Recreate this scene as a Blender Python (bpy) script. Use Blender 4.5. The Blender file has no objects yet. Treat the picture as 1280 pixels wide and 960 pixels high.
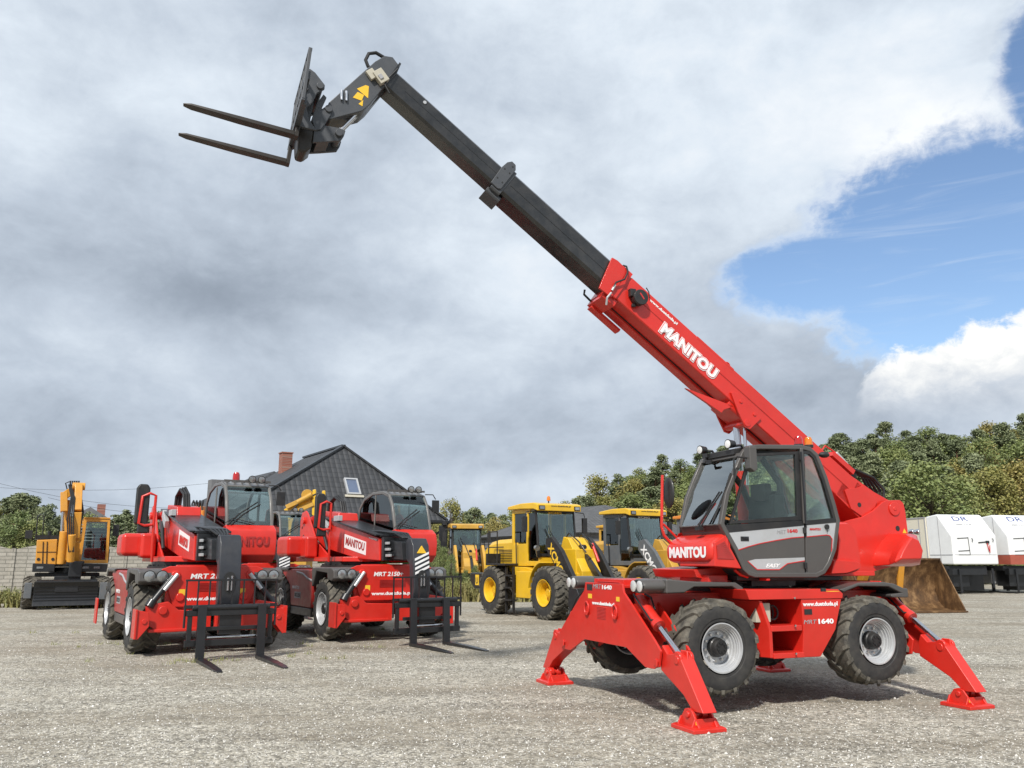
import bpy, bmesh, math, random
from mathutils import Vector, Matrix, noise
random.seed(7)
SC = bpy.context.scene
COL = SC.collection
R = math.radians
PI = math.pi

# ------------------------------------------------------------------ surveying: camera and machine frames
FPX = 1050.0
PIT = math.atan(220 / FPX)
CH = 1.6
def ray(px, py):
    a = px - 640.; b = 480. - py
    s, c = math.sin(PIT), math.cos(PIT)
    return (a, FPX * c - b * s, FPX * s + b * c)
class Frame:
    """local axes of one machine standing on the ground: x forward, y to its left, z up"""
    def __init__(s, x, y, z, deg):
        s.o = (x, y, z); s.deg = deg; a = R(deg); s.c = math.cos(a); s.s = math.sin(a)
        s.co = s.loc((0, 0, CH))
    def rl(s, d): return (d[0] * s.c + d[1] * s.s, -d[0] * s.s + d[1] * s.c, d[2])
    def loc(s, p): return s.rl((p[0] - s.o[0], p[1] - s.o[1], p[2] - s.o[2]))
    def hit(s, px, py, ax, v):
        d = s.rl(ray(px, py)); t = (v - s.co[ax]) / d[ax]
        return Vector([s.co[i] + d[i] * t for i in range(3)])
    def Y(s, y, pts): return [(h.x, h.z) for h in (s.hit(px, py, 1, y) for px, py in pts)]
    def X(s, x, pts): return [(h.y, h.z) for h in (s.hit(px, py, 0, x) for px, py in pts)]
WORLD = Frame(0, 0, 0, 0)

# ------------------------------------------------------------------ materials
MATS = {}
def newmat(name):
    m = bpy.data.materials.new(name); m.use_nodes = True
    nt = m.node_tree; b = nt.nodes['Principled BSDF']
    return m, nt, b
def sset(b, k, v):
    if k in b.inputs: b.inputs[k].default_value = v
def noisy(nt, scale, detail=4, coord='Object', vec=None, rough=.6):
    tc = nt.nodes.new('ShaderNodeTexCoord'); n = nt.nodes.new('ShaderNodeTexNoise')
    n.inputs['Scale'].default_value = scale; n.inputs['Detail'].default_value = detail
    n.inputs['Roughness'].default_value = rough
    if vec is not None:
        mp = nt.nodes.new('ShaderNodeMapping'); mp.inputs['Scale'].default_value = vec
        nt.links.new(tc.outputs[coord], mp.inputs[0]); nt.links.new(mp.outputs[0], n.inputs['Vector'])
    else: nt.links.new(tc.outputs[coord], n.inputs['Vector'])
    return n
def ramp(nt, src, stops):
    r = nt.nodes.new('ShaderNodeValToRGB')
    e = r.color_ramp.elements
    while len(e) < len(stops): e.new(.5)
    for k, (p, c) in zip(e, stops):
        k.position = p; k.color = (c[0], c[1], c[2], 1) if hasattr(c, '__len__') else (c, c, c, 1)
    nt.links.new(src, r.inputs[0]); return r
def paint(name, col, rough=.35, coat=.3, metal=0., var=.12, dust=.0, dustcol=(.30, .26, .20), bump=.0, bscale=30):
    m, nt, b = newmat(name); L = nt.links
    n = noisy(nt, 2.3, 6)
    lo = tuple(c * (1 - var) for c in col); hi = tuple(min(1, c * (1 + var)) for c in col)
    r = ramp(nt, n.outputs['Fac'], [(.3, lo), (.7, hi)])
    out = r.outputs[0]
    if dust > 0:
        n2 = noisy(nt, 5.5, 8, rough=.7); r2 = ramp(nt, n2.outputs['Fac'], [(.42, 0), (.75, dust)])
        mx = nt.nodes.new('ShaderNodeMixRGB'); mx.inputs[2].default_value = (*dustcol, 1)
        L.new(r2.outputs[0], mx.inputs[0]); L.new(out, mx.inputs[1]); out = mx.outputs[0]
    L.new(out, b.inputs['Base Color'])
    n3 = noisy(nt, 9, 5); r3 = ramp(nt, n3.outputs['Fac'], [(.3, max(.05, rough - .08)), (.75, min(1, rough + .14))])
    L.new(r3.outputs[0], b.inputs['Roughness'])
    sset(b, 'Metallic', metal); sset(b, 'Coat Weight', coat); sset(b, 'Coat Roughness', .15)
    if bump:
        bp = nt.nodes.new('ShaderNodeBump'); bp.inputs['Strength'].default_value = bump; bp.inputs['Distance'].default_value = .01
        n4 = noisy(nt, bscale, 6); L.new(n4.outputs['Fac'], bp.inputs['Height']); L.new(bp.outputs[0], b.inputs['Normal'])
    MATS[name] = m; return m
def M_(n): return MATS[n]
paint('red', (.58, .022, .013), .36, .3, var=.10, dust=.14, dustcol=(.40, .06, .035), bump=.04, bscale=3)
paint('red_faded', (.36, .022, .02), .42, .2, var=.18, dust=.25, dustcol=(.22, .07, .05))
paint('char', (.075, .070, .066), .45, .15, var=.08)
paint('black', (.012, .012, .013), .5, .1, var=.3, dust=.06)
paint('satin_black', (.011, .012, .014), .38, .2, var=.25, dust=.05, dustcol=(.10, .095, .085))
paint('head_black', (.024, .027, .034), .42, .2, var=.12, dust=.05)
paint('boom_black', (.018, .019, .020), .24, .3, var=.4, dust=.26, dustcol=(.11, .10, .088), bump=.15, bscale=9)
paint('boom_grey', (.055, .060, .068), .45, .15, var=.10, dust=.06)
paint('steel_dark', (.040, .036, .032), .42, 0, metal=.3, var=.25, dust=.2, dustcol=(.07, .04, .03))
paint('chrome', (.62, .62, .64), .16, 0, metal=1., var=.03)
paint('silver', (.50, .51, .52), .38, .1, metal=.35, var=.08, dust=.18)
paint('white', (.78, .79, .80), .4, .2, var=.03)
paint('decal_white', (.80, .80, .80), .5, 0, var=.02)
paint('decal_red', (.50, .03, .03), .5, 0, var=.02)
paint('decal_grey', (.33, .33, .34), .5, 0, var=.02)
paint('decal_yellow', (.78, .48, .03), .5, 0, var=.05)
paint('decal_black', (.02, .02, .02), .5, 0, var=.05)
paint('decal_blue', (.05, .08, .25), .5, 0, var=.05)
paint('yellow', (.70, .42, .014), .38, .25, var=.08, dust=.10)
paint('yellow_dull', (.52, .29, .035), .5, .1, var=.15, dust=.35, dustcol=(.30, .22, .12))
paint('orange', (.62, .20, .02), .5, .1, var=.12, dust=.18)
paint('excavator_yellow', (.60, .27, .025), .42, .2, var=.10, dust=.18)
paint('loader_grey', (.10, .11, .12), .45, .1, var=.1, dust=.15)
paint('hose', (.014, .014, .015), .55, 0, var=.2)
paint('seat_cloth', (.02, .024, .028), .85, 0, var=.3)
paint('hiviz', (.35, .75, .08), .8, 0, var=.15)
paint('beige_box', (.45, .42, .34), .5, 0, var=.05)
paint('lime', (.12, .55, .04), .4, .1, var=.05)
def rubber():
    m, nt, b = newmat('rubber'); L = nt.links
    n = noisy(nt, 7, 8, rough=.75); r = ramp(nt, n.outputs['Fac'], [(.35, (.018, .018, .019)), (.7, (.050, .047, .042))])
    L.new(r.outputs[0], b.inputs['Base Color']); b.inputs['Roughness'].default_value = .75
    MATS['rubber'] = m
    m, nt, b = newmat('rubber_tread'); L = nt.links
    n = noisy(nt, 9, 8, rough=.75); r = ramp(nt, n.outputs['Fac'], [(.32, (.035, .033, .030)), (.68, (.16, .145, .115))])
    L.new(r.outputs[0], b.inputs['Base Color']); b.inputs['Roughness'].default_value = .85
    bp = nt.nodes.new('ShaderNodeBump'); bp.inputs['Strength'].default_value = .5; bp.inputs['Distance'].default_value = .01
    n4 = noisy(nt, 60, 6); L.new(n4.outputs['Fac'], bp.inputs['Height']); L.new(bp.outputs[0], b.inputs['Normal'])
    MATS['rubber_tread'] = m
rubber()
def glassmat(name, tint, refl=.10, alpha_tint=1.):
    m = bpy.data.materials.new(name); m.use_nodes = True; nt = m.node_tree; nt.nodes.clear(); L = nt.links
    o = nt.nodes.new('ShaderNodeOutputMaterial'); mx = nt.nodes.new('ShaderNodeMixShader')
    t = nt.nodes.new('ShaderNodeBsdfTransparent'); t.inputs[0].default_value = (*tint, 1)
    g = nt.nodes.new('ShaderNodeBsdfGlossy'); g.inputs['Roughness'].default_value = .02; g.inputs[0].default_value = (.9, .95, .95, 1)
    lw = nt.nodes.new('ShaderNodeFresnel'); lw.inputs['IOR'].default_value = 1.5
    ad = nt.nodes.new('ShaderNodeMath'); ad.operation = 'MULTIPLY_ADD'; ad.inputs[1].default_value = 1.3 * alpha_tint; ad.inputs[2].default_value = refl; ad.use_clamp = True
    L.new(lw.outputs[0], ad.inputs[0]); L.new(ad.outputs[0], mx.inputs[0]); L.new(t.outputs[0], mx.inputs[1]); L.new(g.outputs[0], mx.inputs[2])
    L.new(mx.outputs[0], o.inputs[0]); MATS[name] = m
glassmat('glass', (.80, .90, .87), .035)
glassmat('glass_side', (.90, .95, .91), -.01, .5)
glassmat('glass_front', (.86, .94, .90), .27)
glassmat('glass_dark', (.30, .38, .36), .0)
paint('frame_grey', (.13, .125, .118), .42, .2, var=.08)
def lampmat(name, col, rough=.08):
    m, nt, b = newmat(name); b.inputs['Base Color'].default_value = (*col, 1); b.inputs['Roughness'].default_value = rough
    sset(b, 'Coat Weight', .8); sset(b, 'Transmission Weight', .35); MATS[name] = m
paint('lens_bright', (.72, .72, .70), .10, 1., metal=.2, var=.35, bump=.5, bscale=90); paint('lens', (.30, .31, .31), .12, .9, metal=.6, var=.4); lampmat('lens_amber', (.85, .25, .01)); lampmat('lens_red', (.55, .01, .01))

# ------------------------------------------------------------------ mesh builder
class MB:
    def __init__(s): s.bm = bmesh.new()
    def verts(s, pts): return [s.bm.verts.new(p) for p in pts]
    def face(s, vs, m=0):
        try: f = s.bm.faces.new(vs); f.material_index = m; return f
        except ValueError: return None
    def prism(s, pts, axis, a, b, m=0):
        """polygon extruded along an axis: 'y' pts=(x,z), 'x' pts=(y,z), 'z' pts=(x,y)"""
        def P(p, t):
            return {'y': (p[0], t, p[1]), 'x': (t, p[0], p[1]), 'z': (p[0], p[1], t)}[axis]
        A = s.verts([P(p, a) for p in pts]); B = s.verts([P(p, b) for p in pts]); n = len(pts)
        fs = [s.face(A, m), s.face(list(reversed(B)), m)]
        for i in range(n): fs.append(s.face([A[i], B[i], B[(i + 1) % n], A[(i + 1) % n]], m))
        bmesh.ops.recalc_face_normals(s.bm, faces=[f for f in fs if f])
        return s
    def ring(s, outer, inner, axis, a, b, m=0):
        def P(p, t):
            return {'y': (p[0], t, p[1]), 'x': (t, p[0], p[1]), 'z': (p[0], p[1], t)}[axis]
        n = len(outer)
        OA, OB = s.verts([P(p, a) for p in outer]), s.verts([P(p, b) for p in outer])
        IA, IB = s.verts([P(p, a) for p in inner]), s.verts([P(p, b) for p in inner])
        fs = []
        for i in range(n):
            j = (i + 1) % n
            fs += [s.face([OA[i], OA[j], IA[j], IA[i]], m), s.face([OB[i], IB[i], IB[j], OB[j]], m),
                   s.face([OA[i], OB[i], OB[j], OA[j]], m), s.face([IA[i], IA[j], IB[j], IB[i]], m)]
        bmesh.ops.recalc_face_normals(s.bm, faces=[f for f in fs if f]); return s
    def box(s, c, d, rot=None, m=0, taper=1.):
        x, y, z = d[0] / 2, d[1] / 2, d[2] / 2; pts = []
        for k, sz in enumerate((-z, z)):
            t = 1. if k == 0 else taper
            pts += [Vector((-x * t, -y * t, sz)), Vector((x * t, -y * t, sz)), Vector((x * t, y * t, sz)), Vector((-x * t, y * t, sz))]
        if rot is not None: pts = [rot @ p for p in pts]
        v = s.verts([p + Vector(c) for p in pts])
        for q in ((3, 2, 1, 0), (4, 5, 6, 7), (0, 1, 5, 4), (1, 2, 6, 5), (2, 3, 7, 6), (3, 0, 4, 7)): s.face([v[i] for i in q], m)
        return s
    def bar(s, p0, p1, w, h, m=0, up=(0, 0, 1), w1=None, h1=None):
        """rectangular bar from p0 to p1, w across, h along up"""
        p0, p1 = Vector(p0), Vector(p1); d = (p1 - p0).normalized(); u = Vector(up)
        sx = d.cross(u).normalized(); u = sx.cross(d).normalized()
        w1 = w if w1 is None else w1; h1 = h if h1 is None else h1
        v = s.verts([p0 + sx * a * w / 2 + u * b * h / 2 for a, b in ((-1, -1), (1, -1), (1, 1), (-1, 1))] +
                    [p1 + sx * a * w1 / 2 + u * b * h1 / 2 for a, b in ((-1, -1), (1, -1), (1, 1), (-1, 1))])
        fs = [s.face([v[i] for i in q], m) for q in ((3, 2, 1, 0), (4, 5, 6, 7), (0, 1, 5, 4), (1, 2, 6, 5), (2, 3, 7, 6), (3, 0, 4, 7))]
        bmesh.ops.recalc_face_normals(s.bm, faces=[f for f in fs if f]); return s
    def cyl(s, p0, p1, r0, r1=None, seg=20, m=0, cap=True):
        r1 = r0 if r1 is None else r1
        return s.rev([(0, r0), ((Vector(p1) - Vector(p0)).length, r1)], p0, Vector(p1) - Vector(p0), seg, m, cap)
    def rev(s, prof, p0, axis, seg=24, m=0, cap=True):
        """profile [(distance along axis, radius[, material])] revolved about the axis"""
        p0 = Vector(p0); a = Vector(axis).normalized()
        u = a.orthogonal().normalized(); w = a.cross(u); rings = []
        for q in prof:
            rings.append(s.verts([p0 + a * q[0] + (u * math.cos(2 * PI * k / seg) + w * math.sin(2 * PI * k / seg)) * max(q[1], 1e-4) for k in range(seg)]))
        for i in range(len(rings) - 1):
            mm = prof[i][2] if len(prof[i]) > 2 else m
            for k in range(seg):
                s.face([rings[i][k], rings[i][(k + 1) % seg], rings[i + 1][(k + 1) % seg], rings[i + 1][k]], mm)
        if cap:
            s.face(list(reversed(rings[0])), m); s.face(rings[-1], m)
        return s
    def tube(s, pts, r, seg=8, m=0, r1=None):
        pts = [Vector(p) for p in pts]; n = len(pts); prev = None; rings = []
        for i, p in enumerate(pts):
            d = (pts[min(i + 1, n - 1)] - pts[max(i - 1, 0)]).normalized()
            if prev is None: u = d.orthogonal().normalized()
            else:
                u = prev - d * prev.dot(d)
                u = u.normalized() if u.length > 1e-6 else d.orthogonal().normalized()
            prev = u; w = d.cross(u); rr = r if r1 is None else r + (r1 - r) * i / (n - 1)
            rings.append(s.verts([p + (u * math.cos(2 * PI * k / seg) + w * math.sin(2 * PI * k / seg)) * rr for k in range(seg)]))
        for i in range(n - 1):
            for k in range(seg): s.face([rings[i][k], rings[i][(k + 1) % seg], rings[i + 1][(k + 1) % seg], rings[i + 1][k]], m)
        s.face(list(reversed(rings[0])), m); s.face(rings[-1], m); return s
    def loft(s, secs, m=0, cap=True, mats=None):
        rs = [s.verts(x) for x in secs]; n = len(secs[0]); fs = []
        for i in range(len(rs) - 1):
            for k in range(n): fs.append(s.face([rs[i][k], rs[i][(k + 1) % n], rs[i + 1][(k + 1) % n], rs[i + 1][k]], m))
        if cap: fs += [s.face(list(reversed(rs[0])), m), s.face(rs[-1], m)]
        bmesh.ops.recalc_face_normals(s.bm, faces=[f for f in fs if f]); return s
    def sheet(s, rows, m=0):
        g = [s.verts(r) for r in rows]
        for i in range(len(g) - 1):
            for k in range(len(g[0]) - 1): s.face([g[i][k], g[i][k + 1], g[i + 1][k + 1], g[i + 1][k]], m)
        return s
    def sphere(s, c, r, seg=12, m=0, sc=(1, 1, 1)):
        mt = Matrix.Translation(c) @ Matrix.Diagonal((*[r * q for q in sc], 1))
        o = bmesh.ops.create_uvsphere(s.bm, u_segments=seg, v_segments=max(6, seg // 2), radius=1, matrix=mt)
        for v in o['verts']:
            for f in v.link_faces: f.material_index = m
        return s
    def build(s, name, mats, parent=None, bevel=0., ang=35, loc=None):
        me = bpy.data.meshes.new(name); s.bm.to_mesh(me); s.bm.free()
        if isinstance(mats, str): mats = [mats]
        for q in mats: me.materials.append(MATS[q])
        me.polygons.foreach_set('use_smooth', [True] * len(me.polygons))
        me.set_sharp_from_angle(angle=R(ang))
        o = bpy.data.objects.new(name, me); COL.objects.link(o)
        if parent is not None: o.parent = parent
        if loc is not None: o.location = loc
        if bevel:
            b = o.modifiers.new('Bevel', 'BEVEL'); b.width = bevel; b.segments = 2; b.limit_method = 'ANGLE'; b.angle_limit = R(35)
            b.harden_normals = True
        return o
def thing(name, label, cat, fr=None, loc=(0, 0, 0), rz=0, group=None):
    o = bpy.data.objects.new(name, None); COL.objects.link(o); o.empty_display_size = .3
    if fr is not None: o.location = fr.o; o.rotation_euler = (0, 0, R(fr.deg))
    else: o.location = loc; o.rotation_euler = (0, 0, rz)
    o['label'] = label; o['category'] = cat
    if group: o['group'] = group
    return o
def tag(o, label=None, cat=None, group=None, kind=None):
    if label: o['label'] = label
    if cat: o['category'] = cat
    if group: o['group'] = group
    if kind: o['kind'] = kind
    return o
def copy_tree(o, parent=None):
    c = o.copy(); COL.objects.link(c); c.parent = parent
    for ch in list(o.children): copy_tree(ch, c)
    return c
def text(name, body, parent, mat, origin, u, v, width, height, bold=.012, shear=0., off=.004, extra=None):
    """lettering as a thin mesh: lower left corner at origin, reading along u, v up"""
    cu = bpy.data.curves.new(name, 'FONT'); cu.body = body; cu.size = 1; cu.offset = bold; cu.shear = shear; cu.resolution_u = 3
    cu.extrude = .002
    to = bpy.data.objects.new('tmp', cu); me = bpy.data.meshes.new_from_object(to)
    bpy.data.objects.remove(to); bpy.data.curves.remove(cu)
    xs = [q.co.x for q in me.vertices]; ys = [q.co.y for q in me.vertices]
    x0, x1, y0, y1 = min(xs), max(xs), min(ys), max(ys)
    u = Vector(u).normalized(); v = Vector(v); v = (v - u * v.dot(u)).normalized(); n = u.cross(v); o = Vector(origin)
    for q in me.vertices:
        p = q.co.copy(); q.co = o + u * ((p.x - x0) / (x1 - x0) * width) + v * ((p.y - y0) / (y1 - y0) * height) + n * (off + (.001 if p.z > 0 else -.001))
    me.materials.clear(); me.materials.append(MATS[mat])
    ob = bpy.data.objects.new(name, me); COL.objects.link(ob); ob.parent = parent
    return ob

# ------------------------------------------------------------------ wheels (axle along y, outer side +y)
def wheel_meshes(Rt, w, rr, style, rimmat, dish=.0, lugn=18, hubmat='black'):
    mb = MB(); h = w / 2; lug = Rt * .055; Rb = Rt - lug
    prof = [(-h * .82, rr), (-h * .96, rr + (Rb - rr) * .2), (-h, rr + (Rb - rr) * .55), (-h * .95, Rb - .045, 1), (-h * .84, Rb - .012, 1), (-h * .4, Rb, 1), (h * .4, Rb, 1), (h * .84, Rb - .012, 1),
            (h * .95, Rb - .045), (h, rr + (Rb - rr) * .55), (h * .97, rr + (Rb - rr) * .24), (h * .93, rr + (Rb - rr) * .21), (h * .92, rr + (Rb - rr) * .08), (h * .82, rr)]
    mb.rev(prof, (0, 0, 0), (0, 1, 0), 56, 0, False)
    def P(y, r, a): return Vector((math.cos(a) * r, y, math.sin(a) * r))
    for sd in (-1, 1):
        for k in range(lugn):
            a0 = 2 * PI * (k + (.5 if sd > 0 else 0)) / lugn; rows = []
            if style == 'ag':
                sweep = 2 * PI / lugn * 1.15
                st = [(-.03, 0, .40), (.25, .30, .42), (.55, .62, .46), (.84, .90, .52), (.985, 1.0, .55)]
                wid = 2 * PI / lugn * .46
            else:
                sweep = 2 * PI / lugn * .55
                st = [(.04, 0, .62), (.3, .15, .62), (.36, .5, .66), (.66, .6, .66), (.86, .9, .68), (.99, 1., .68)]
                wid = 2 * PI / lugn * .72
            for (fy, fs, fw) in st:
                a = a0 + sweep * fs; y = sd * h * fy; top = Rt - (0.0 if fy < .8 else (Rt * .012 if fy < .95 else Rt * .075)); bot = Rb - .03 if fy < .9 else Rb - .06
                ww = wid * fw
                if fy > .95: bot = Rt * .84; y = sd * h * 1.0
                rows.append([P(y, bot, a - ww * .6), P(y, top, a - ww * .5), P(y, top, a + ww * .5), P(y, bot, a + ww * .6)])
            mb.loft(rows, 1)
    tyre = mb
    rb = MB()
    Y0 = h * .86
    rb.rev([(h * .95, rr * 1.0), (h * .985, rr * 1.02), (h * .985, rr * .97), (h * .88, rr * .94), (h * .86, rr * .90), (h * .78, rr * .885), (h * .77, rr * .85), (h * .66, rr * .84), (h * .65, rr * .79), (h * .52, rr * .775), (h * .50 - dish, rr * .73), (h * .36 - dish, rr * .70),
            (h * .33 - dish, rr * .66), (h * .34 - dish, rr * .45), (h * .34 - dish, rr * .30)], (0, 0, 0), (0, 1, 0), 48, 0, False)
    rb.rev([(-h * .95, rr * 1.0), (-h * .985, rr * 1.02), (-h * .985, rr * .97), (-h * .7, rr * .88), (-h * .1, rr * .84), (h * .2 - dish, rr * .83)], (0, 0, 0), (0, 1, 0), 40, 0, False)
    hb = MB(); yb = h * .34 - dish
    hb.rev([(yb - .02, rr * .42), (yb + .05, rr * .40), (yb + .06, rr * .36), (yb + .10, rr * .34), (yb + .115, rr * .30), (yb + .115, .01)], (0, 0, 0), (0, 1, 0), 20, 0)
    for k in range(8):
        a = 2 * PI * (k + .5) / 8; q = P(yb + .114, rr * .19, a)
        hb.cyl(q, q + Vector((0, .012, 0)), .012, seg=6)
    nb = MB()
    for k in range(10):
        a = 2 * PI * k / 10; q = P(yb, rr * .56, a)
        hb.cyl(q - Vector((0, .015, 0)), q + Vector((0, .03, 0)), .017, .014, seg=8, m=1)
    return tyre, rb, hb, nb, rimmat, hubmat
def make_wheel_proto(Rt, w, rr, style='ag', rimmat='silver', dish=0., lugn=18, hubmat='black'):
    t, r_, h_, n_, rm, hm = wheel_meshes(Rt, w, rr, style, rimmat, dish, lugn, hubmat)
    tyre = t.build('wheel', ['rubber', 'rubber_tread'], None, ang=30)
    rim = r_.build('rim', rm, tyre, ang=30); hub = h_.build('hub', [hm, 'chrome' if rimmat == 'silver' else rm], tyre); n_.bm.free()
    return tyre
PROTO_USED = {}
def add_wheel(proto, parent, loc, flip=False, rz=0., spin=0.):
    key = id(proto)
    w = proto if proto.name not in PROTO_USED else copy_tree(proto)
    PROTO_USED[proto.name] = 1
    w.parent = parent; w.location = loc; w.rotation_euler = (0, 0, (PI if flip else 0) + rz)
    if spin: w.rotation_euler = (Matrix.Rotation((PI if flip else 0) + rz, 3, 'Z') @ Matrix.Rotation(spin, 3, 'Y')).to_euler()
    return w
# ------------------------------------------------------------------ camera
cam = bpy.data.cameras.new('camera'); co = bpy.data.objects.new('camera', cam); COL.objects.link(co)
cam.sensor_width = 36; cam.lens = 36 * FPX / 1280; cam.clip_end = 3000; cam.clip_start = .05
co.location = (0, 0, CH); co.rotation_euler = (PI / 2 + PIT, 0, 0)
SC.camera = co
SC.view_settings.view_transform = 'Standard'; SC.view_settings.look = 'None'
SC.view_settings.exposure = 0.0; SC.view_settings.gamma = 1

# ------------------------------------------------------------------ light
SUN_EL, SUN_AZ = 44, 198      # azimuth clockwise from +Y (into the picture): behind the camera, to the right
sd = Vector((math.sin(R(SUN_AZ)) * math.cos(R(SUN_EL)), math.cos(R(SUN_AZ)) * math.cos(R(SUN_EL)), math.sin(R(SUN_EL))))
sl = bpy.data.lights.new('sun', 'SUN'); sl.energy = 4.8; sl.angle = R(4); sl.color = (1, .955, .89)
so = bpy.data.objects.new('sun', sl); COL.objects.link(so); so.rotation_euler = sd.to_track_quat('Z', 'Y').to_euler(); so.location = (0, 0, 40)

def build_world():
    w = bpy.data.worlds.new('World'); SC.world = w; w.use_nodes = True; nt = w.node_tree; N = nt.nodes; L = nt.links
    N.clear()
    out = N.new('ShaderNodeOutputWorld'); bg = N.new('ShaderNodeBackground')
    sky = N.new('ShaderNodeTexSky'); sky.sky_type = 'NISHITA'; sky.sun_disc = False
    sky.sun_elevation = R(SUN_EL); sky.sun_rotation = R(SUN_AZ); sky.air_density = 1.0; sky.dust_density = .6; sky.ozone_density = 2.5
    tc = N.new('ShaderNodeTexCoord'); sep = N.new('ShaderNodeSeparateXYZ'); L.new(tc.outputs['Generated'], sep.inputs[0])
    def math_(op, a, b=None, c=None, clamp=False):
        m = N.new('ShaderNodeMath'); m.operation = op; m.use_clamp = clamp
        for i, v in enumerate((a, b, c)):
            if v is None: continue
            if isinstance(v, (int, float)): m.inputs[i].default_value = v
            else: L.new(v, m.inputs[i])
        return m.outputs[0]
    def mapr(v, a, b, c=0., d=1., smooth=True):
        m = N.new('ShaderNodeMapRange'); m.interpolation_type = 'SMOOTHSTEP' if smooth else 'LINEAR'
        L.new(v, m.inputs[0]); m.inputs[1].default_value = a; m.inputs[2].default_value = b; m.inputs[3].default_value = c; m.inputs[4].default_value = d
        return m.outputs[0]
    az = math_('ARCTAN2', sep.outputs[0], sep.outputs[1])        # radians, 0 = +Y, + to the right
    el = math_('ARCSINE', sep.outputs[2])
    comb = N.new('ShaderNodeCombineXYZ'); L.new(az, comb.inputs[0]); L.new(el, comb.inputs[1])
    def nz(scale, detail, rough, vec, off=(0, 0, 0), dist=0.):
        mp = N.new('ShaderNodeMapping'); mp.inputs['Scale'].default_value = vec; mp.inputs['Location'].default_value = off
        L.new(comb.outputs[0], mp.inputs[0]); n = N.new('ShaderNodeTexNoise'); n.inputs['Scale'].default_value = scale
        n.inputs['Detail'].default_value = detail; n.inputs['Roughness'].default_value = rough; n.inputs['Distortion'].default_value = dist
        L.new(mp.outputs[0], n.inputs['Vector']); return n.outputs['Fac']
    big = nz(2.2, 6, .55, (1, 1.9, 1), (3.1, 1.7, 0), .3)
    med = nz(7, 8, .6, (1, 1.6, 1), (0, 5, 0), .25)
    fine = nz(30, 9, .66, (1, 1.25, 1), (9, 2, 0), .35)
    def blob(ca, ce, ra, re, amt=.22, amt2=.10):
        """soft ellipse in the sky, its edge broken up by the noise; 1 inside"""
        dx = math_('DIVIDE', math_('SUBTRACT', az, ca), ra); dy = math_('DIVIDE', math_('SUBTRACT', el, ce), re)
        r = math_('SQRT', math_('ADD', math_('MULTIPLY', dx, dx), math_('MULTIPLY', dy, dy)))
        r = math_('ADD', r, math_('MULTIPLY', math_('SUBTRACT', med, .5), amt * 4))
        r = math_('ADD', r, math_('MULTIPLY', math_('SUBTRACT', fine, .5), amt2 * 4))
        return r
    D = R(1)
    # open blue: right-hand side
    gaps = [mapr(blob(*g[:4], *g[5:]), 1.14, g[4] - .10, 0., 1.) for g in SKY_GAPS]
    gap = gaps[0]
    for g in gaps[1:]: gap = math_('MAXIMUM', gap, g)
    wisp = nz(5, 6, .6, (1, 9, 1), (4, 0, 0), .6)
    gap = math_('MULTIPLY', gap, mapr(wisp, .50, .80, 1., .66))
    # cumulus bank low on the right, in front of the blue
    cums = [mapr(blob(*g), 1.04, .90, 0., 1.) for g in SKY_CUMULUS]
    cum = cums[0]
    for g in cums[1:]: cum = math_('MAXIMUM', cum, g)
    # cloud brightness
    def lum_blob(ca, ce, ra, re):
        dx = math_('DIVIDE', math_('SUBTRACT', az, ca), ra); dy = math_('DIVIDE', math_('SUBTRACT', el, ce), re)
        d2 = math_('ADD', math_('MULTIPLY', dx, dx), math_('MULTIPLY', dy, dy))
        return math_('POWER', 2.718, math_('MULTIPLY', d2, -1.))
    lum = math_('ADD', .665, math_('MULTIPLY', math_('SUBTRACT', big, .5), 1.0))
    lum = math_('ADD', lum, math_('MULTIPLY', math_('SUBTRACT', med, .5), .60))
    lum = math_('ADD', lum, math_('MULTIPLY', math_('SUBTRACT', fine, .5), .17))
    for (ca, ce, ra, re, am) in SKY_LUM:
        lum = math_('ADD', lum, math_('MULTIPLY', lum_blob(ca, ce, ra, re), am))
    # cloud edges next to the blue catch the sun
    edge = math_('MULTIPLY', mapr(gap, 0.02, .5), .22); lum = math_('ADD', lum, edge)
    lum = math_('MINIMUM', math_('MAXIMUM', lum, .12), 1.15)
    cr = N.new('ShaderNodeValToRGB'); L.new(math_('DIVIDE', lum, 1.2), cr.inputs[0])
    e = cr.color_ramp.elements
    st = [(0, (.235, .28, .345)), (.28, (.37, .43, .515)), (.5, (.55, .625, .725)), (.72, (.76, .84, .93)), (1, (1.02, 1.04, 1.06))]
    while len(e) < len(st): e.new(.5)
    for k, (p, c) in zip(e, st): k.position = p; k.color = (*c, 1)
    # cumulus shading: lit from upper right/behind, grey base
    cd = math_('ADD', mapr(el, R(7.5), R(14.5), .25, 1.30), math_('MULTIPLY', math_('SUBTRACT', med, .5), 1.0))
    cd = math_('ADD', cd, math_('MULTIPLY', math_('SUBTRACT', fine, .5), .8))
    cc = N.new('ShaderNodeValToRGB'); L.new(cd, cc.inputs[0]); e = cc.color_ramp.elements
    st = [(.2, (.42, .48, .57)), (.6, (.66, .71, .78)), (1, (1.05, 1.05, 1.03))]
    while len(e) < len(st): e.new(.5)
    for k, (p, c) in zip(e, st): k.position = p; k.color = (*c, 1)
    # clear-sky part comes from the Nishita sky, the clouds are given in the same units
    skys = N.new('ShaderNodeVectorMath'); skys.operation = 'SCALE'; skys.inputs[3].default_value = SKY_STR; L.new(sky.outputs[0], skys.inputs[0])
    m1 = N.new('ShaderNodeMixRGB'); L.new(gap, m1.inputs[0]); L.new(cr.outputs[0], m1.inputs[1]); L.new(skys.outputs[0], m1.inputs[2])
    cum = math_('MULTIPLY', cum, mapr(el, R(7.0), R(11.0), 0., 1.))
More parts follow.
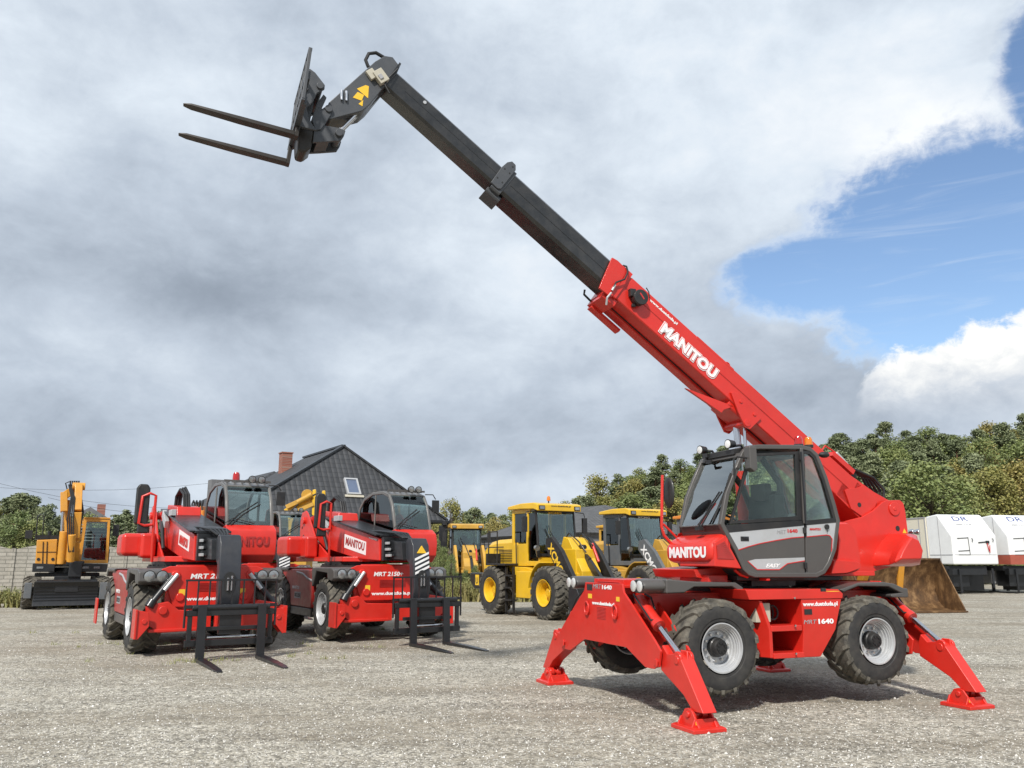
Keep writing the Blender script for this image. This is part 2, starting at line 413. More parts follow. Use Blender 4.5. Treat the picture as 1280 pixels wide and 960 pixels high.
    m2 = N.new('ShaderNodeMixRGB'); L.new(cum, m2.inputs[0]); L.new(m1.outputs[0], m2.inputs[1]); L.new(cc.outputs[0], m2.inputs[2])
    sc = N.new('ShaderNodeVectorMath'); sc.operation = 'SCALE'; sc.inputs[3].default_value = 10.; L.new(m2.outputs[0], sc.inputs[0])
    L.new(sc.outputs[0], bg.inputs[0]); bg.inputs[1].default_value = .1
    L.new(bg.outputs[0], out.inputs[0])
def dirp(px, py):
    d = Vector(ray(px, py)).normalized(); return math.atan2(d.x, d.y), math.asin(d.z)
def ell(px, py, rx, ry):
    a, e = dirp(px, py); return a, e, abs(dirp(px + rx, py)[0] - a), abs(dirp(px, py - ry)[1] - e)
SKY_STR = .165
# directions surveyed from the photograph, kept as compass angles
SKY_GAPS = [(*ell(1240, 312, 315, 162), .90, .15, .13), (*ell(1335, 95, 95, 135), .85, .18, .12), (*ell(1020, 345, 130, 60), .80, .2, .14)]
SKY_CUMULUS = [(*ell(1265, 560, 150, 168), .12, .14), (*ell(1150, 550, 90, 115), .12, .14)]
SKY_LUM = [(*ell(150, 90, 380, 130), .10), (*ell(150, 330, 330, 95), -.34), (*ell(940, 170, 420, 150), .26), (*ell(640, 530, 420, 50), -.16),
           (*ell(200, 540, 400, 60), -.10), (*ell(660, 330, 240, 120), .10), (*ell(960, 480, 200, 60), -.14), (*ell(700, 615, 500, 25), .14), (*ell(1180, 160, 120, 60), .22)]
build_world()

# ------------------------------------------------------------------ ground
def gravel_mat():
    m, nt, b = newmat('gravel'); N = nt.nodes; L = nt.links
    tc = N.new('ShaderNodeTexCoord')
    def vor(scale, feat='F1'):
        v = N.new('ShaderNodeTexVoronoi'); v.inputs['Scale'].default_value = scale; v.feature = feat
        L.new(tc.outputs['Object'], v.inputs['Vector']); return v
    def nzz(scale, det=6, r=.6, vec=None):
        n = N.new('ShaderNodeTexNoise'); n.inputs['Scale'].default_value = scale; n.inputs['Detail'].default_value = det; n.inputs['Roughness'].default_value = r
        if vec:
            mp = N.new('ShaderNodeMapping'); mp.inputs['Scale'].default_value = vec; L.new(tc.outputs['Object'], mp.inputs[0]); L.new(mp.outputs[0], n.inputs['Vector'])
        else: L.new(tc.outputs['Object'], n.inputs['Vector'])
        return n
    v1 = vor(44); v2 = vor(19)
    sp = N.new('ShaderNodeSeparateColor'); L.new(v1.outputs['Color'], sp.inputs[0])
    r1 = ramp(nt, sp.outputs[0], [(0, (.09, .083, .070)), (.25, (.20, .185, .155)), (.6, (.39, .362, .30)), (.85, (.60, .565, .49)), (1, (.82, .79, .73))])
    sp2 = N.new('ShaderNodeSeparateColor'); L.new(v2.outputs['Color'], sp2.inputs[0])
    r2 = ramp(nt, sp2.outputs[1], [(0, (.12, .11, .09)), (.6, (.34, .318, .272)), (1, (.66, .635, .57))])
    mx = N.new('ShaderNodeMixRGB'); mx.inputs[0].default_value = .4; L.new(r1.outputs[0], mx.inputs[1]); L.new(r2.outputs[0], mx.inputs[2])
    # worn, finer, browner patches and damp tracks
    n1 = nzz(.22, 7, .62, (1, 1.9, 1)); q1 = ramp(nt, n1.outputs['Fac'], [(.42, 0), (.62, 1)])
    fine = nzz(70, 4, .7); qf = ramp(nt, fine.outputs['Fac'], [(.3, (.15, .128, .096)), (.7, (.34, .30, .235))])
    mm = N.new('ShaderNodeMath'); mm.operation = 'MULTIPLY'; mm.inputs[1].default_value = .78; L.new(q1.outputs[0], mm.inputs[0])
    mx2 = N.new('ShaderNodeMixRGB'); L.new(mm.outputs[0], mx2.inputs[0]); L.new(mx.outputs[0], mx2.inputs[1]); L.new(qf.outputs[0], mx2.inputs[2])
    n2 = nzz(.6, 6, .6, (1, 3, 1)); q2 = ramp(nt, n2.outputs['Fac'], [(.30, .78), (.55, 1.05)])
    n3p = nzz(2.2, 8, .7)
    n5 = nzz(7, 9, .75); q5 = ramp(nt, n5.outputs['Fac'], [(.35, .70), (.65, 1.25)])
    mx3 = N.new('ShaderNodeMixRGB'); mx3.blend_type = 'MULTIPLY'; mx3.inputs[0].default_value = 1; L.new(mx2.outputs[0], mx3.inputs[1]); L.new(q2.outputs[0], mx3.inputs[2])
    mx4 = N.new('ShaderNodeMixRGB'); mx4.blend_type = 'MULTIPLY'; mx4.inputs[0].default_value = 1; L.new(mx3.outputs[0], mx4.inputs[1]); L.new(q5.outputs[0], mx4.inputs[2])
    # a few darker, browner patches, edges broken up by noise
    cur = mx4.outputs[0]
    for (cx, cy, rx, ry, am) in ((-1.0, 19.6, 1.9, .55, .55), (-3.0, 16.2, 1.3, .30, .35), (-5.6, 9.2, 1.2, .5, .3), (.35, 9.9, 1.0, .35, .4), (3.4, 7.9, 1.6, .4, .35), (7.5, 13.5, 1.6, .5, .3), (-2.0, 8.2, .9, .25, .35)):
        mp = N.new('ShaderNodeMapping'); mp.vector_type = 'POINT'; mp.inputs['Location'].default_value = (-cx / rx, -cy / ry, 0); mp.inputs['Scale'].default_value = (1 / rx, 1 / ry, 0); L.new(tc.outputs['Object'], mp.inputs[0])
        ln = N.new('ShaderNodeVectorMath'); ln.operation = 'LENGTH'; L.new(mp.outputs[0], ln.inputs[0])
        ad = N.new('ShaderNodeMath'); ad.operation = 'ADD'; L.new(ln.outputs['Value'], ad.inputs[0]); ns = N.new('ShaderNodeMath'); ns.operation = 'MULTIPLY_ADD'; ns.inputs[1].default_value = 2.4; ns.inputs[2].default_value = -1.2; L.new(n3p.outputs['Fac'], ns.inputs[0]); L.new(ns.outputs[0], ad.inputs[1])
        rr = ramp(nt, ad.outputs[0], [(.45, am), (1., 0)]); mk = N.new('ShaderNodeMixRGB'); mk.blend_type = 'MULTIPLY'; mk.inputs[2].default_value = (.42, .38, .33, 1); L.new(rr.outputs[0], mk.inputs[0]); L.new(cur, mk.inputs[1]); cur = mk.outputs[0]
    tn = N.new('ShaderNodeMixRGB'); tn.blend_type = 'MULTIPLY'; tn.inputs[0].default_value = 1; tn.inputs[2].default_value = (.97, .955, .915, 1); L.new(cur, tn.inputs[1]); cur = tn.outputs[0]
    L.new(cur, b.inputs['Base Color']); b.inputs['Roughness'].default_value = .9
    bp = N.new('ShaderNodeBump'); bp.inputs['Strength'].default_value = 1.; bp.inputs['Distance'].default_value = .012; bp.invert = True
    L.new(v1.outputs['Distance'], bp.inputs['Height'])
    bp2 = N.new('ShaderNodeBump'); bp2.inputs['Strength'].default_value = .6; bp2.inputs['Distance'].default_value = .03
    n3 = nzz(3.5, 6, .65); L.new(n3.outputs['Fac'], bp2.inputs['Height']); L.new(bp.outputs[0], bp2.inputs['Normal'])
    L.new(bp2.outputs[0], b.inputs['Normal']); MATS['gravel'] = m
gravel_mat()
paint('grass_mat', (.075, .095, .03), .9, 0, var=.4, dust=.5, dustcol=(.16, .14, .06))
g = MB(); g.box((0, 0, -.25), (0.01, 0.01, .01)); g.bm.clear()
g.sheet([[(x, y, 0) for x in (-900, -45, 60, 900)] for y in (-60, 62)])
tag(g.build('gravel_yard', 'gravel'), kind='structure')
g = MB(); g.sheet([[(x, y, -.05) for x in (-1500, 1500)] for y in (-300, 2500)])
tag(g.build('ground', 'grass_mat'), kind='structure')
# ================================================================== the big rotating telehandler
M = Frame(2.82, 10.815, 0, 201.5)
T1 = thing('rotating_telehandler', 'red rotating telehandler raised on four spread outriggers with its long boom extended high', 'telehandler', M)
AG = make_wheel_proto(.505, .42, .255, 'ag', 'silver', .0, 18)
def H(px, py, ax, v): return M.hit(px, py, ax, v)

def build_chassis():
    c = MB()
    c.box((0, 0, .86), (3.3, .84, .5)); c.box((0, 0, 1.15), (2.7, 1.1, .16))
    c.box((.0, 0, .62), (1.3, .5, .2))
    # wheel-well walls and axle housings
    for sx in (1.1, -1.03):
        c.prism([(sx - .62, .95), (sx - .5, 1.22), (sx + .5, 1.24), (sx + .62, .98), (sx + .3, .82), (sx - .3, .82)], 'y', .60, .64)
        c.prism([(sx - .62, .95), (sx - .5, 1.22), (sx + .5, 1.24), (sx + .62, .98), (sx + .3, .82), (sx - .3, .82)], 'y', -.64, -.60)
        c.box((sx, 0, 1.22), (1.15, 1.3, .03))
    # low box at the nose with louvred top
    c.box((1.50, -.02, 1.30), (.60, .74, .16))
    for k in range(7): c.box((1.805, -.02, 1.24 + k * .018), (.02, .56, .008))
    ch = c.build('chassis', 'red', T1, bevel=.012)
    a = MB()
    for sx in (1.1, -1.03):
        a.cyl((sx, -.85, .70), (sx, .85, .70), .10, seg=16); a.sphere((sx, 0, .70), .2, 14); a.box((sx, 0, .78), (.35, 1.1, .16))
        for s in (-1, 1): a.cyl((sx, s * .62, .7), (sx, s * .80, .7), .2, .16, seg=18); a.tube([(sx - .25, s * .35, .85), (sx - .1, s * .5, .98), (sx + .1, s * .66, .9), (sx + .2, s * .7, .75)], .014)
    a.box((0, 0, .55), (1.2, .35, .25))
    a.build('axle', 'black', T1)
    t = MB(); t.cyl((0, 0, 1.2), (0, 0, 1.40), .62, seg=40); t.cyl((0, 0, 1.30), (0, 0, 1.345), .70, seg=40)
    for k in range(36):
        an = 2 * PI * k / 36; t.cyl((math.cos(an) * .66, math.sin(an) * .66, 1.34), (math.cos(an) * .66, math.sin(an) * .66, 1.375), .014, seg=6)
    t.box((0.05, .62, 1.34), (.62, .3, .07)); t.tube([(.6, .3, 1.3), (.5, .62, 1.36), (.25, .72, 1.33), (.1, .6, 1.3)], .018)
    t.build('turntable', 'black', T1)
    # steering rams and hoses in front well
    h = MB()
    for k in range(4):
        h.tube([(1.45, .3, 1.0 - k * .06), (1.3, .5 + .03 * k, 1.02), (1.15, .58, .9 - .03 * k), (1.05, .62, .78)], .015)
    h.build('hose', 'hose', T1)
    r = MB(); r.tube([(1.38, .42, .98), (1.38, .5, .72)], .04); r.tube([(1.5, .45, 1.0), (1.25, .55, .75)], .03); r.build('steering_ram', 'red', T1)
    return ch
build_chassis()

def build_outriggers():
    # outline of the front bracket, surveyed on its own plane x = 1.78, then made symmetric
    F = M.X(1.88, [(778, 730), (780, 741), (788, 753), (818, 800), (826, 814), (824, 834), (816, 836), (807, 834), (783, 809)])
    F2 = M.X(1.88, [(732, 727), (730, 741), (704, 779), (698, 795), (705, 812), (713, 812), (730, 800)])
    P = [(y, z) for y, z in F]; Q = [(-y, z) for y, z in F]
    poly = P + list(reversed(Q))
    b = M.X(1.88, [(730, 800)])[0]
    global FRONT_POLY
    FRONT_POLY = poly
    legpx = M.X(1.84, [(827.5, 806), (834, 817.5), (845, 817), (849, 820), (879, 892.5), (866, 890), (854, 869), (842.5, 856), (826, 837.5), (825, 818)])
    toppx = M.X(1.84, [(849, 820)])[0]
    for sx in (1, -1):
        m = MB()
        ptsF = [(y, z) for y, z in poly]
        m.prism(ptsF, 'x', sx * 1.86, sx * 1.885)
        # rear plate of the box bracket, reaching a little further out
        m.prism(ptsF, 'x', sx * 1.52, sx * 1.545)
        zt = max(z for y, z in ptsF)
        m.box((sx * 1.7, (P[0][0] + Q[0][0]) / 2, zt - .03), (.34, abs(P[0][0] - Q[0][0]) - .02, .03))
        yb = (P[-1], Q[-1])
        m.prism([(P[-1][0], P[-1][1] + .0), (Q[-1][0], Q[-1][1]), (Q[-1][0], Q[-1][1] + .03), (P[-1][0], P[-1][1] + .03)], 'x', sx * 1.54, sx * 1.865)
        m.box((sx * 1.4, 0, .98), (.3, .7, .3))
        if sx > 0:
            for px, py in ((735, 760), (770, 765)):
                q = H(px, py, 0, 1.885); m.tube([q + Vector((.02, math.cos(t) * .055, math.sin(t) * .075)) for t in [2 * PI * i / 14 for i in range(15)]], .011, 6)
                m.box(q + Vector((.015, .0, -.06)), (.03, .05, .04))
            for k in range(9):
                q = H(752, 759 + k * 1.75, 0, 1.885); m.box(q + Vector((.004, 0, 0)), (.008, .23, .006))
            for px, py in ((821, 828), (705, 803)):
                q = H(px, py, 0, 1.885); m.cyl(q - Vector((.0, 0, 0)), q + Vector((.02, 0, 0)), .035, seg=14)
                m.tube([q + Vector((.025, .05, .03)), q + Vector((.03, .05, -.03)), q + Vector((.03, .0, -.06))], .009, 6)
        br = m.build('outrigger_bracket', 'red', T1, bevel=.008)
        if sx > 0: FB = br
        else: RB = br
    legs = []
    for sx in (1, -1):
        for sy in (1, -1):
            x0, x1 = (1.68, 1.84) if sx > 0 else (-1.84, -1.68)
            L = MB(); ly = [(sy * y, z) for y, z in legpx]
            L.prism(ly, 'x', x0, x1)
            # clevis ears over the ram pin
            ty, tz = sy * toppx[0], toppx[1]
            L.cyl((x0 - .012, ty - sy * .05, tz - .045), (x1 + .012, ty - sy * .05, tz - .045), .045, seg=18)
            L.box(((x0 + x1) / 2, ty - sy * .03, tz + .0), (.02, .12, .1))
            for e in (x0 + .015, x1 - .015): L.cyl((e - .018, ty - sy * .045, tz - .03), (e + .018, ty - sy * .045, tz - .03), .07, seg=18)
            py_, pz = sy * 1.68, .145
            L.cyl((x0 - .05, py_, pz), (x1 + .05, py_, pz), .032, seg=14)
            for e in (x0 + .03, x1 - .03): L.cyl((e - .03, py_, pz), (e + .03, py_, pz), .06, seg=16)
            lg = L.build('outrigger_leg', 'red', T1, bevel=.012)
            P_ = MB(); xm = (x0 + x1) / 2
            P_.loft([[(xm + a * (.185 - t), py_ + b_ * (.20 - t), z) for a, b_ in ((-1, -1), (1, -1), (1, 1), (-1, 1))] for t, z in ((0, .0), (0, .035), (.03, .05))])
            for e in (x0 - .02, x1 + .02):
                P_.prism([(py_ - .18, .045), (py_ + .18, .045), (py_ + .06, .19), (py_, .205), (py_ - .06, .19)], 'x', e - .012, e + .012)
            for e in (-1, 1): P_.prism([(xm - .16, .045), (xm + .16, .045), (xm + .12, .12), (xm - .12, .12)], 'y', py_ + e * .12 - .01, py_ + e * .12 + .01)
            P_.build('foot_pad', 'red', lg, bevel=.006)
            st = MB(); st.prism([(py_ + sy * .13 - .016, .07), (py_ + sy * .13 + .016, .07), (py_ + sy * .13, .10)], 'x', x1 + .0325, x1 + .0345)
            st.build('warning_sticker', 'decal_yellow', lg)
            # ram between the bracket plates
            R_ = MB(); a = Vector((xm, sy * .62, 1.18)); b2 = Vector((xm, ty - sy * .05, tz - .04)); d = (b2 - a)
            R_.cyl(a, a + d * .44, .062, seg=18); R_.cyl(a + d * .42, a + d * .48, .070, seg=18)
            rm = R_.build('outrigger_ram', 'red', T1)
            hz = MB(); hz.tube([a + Vector((.07, 0, .05)), a + d * .2 + Vector((.09, 0, .06)), a + d * .42 + Vector((.075, 0, .03)), a + d * .46 + Vector((.03, 0, .05))], .011, 6); hz.tube([a + Vector((-.07, 0, .05)), a + d * .1 + Vector((-.10, 0, .07)), a + d * .25 + Vector((-.07, 0, .03))], .011, 6); hz.build('hose', 'hose', rm)
            rd = MB(); rd.cyl(a + d * .46, b2, .03, seg=16); rd.build('ram_rod', 'chrome', rm)
    for i in range(3): pass
    # writing on the front bracket
    o = H(748.5, 736.0, 0, 1.885); e = H(765.5, 738.2, 0, 1.885); u = Vector((0, -1, 0)) if (e - o).y < 0 else Vector((0, 1, 0))
    w = abs((e - o).y); v = (0, 0, 1)
    def T(body, px0, px1, pyb, pyt, mat, bold=.02, shear=0., f=1.885):
        a_, b_ = H(px0, pyb, 0, f), H(px1, pyb, 0, f); c_ = H(px0, pyt, 0, f)
        return text('lettering', body, FB, mat, (f, a_.y, a_.z), (0, 1, 0), v, abs(b_.y - a_.y), abs(c_.z - a_.z), bold, shear)
    T('MRT', 741.5, 752, 735.5, 730, 'decal_grey', .0, .2); T('1640', 753, 765, 736.5, 731, 'decal_white', .03)
    T('www.duetduda.pl', 740.5, 768, 756.5, 751, 'decal_white', .05)
    for (x0, x1, y0, y1) in ((735, 739.5, 742, 748), (770, 774, 746, 752)):
        s = MB(); a_, b_ = H(x0, y0, 0, 1.889), H(x1, y1, 0, 1.889); s.box((1.887, (a_.y + b_.y) / 2, (a_.z + b_.z) / 2), (.004, abs(a_.y - b_.y), abs(a_.z - b_.z)))
        s.build('yellow_sticker', 'decal_yellow', FB)
    s = MB(); a_, b_ = H(733.5, 730, 0, 1.889), H(740, 738, 0, 1.889); s.box((1.887, (a_.y + b_.y) / 2, (a_.z + b_.z) / 2), (.004, abs(a_.y - b_.y), abs(a_.z - b_.z))); s.build('dark_sticker', 'decal_black', FB)
build_outriggers()

for x, s in ((1.10, 1), (-1.03, 1), (1.10, -1), (-1.03, -1)):
    add_wheel(AG, T1, (x, s * .99, .685), flip=(s < 0), spin=.3 + x)

def build_fenders():
    FT = M.Y(.99, [(833, 724), (857, 726), (874, 727.5), (920, 728), (929, 734), (932, 743)])
    FBt = M.Y(.99, [(926, 743), (921, 737), (915, 733.5), (868, 734), (856, 741), (833, 742)])
    RT = M.Y(.99, [(1050, 737), (1073, 728.5), (1105, 727.5), (1118, 729.5), (1130, 735), (1135, 735.5), (1136, 747)])
    RBt = M.Y(.99, [(1115, 747), (1114, 743), (1126, 741), (1111, 733.5), (1073, 733), (1055, 740.5)])
    for sy in (1, -1):
        m = MB(); m.prism(FT + FBt, 'y', sy * .45, sy * .99)
        
        xf, xb = 1.90, FT[0][0] - .02; zc = (FT[0][1] + FBt[-1][1]) / 2; hh = (FT[0][1] - FBt[-1][1]) / 2
        secs = []
        for x, k in ((xf, .90), (xf - .04, 1.), (xb, 1.)):
            secs.append([(x, sy * .82 + math.cos(t) * .15 * k, zc + math.sin(t) * (hh + .004) * k) for t in [2 * PI * i / 24 for i in range(24)]])
        m.loft(secs)
        fd = m.build('fender', 'char', T1, bevel=.016)
        lb = MB(); lb.loft([[(x, sy * .82 + math.cos(t) * .137 * k, zc + math.sin(t) * hh * .88 * k) for t in [2 * PI * i / 24 for i in range(24)]] for x, k in ((xf - .01, 1.), (xf + .004, .98))])
        lb.build('lamp_panel', 'black', fd)
        for dy in (-.066, .066):
            hl = MB(); hl.rev([(0, .060), (.008, .060), (.014, .050), (.018, .025), (.019, .002)], (xf + .003, sy * .82 + dy, zc), (1, 0, 0), 20)
            hl.build('headlight', 'lens_bright', fd)
        m = MB(); m.prism(RT + RBt, 'y', sy * .45, sy * .99); m.build('fender', 'char', T1, bevel=.016)
build_fenders()

def build_side_box():
    yo = 1.17; m = MB()
    tp = M.Y(yo, [(931, 735), (1046, 735), (1053, 742.5), (1052, 750), (934, 752)])
    z0, z1 = tp[4][1], tp[0][1]
    xl, xr = tp[0][0], tp[2][0]
    P = lambda x, y: tuple(M.Y(yo, [(x, y)])[0])
    # lid
    m.prism([P(931, 737), P(1047, 736.5), P(1053, 742), P(1052.5, 748), P(936, 750)], 'y', .5, yo + .012)
    # printed panel at the rear end, folded inwards at the bottom
    a, b, c, d = P(1001.5, 748), P(1052, 748), P(1044.5, 787), P(1004.5, 787)
    e, f = P(1030, 821.5), P(1007, 822.5)
    m.loft([[(a[0], y, a[1]) for y in (.5, yo)] + [(b[0], y, b[1]) for y in (yo, .5)],
            [(d[0], y, d[1]) for y in (.5, yo)] + [(c[0], y, c[1]) for y in (yo, .5)],
            [(f[0], y, f[1]) for y in (.5, yo - .05)] + [(e[0], y, e[1]) for y in (yo - .05, .5)]])
    # recess: back wall, shelves, forward cheek
    for (u, v, w_, h_) in ((965, 785.5, 1004, 6), (968, 819.5, 1007, 5)):
        p, q = P(u, v - h_ / 2), P(w_, v + h_ / 2)
        m.box(((p[0] + q[0]) / 2, .86, (p[1] + q[1]) / 2), (abs(p[0] - q[0]), .6, abs(p[1] - q[1])))
    p, q = P(952, 750), P(1004, 822); m.box(((p[0] + q[0]) / 2, .55, (p[1] + q[1]) / 2), (abs(p[0] - q[0]), .04, abs(p[1] - q[1])))
    o1 = [P(935, 750), P(953, 752), P(969, 823), P(964, 823), P(955, 788)]
    m.loft([[(x, yo - .02, z) for x, z in (P(950, 751), P(954, 751), P(967, 787), P(969, 823), P(965, 823), P(963, 787))],
            [(x + .16, .72, z) for x, z in (P(950, 751), P(954, 751), P(967, 787), P(969, 823), P(965, 823), P(963, 787))]])
    m.prism([P(976, 788), P(979, 788), P(979, 817), P(976, 817)], 'y', .57, .9)
    bx = m.build('side_box', 'red', T1, bevel=.008)
    g_ = MB(); p, q = P(950, 754), P(971, 779); g_.box(((p[0] + q[0]) / 2, .93, (p[1] + q[1]) / 2), (abs(p[0] - q[0]) * .95, .3, abs(p[1] - q[1]) * .95)); g_.build('battery_box', 'beige_box', bx, bevel=.006)
    h = MB()
    for k in range(3):
        c0 = P(979, 767); h.tube([(c0[0] + math.cos(t) * (.05 + .01 * k), .85 + .07 * k, c0[1] + math.sin(t) * (.10 - .012 * k)) for t in [2 * PI * i / 16 for i in range(15)]], .012)
    h.build('hose', 'hose', bx)
    bo = MB()
    for px, py in ((992, 747.5), (993, 782), (994, 817)):
        q = P(px, py); bo.cyl((q[0], yo + .01, q[1]), (q[0], yo + .022, q[1]), .012, seg=8)
    bo.build('bolt', 'chrome', bx)
    def T(body, px0, px1, pyb, pyt, mat, bold=.02, shear=0.):
        a_, b_, c_ = H(px0, pyb, 1, yo), H(px1, pyb, 1, yo), H(px0, pyt, 1, yo)
        return text('lettering', body, bx, mat, a_, (-1, 0, 0), (0, 0, 1), abs(b_.x - a_.x), abs(c_.z - a_.z), bold, shear)
    T('www.duetduda.pl', 1003.5, 1047, 759.5, 752.5, 'decal_white', .03)
    T('MRT', 1004.5, 1021, 780, 775, 'decal_grey', 0., .25); T('1640', 1023, 1042, 780, 773.5, 'decal_white', .04)
    s = MB(); p, q = P(1005, 761.5), P(1015, 768); s.box(((p[0] + q[0]) / 2, yo + .003, (p[1] + q[1]) / 2), (abs(p[0] - q[0]), .005, abs(p[1] - q[1]))); s.build('dark_sticker', 'decal_black', bx)
    zt = P(1000, 736.5)[1]
    s = MB(); q = H(1040, 739, 2, zt + .004); s.box((q.x, q.y - .0, zt + .003), (.13, .07, .004)); s.build('yellow_sticker', 'decal_yellow', bx)
    s = MB(); q = H(1029, 737, 2, zt + .02); s.cyl((q.x, q.y, zt), (q.x, q.y, zt + .035), .028, seg=14); s.build('filler_cap', 'black', bx)
    # far-side tank
    f = MB(); f.box((0, -.85, .85), (.95, .6, .62)); f.build('fuel_tank', 'red', T1, bevel=.02)
build_side_box()
def poly_inset(pts, d):
    n = len(pts); out = []
    A = sum(pts[i][0] * pts[(i + 1) % n][1] - pts[(i + 1) % n][0] * pts[i][1] for i in range(n)); sg = 1 if A > 0 else -1
    for i in range(n):
        p0, p1, p2 = Vector(pts[i - 1]), Vector(pts[i]), Vector(pts[(i + 1) % n])
        e1, e2 = (p1 - p0).normalized(), (p2 - p1).normalized()
        n1 = Vector((-e1.y, e1.x)) * sg; n2 = Vector((-e2.y, e2.x)) * sg
        b = (n1 + n2); b = b / max(.3, b.dot(n1)) if b.length > 1e-5 else n1
        q = p1 + b * d; out.append((q.x, q.y))
    return out
def smooth_poly(pts, r=.3, n=3):
    """round each corner of a closed outline"""
    out = []; N = len(pts)
    for i in range(N):
        p0, p1, p2 = Vector(pts[i - 1]), Vector(pts[i]), Vector(pts[(i + 1) % N])
        a = p1 + (p0 - p1) * r; b = p1 + (p2 - p1) * r
        for k in range(n + 1):
            t = k / n; q = a * (1 - t) ** 2 + p1 * 2 * t * (1 - t) + b * t ** 2; out.append((q.x, q.y))
    return out
def panel(mb, pts, axis, a, b, m=0, r=0.):
    mb.prism(smooth_poly(pts, r) if r else pts, axis, a, b, m)

YN, YF = 1.02, .16      # near and far side planes of the cab
def build_cab():
    O = M.Y(YN, [(931, 561), (938, 556.5), (950, 555.5), (1003, 556), (1014, 559), (1023, 567), (1035, 597), (1045, 630), (1050.5, 651), (1046, 687), (1039, 706),
                 (1032, 717), (1022, 722), (944, 722), (936, 719), (929, 712), (918.5, 688), (905, 664), (900.5, 655), (907.5, 616), (918.5, 587), (928, 565)])
    I = poly_inset(O, .055)
    m = MB()
    m.ring(O, I, 'y', YN - .06, YN); m.ring(O, I, 'y', YF, YF + .05)
    def seg(i, j, t=.03, a=YF + .04, b=YN - .05):
        for k in range(i, j):
            m.prism([O[k], O[k + 1], (I[k + 1][0] * .5 + O[k + 1][0] * .5, I[k + 1][1] * .5 + O[k + 1][1] * .5), (I[k][0] * .5 + O[k][0] * .5, I[k][1] * .5 + O[k][1] * .5)], 'y', a, b)
    seg(1, 5); seg(8, 18)
    # front header and lower front panel
    wp = [O[21], (O[21][0] + .02, O[21][1] - .05), (O[21][0] - .03, O[21][1] - .05), (O[21][0] - .06, O[21][1] + .0)]
    m.prism(wp, 'y', YF, YN - .05)
    lf = M.Y(YN, [(900.5, 655), (903, 663), (908, 662), (905, 654)]); m.prism([(O[18][0], O[18][1] + .0), (O[17][0], O[17][1]), (O[17][0] - .08, O[17][1]), (O[18][0] - .06, O[18][1] + .02)], 'y', YF, YN - .05)
    # centre door post
    B = M.Y(YN, [(1000, 560), (1004, 560), (1008.5, 655), (1004.5, 655)]); m.prism(B, 'y', YN - .05, YN + .006)
    cab = m.build('cab', 'char', T1, bevel=.012)
    # door lower skin
    def Y(pts, y=YN): return M.Y(y, pts)
    d = MB()
    low = Y([(908, 666), (1006, 656), (1007, 718), (946, 718), (937, 714), (928, 700)])
    d.prism(low, 'y', YN - .045, YN - .012)
    dr = d.build('door', 'char', cab, bevel=.004)
    d = MB(); low2 = Y([(1008, 656), (1047, 651.5), (1043, 686), (1036, 704), (1030, 714), (1021, 718), (1008.5, 718)]); d.prism(low2, 'y', YN - .045, YN - .012)
    rp = d.build('rear_side_panel', 'char', cab, bevel=.004)
    # stripes (painted sheets a few millimetres proud)
    y1, y2 = YN - .012, YN - .009
    s = MB()
    top = [(909, 665), (930, 663.3), (960, 660.6), (1005.5, 656.8)]
    low_ = [(1005.5, 671), (990, 672.3), (970, 675.6), (950, 679.5), (936, 683.3), (922, 688)]
    s.prism(Y(top + low_), 'y', y1, y2)
    s.prism(Y([(935.5, 701.5), (945, 699), (1006.5, 696.8), (1006.5, 701), (985, 704.5), (975, 712), (947, 712)]), 'y', y1, y2); s.build('stripe', 'silver', dr)
    s = MB(); s.prism(Y([(1009, 656.8), (1047, 653.5), (1043.5, 684), (1040, 692), (1041, 674), (1038, 669.5), (1034, 668.6), (1009, 671)]), 'y', y1, y2); s.build('stripe', 'silver', rp)
    s = MB()
    def line(pts, w=.011):
        q = [Vector(p) for p in Y(pts)]
        for a, b in zip(q[:-1], q[1:]):
            n = (b - a).normalized(); n = Vector((-n.y, n.x)) * w / 2
            s.prism([tuple(a - n), tuple(b - n), tuple(b + n), tuple(a + n)], 'y', y1, y2 + .0015)
    line([(922, 688), (936, 683.3), (950, 679.5), (970, 675.6), (990, 672.3), (1005.5, 671)])
    line([(935.5, 701.5), (947, 712), (975, 712), (985, 704.5), (1006.5, 701)])
    s.build('pinstripe', 'decal_red', dr)
    s = MB(); line([(1009, 671), (1034, 668.6), (1038, 669.5), (1041, 674), (1040, 692)]); s.build('pinstripe', 'decal_red', rp)
    # black belt and window frames
    w = MB()
    dg = Y([(938, 567), (1000, 564), (1003.5, 650), (913, 655)]); dgi = Y([(941, 570), (994.5, 568), (997, 645), (916.5, 651)])
    w.ring(dg, dgi, 'y', YN - .04, YN - .006)
    w.prism(Y([(908, 656), (1004.5, 650.5), (1005, 657), (908.5, 666)]), 'y', YN - .04, YN - .004)
    w.box(Vector((Y([(927.5 + 4, 677 - 3.5)])[0][0], y2, Y([(932, 673.5)])[0][1])), (.11, .012, .052))
    w.build('door_frame', 'black', dr, bevel=.003)
    h = MB(); q = Y([(932, 672.5)])[0]; h.box((q[0], YN + .003, q[1]), (.07, .012, .018)); h.build('door_handle', 'satin_black', dr, bevel=.003)
    w = MB()
    rg = Y([(1003.5, 563), (1014, 564), (1021, 571), (1032, 600), (1047, 652), (1008, 656)]); rgi = Y([(1006, 567), (1012.5, 567.5), (1018, 573), (1029, 602), (1042, 647.5), (1009, 650.5)])
    w.ring(rg, rgi, 'y', YN - .04, YN - .008)
    q = Y([(1033.5, 658.5)])[0]; w.cyl((q[0], YN - .012, q[1]), (q[0], YN + .012, q[1]), .03, seg=14); w.bar((q[0], YN + .006, q[1]), (q[0] + .005, YN + .006, q[1] - .06), .008, .008, up=(0, 1, 0))
    w.build('window_frame', 'black', rp)
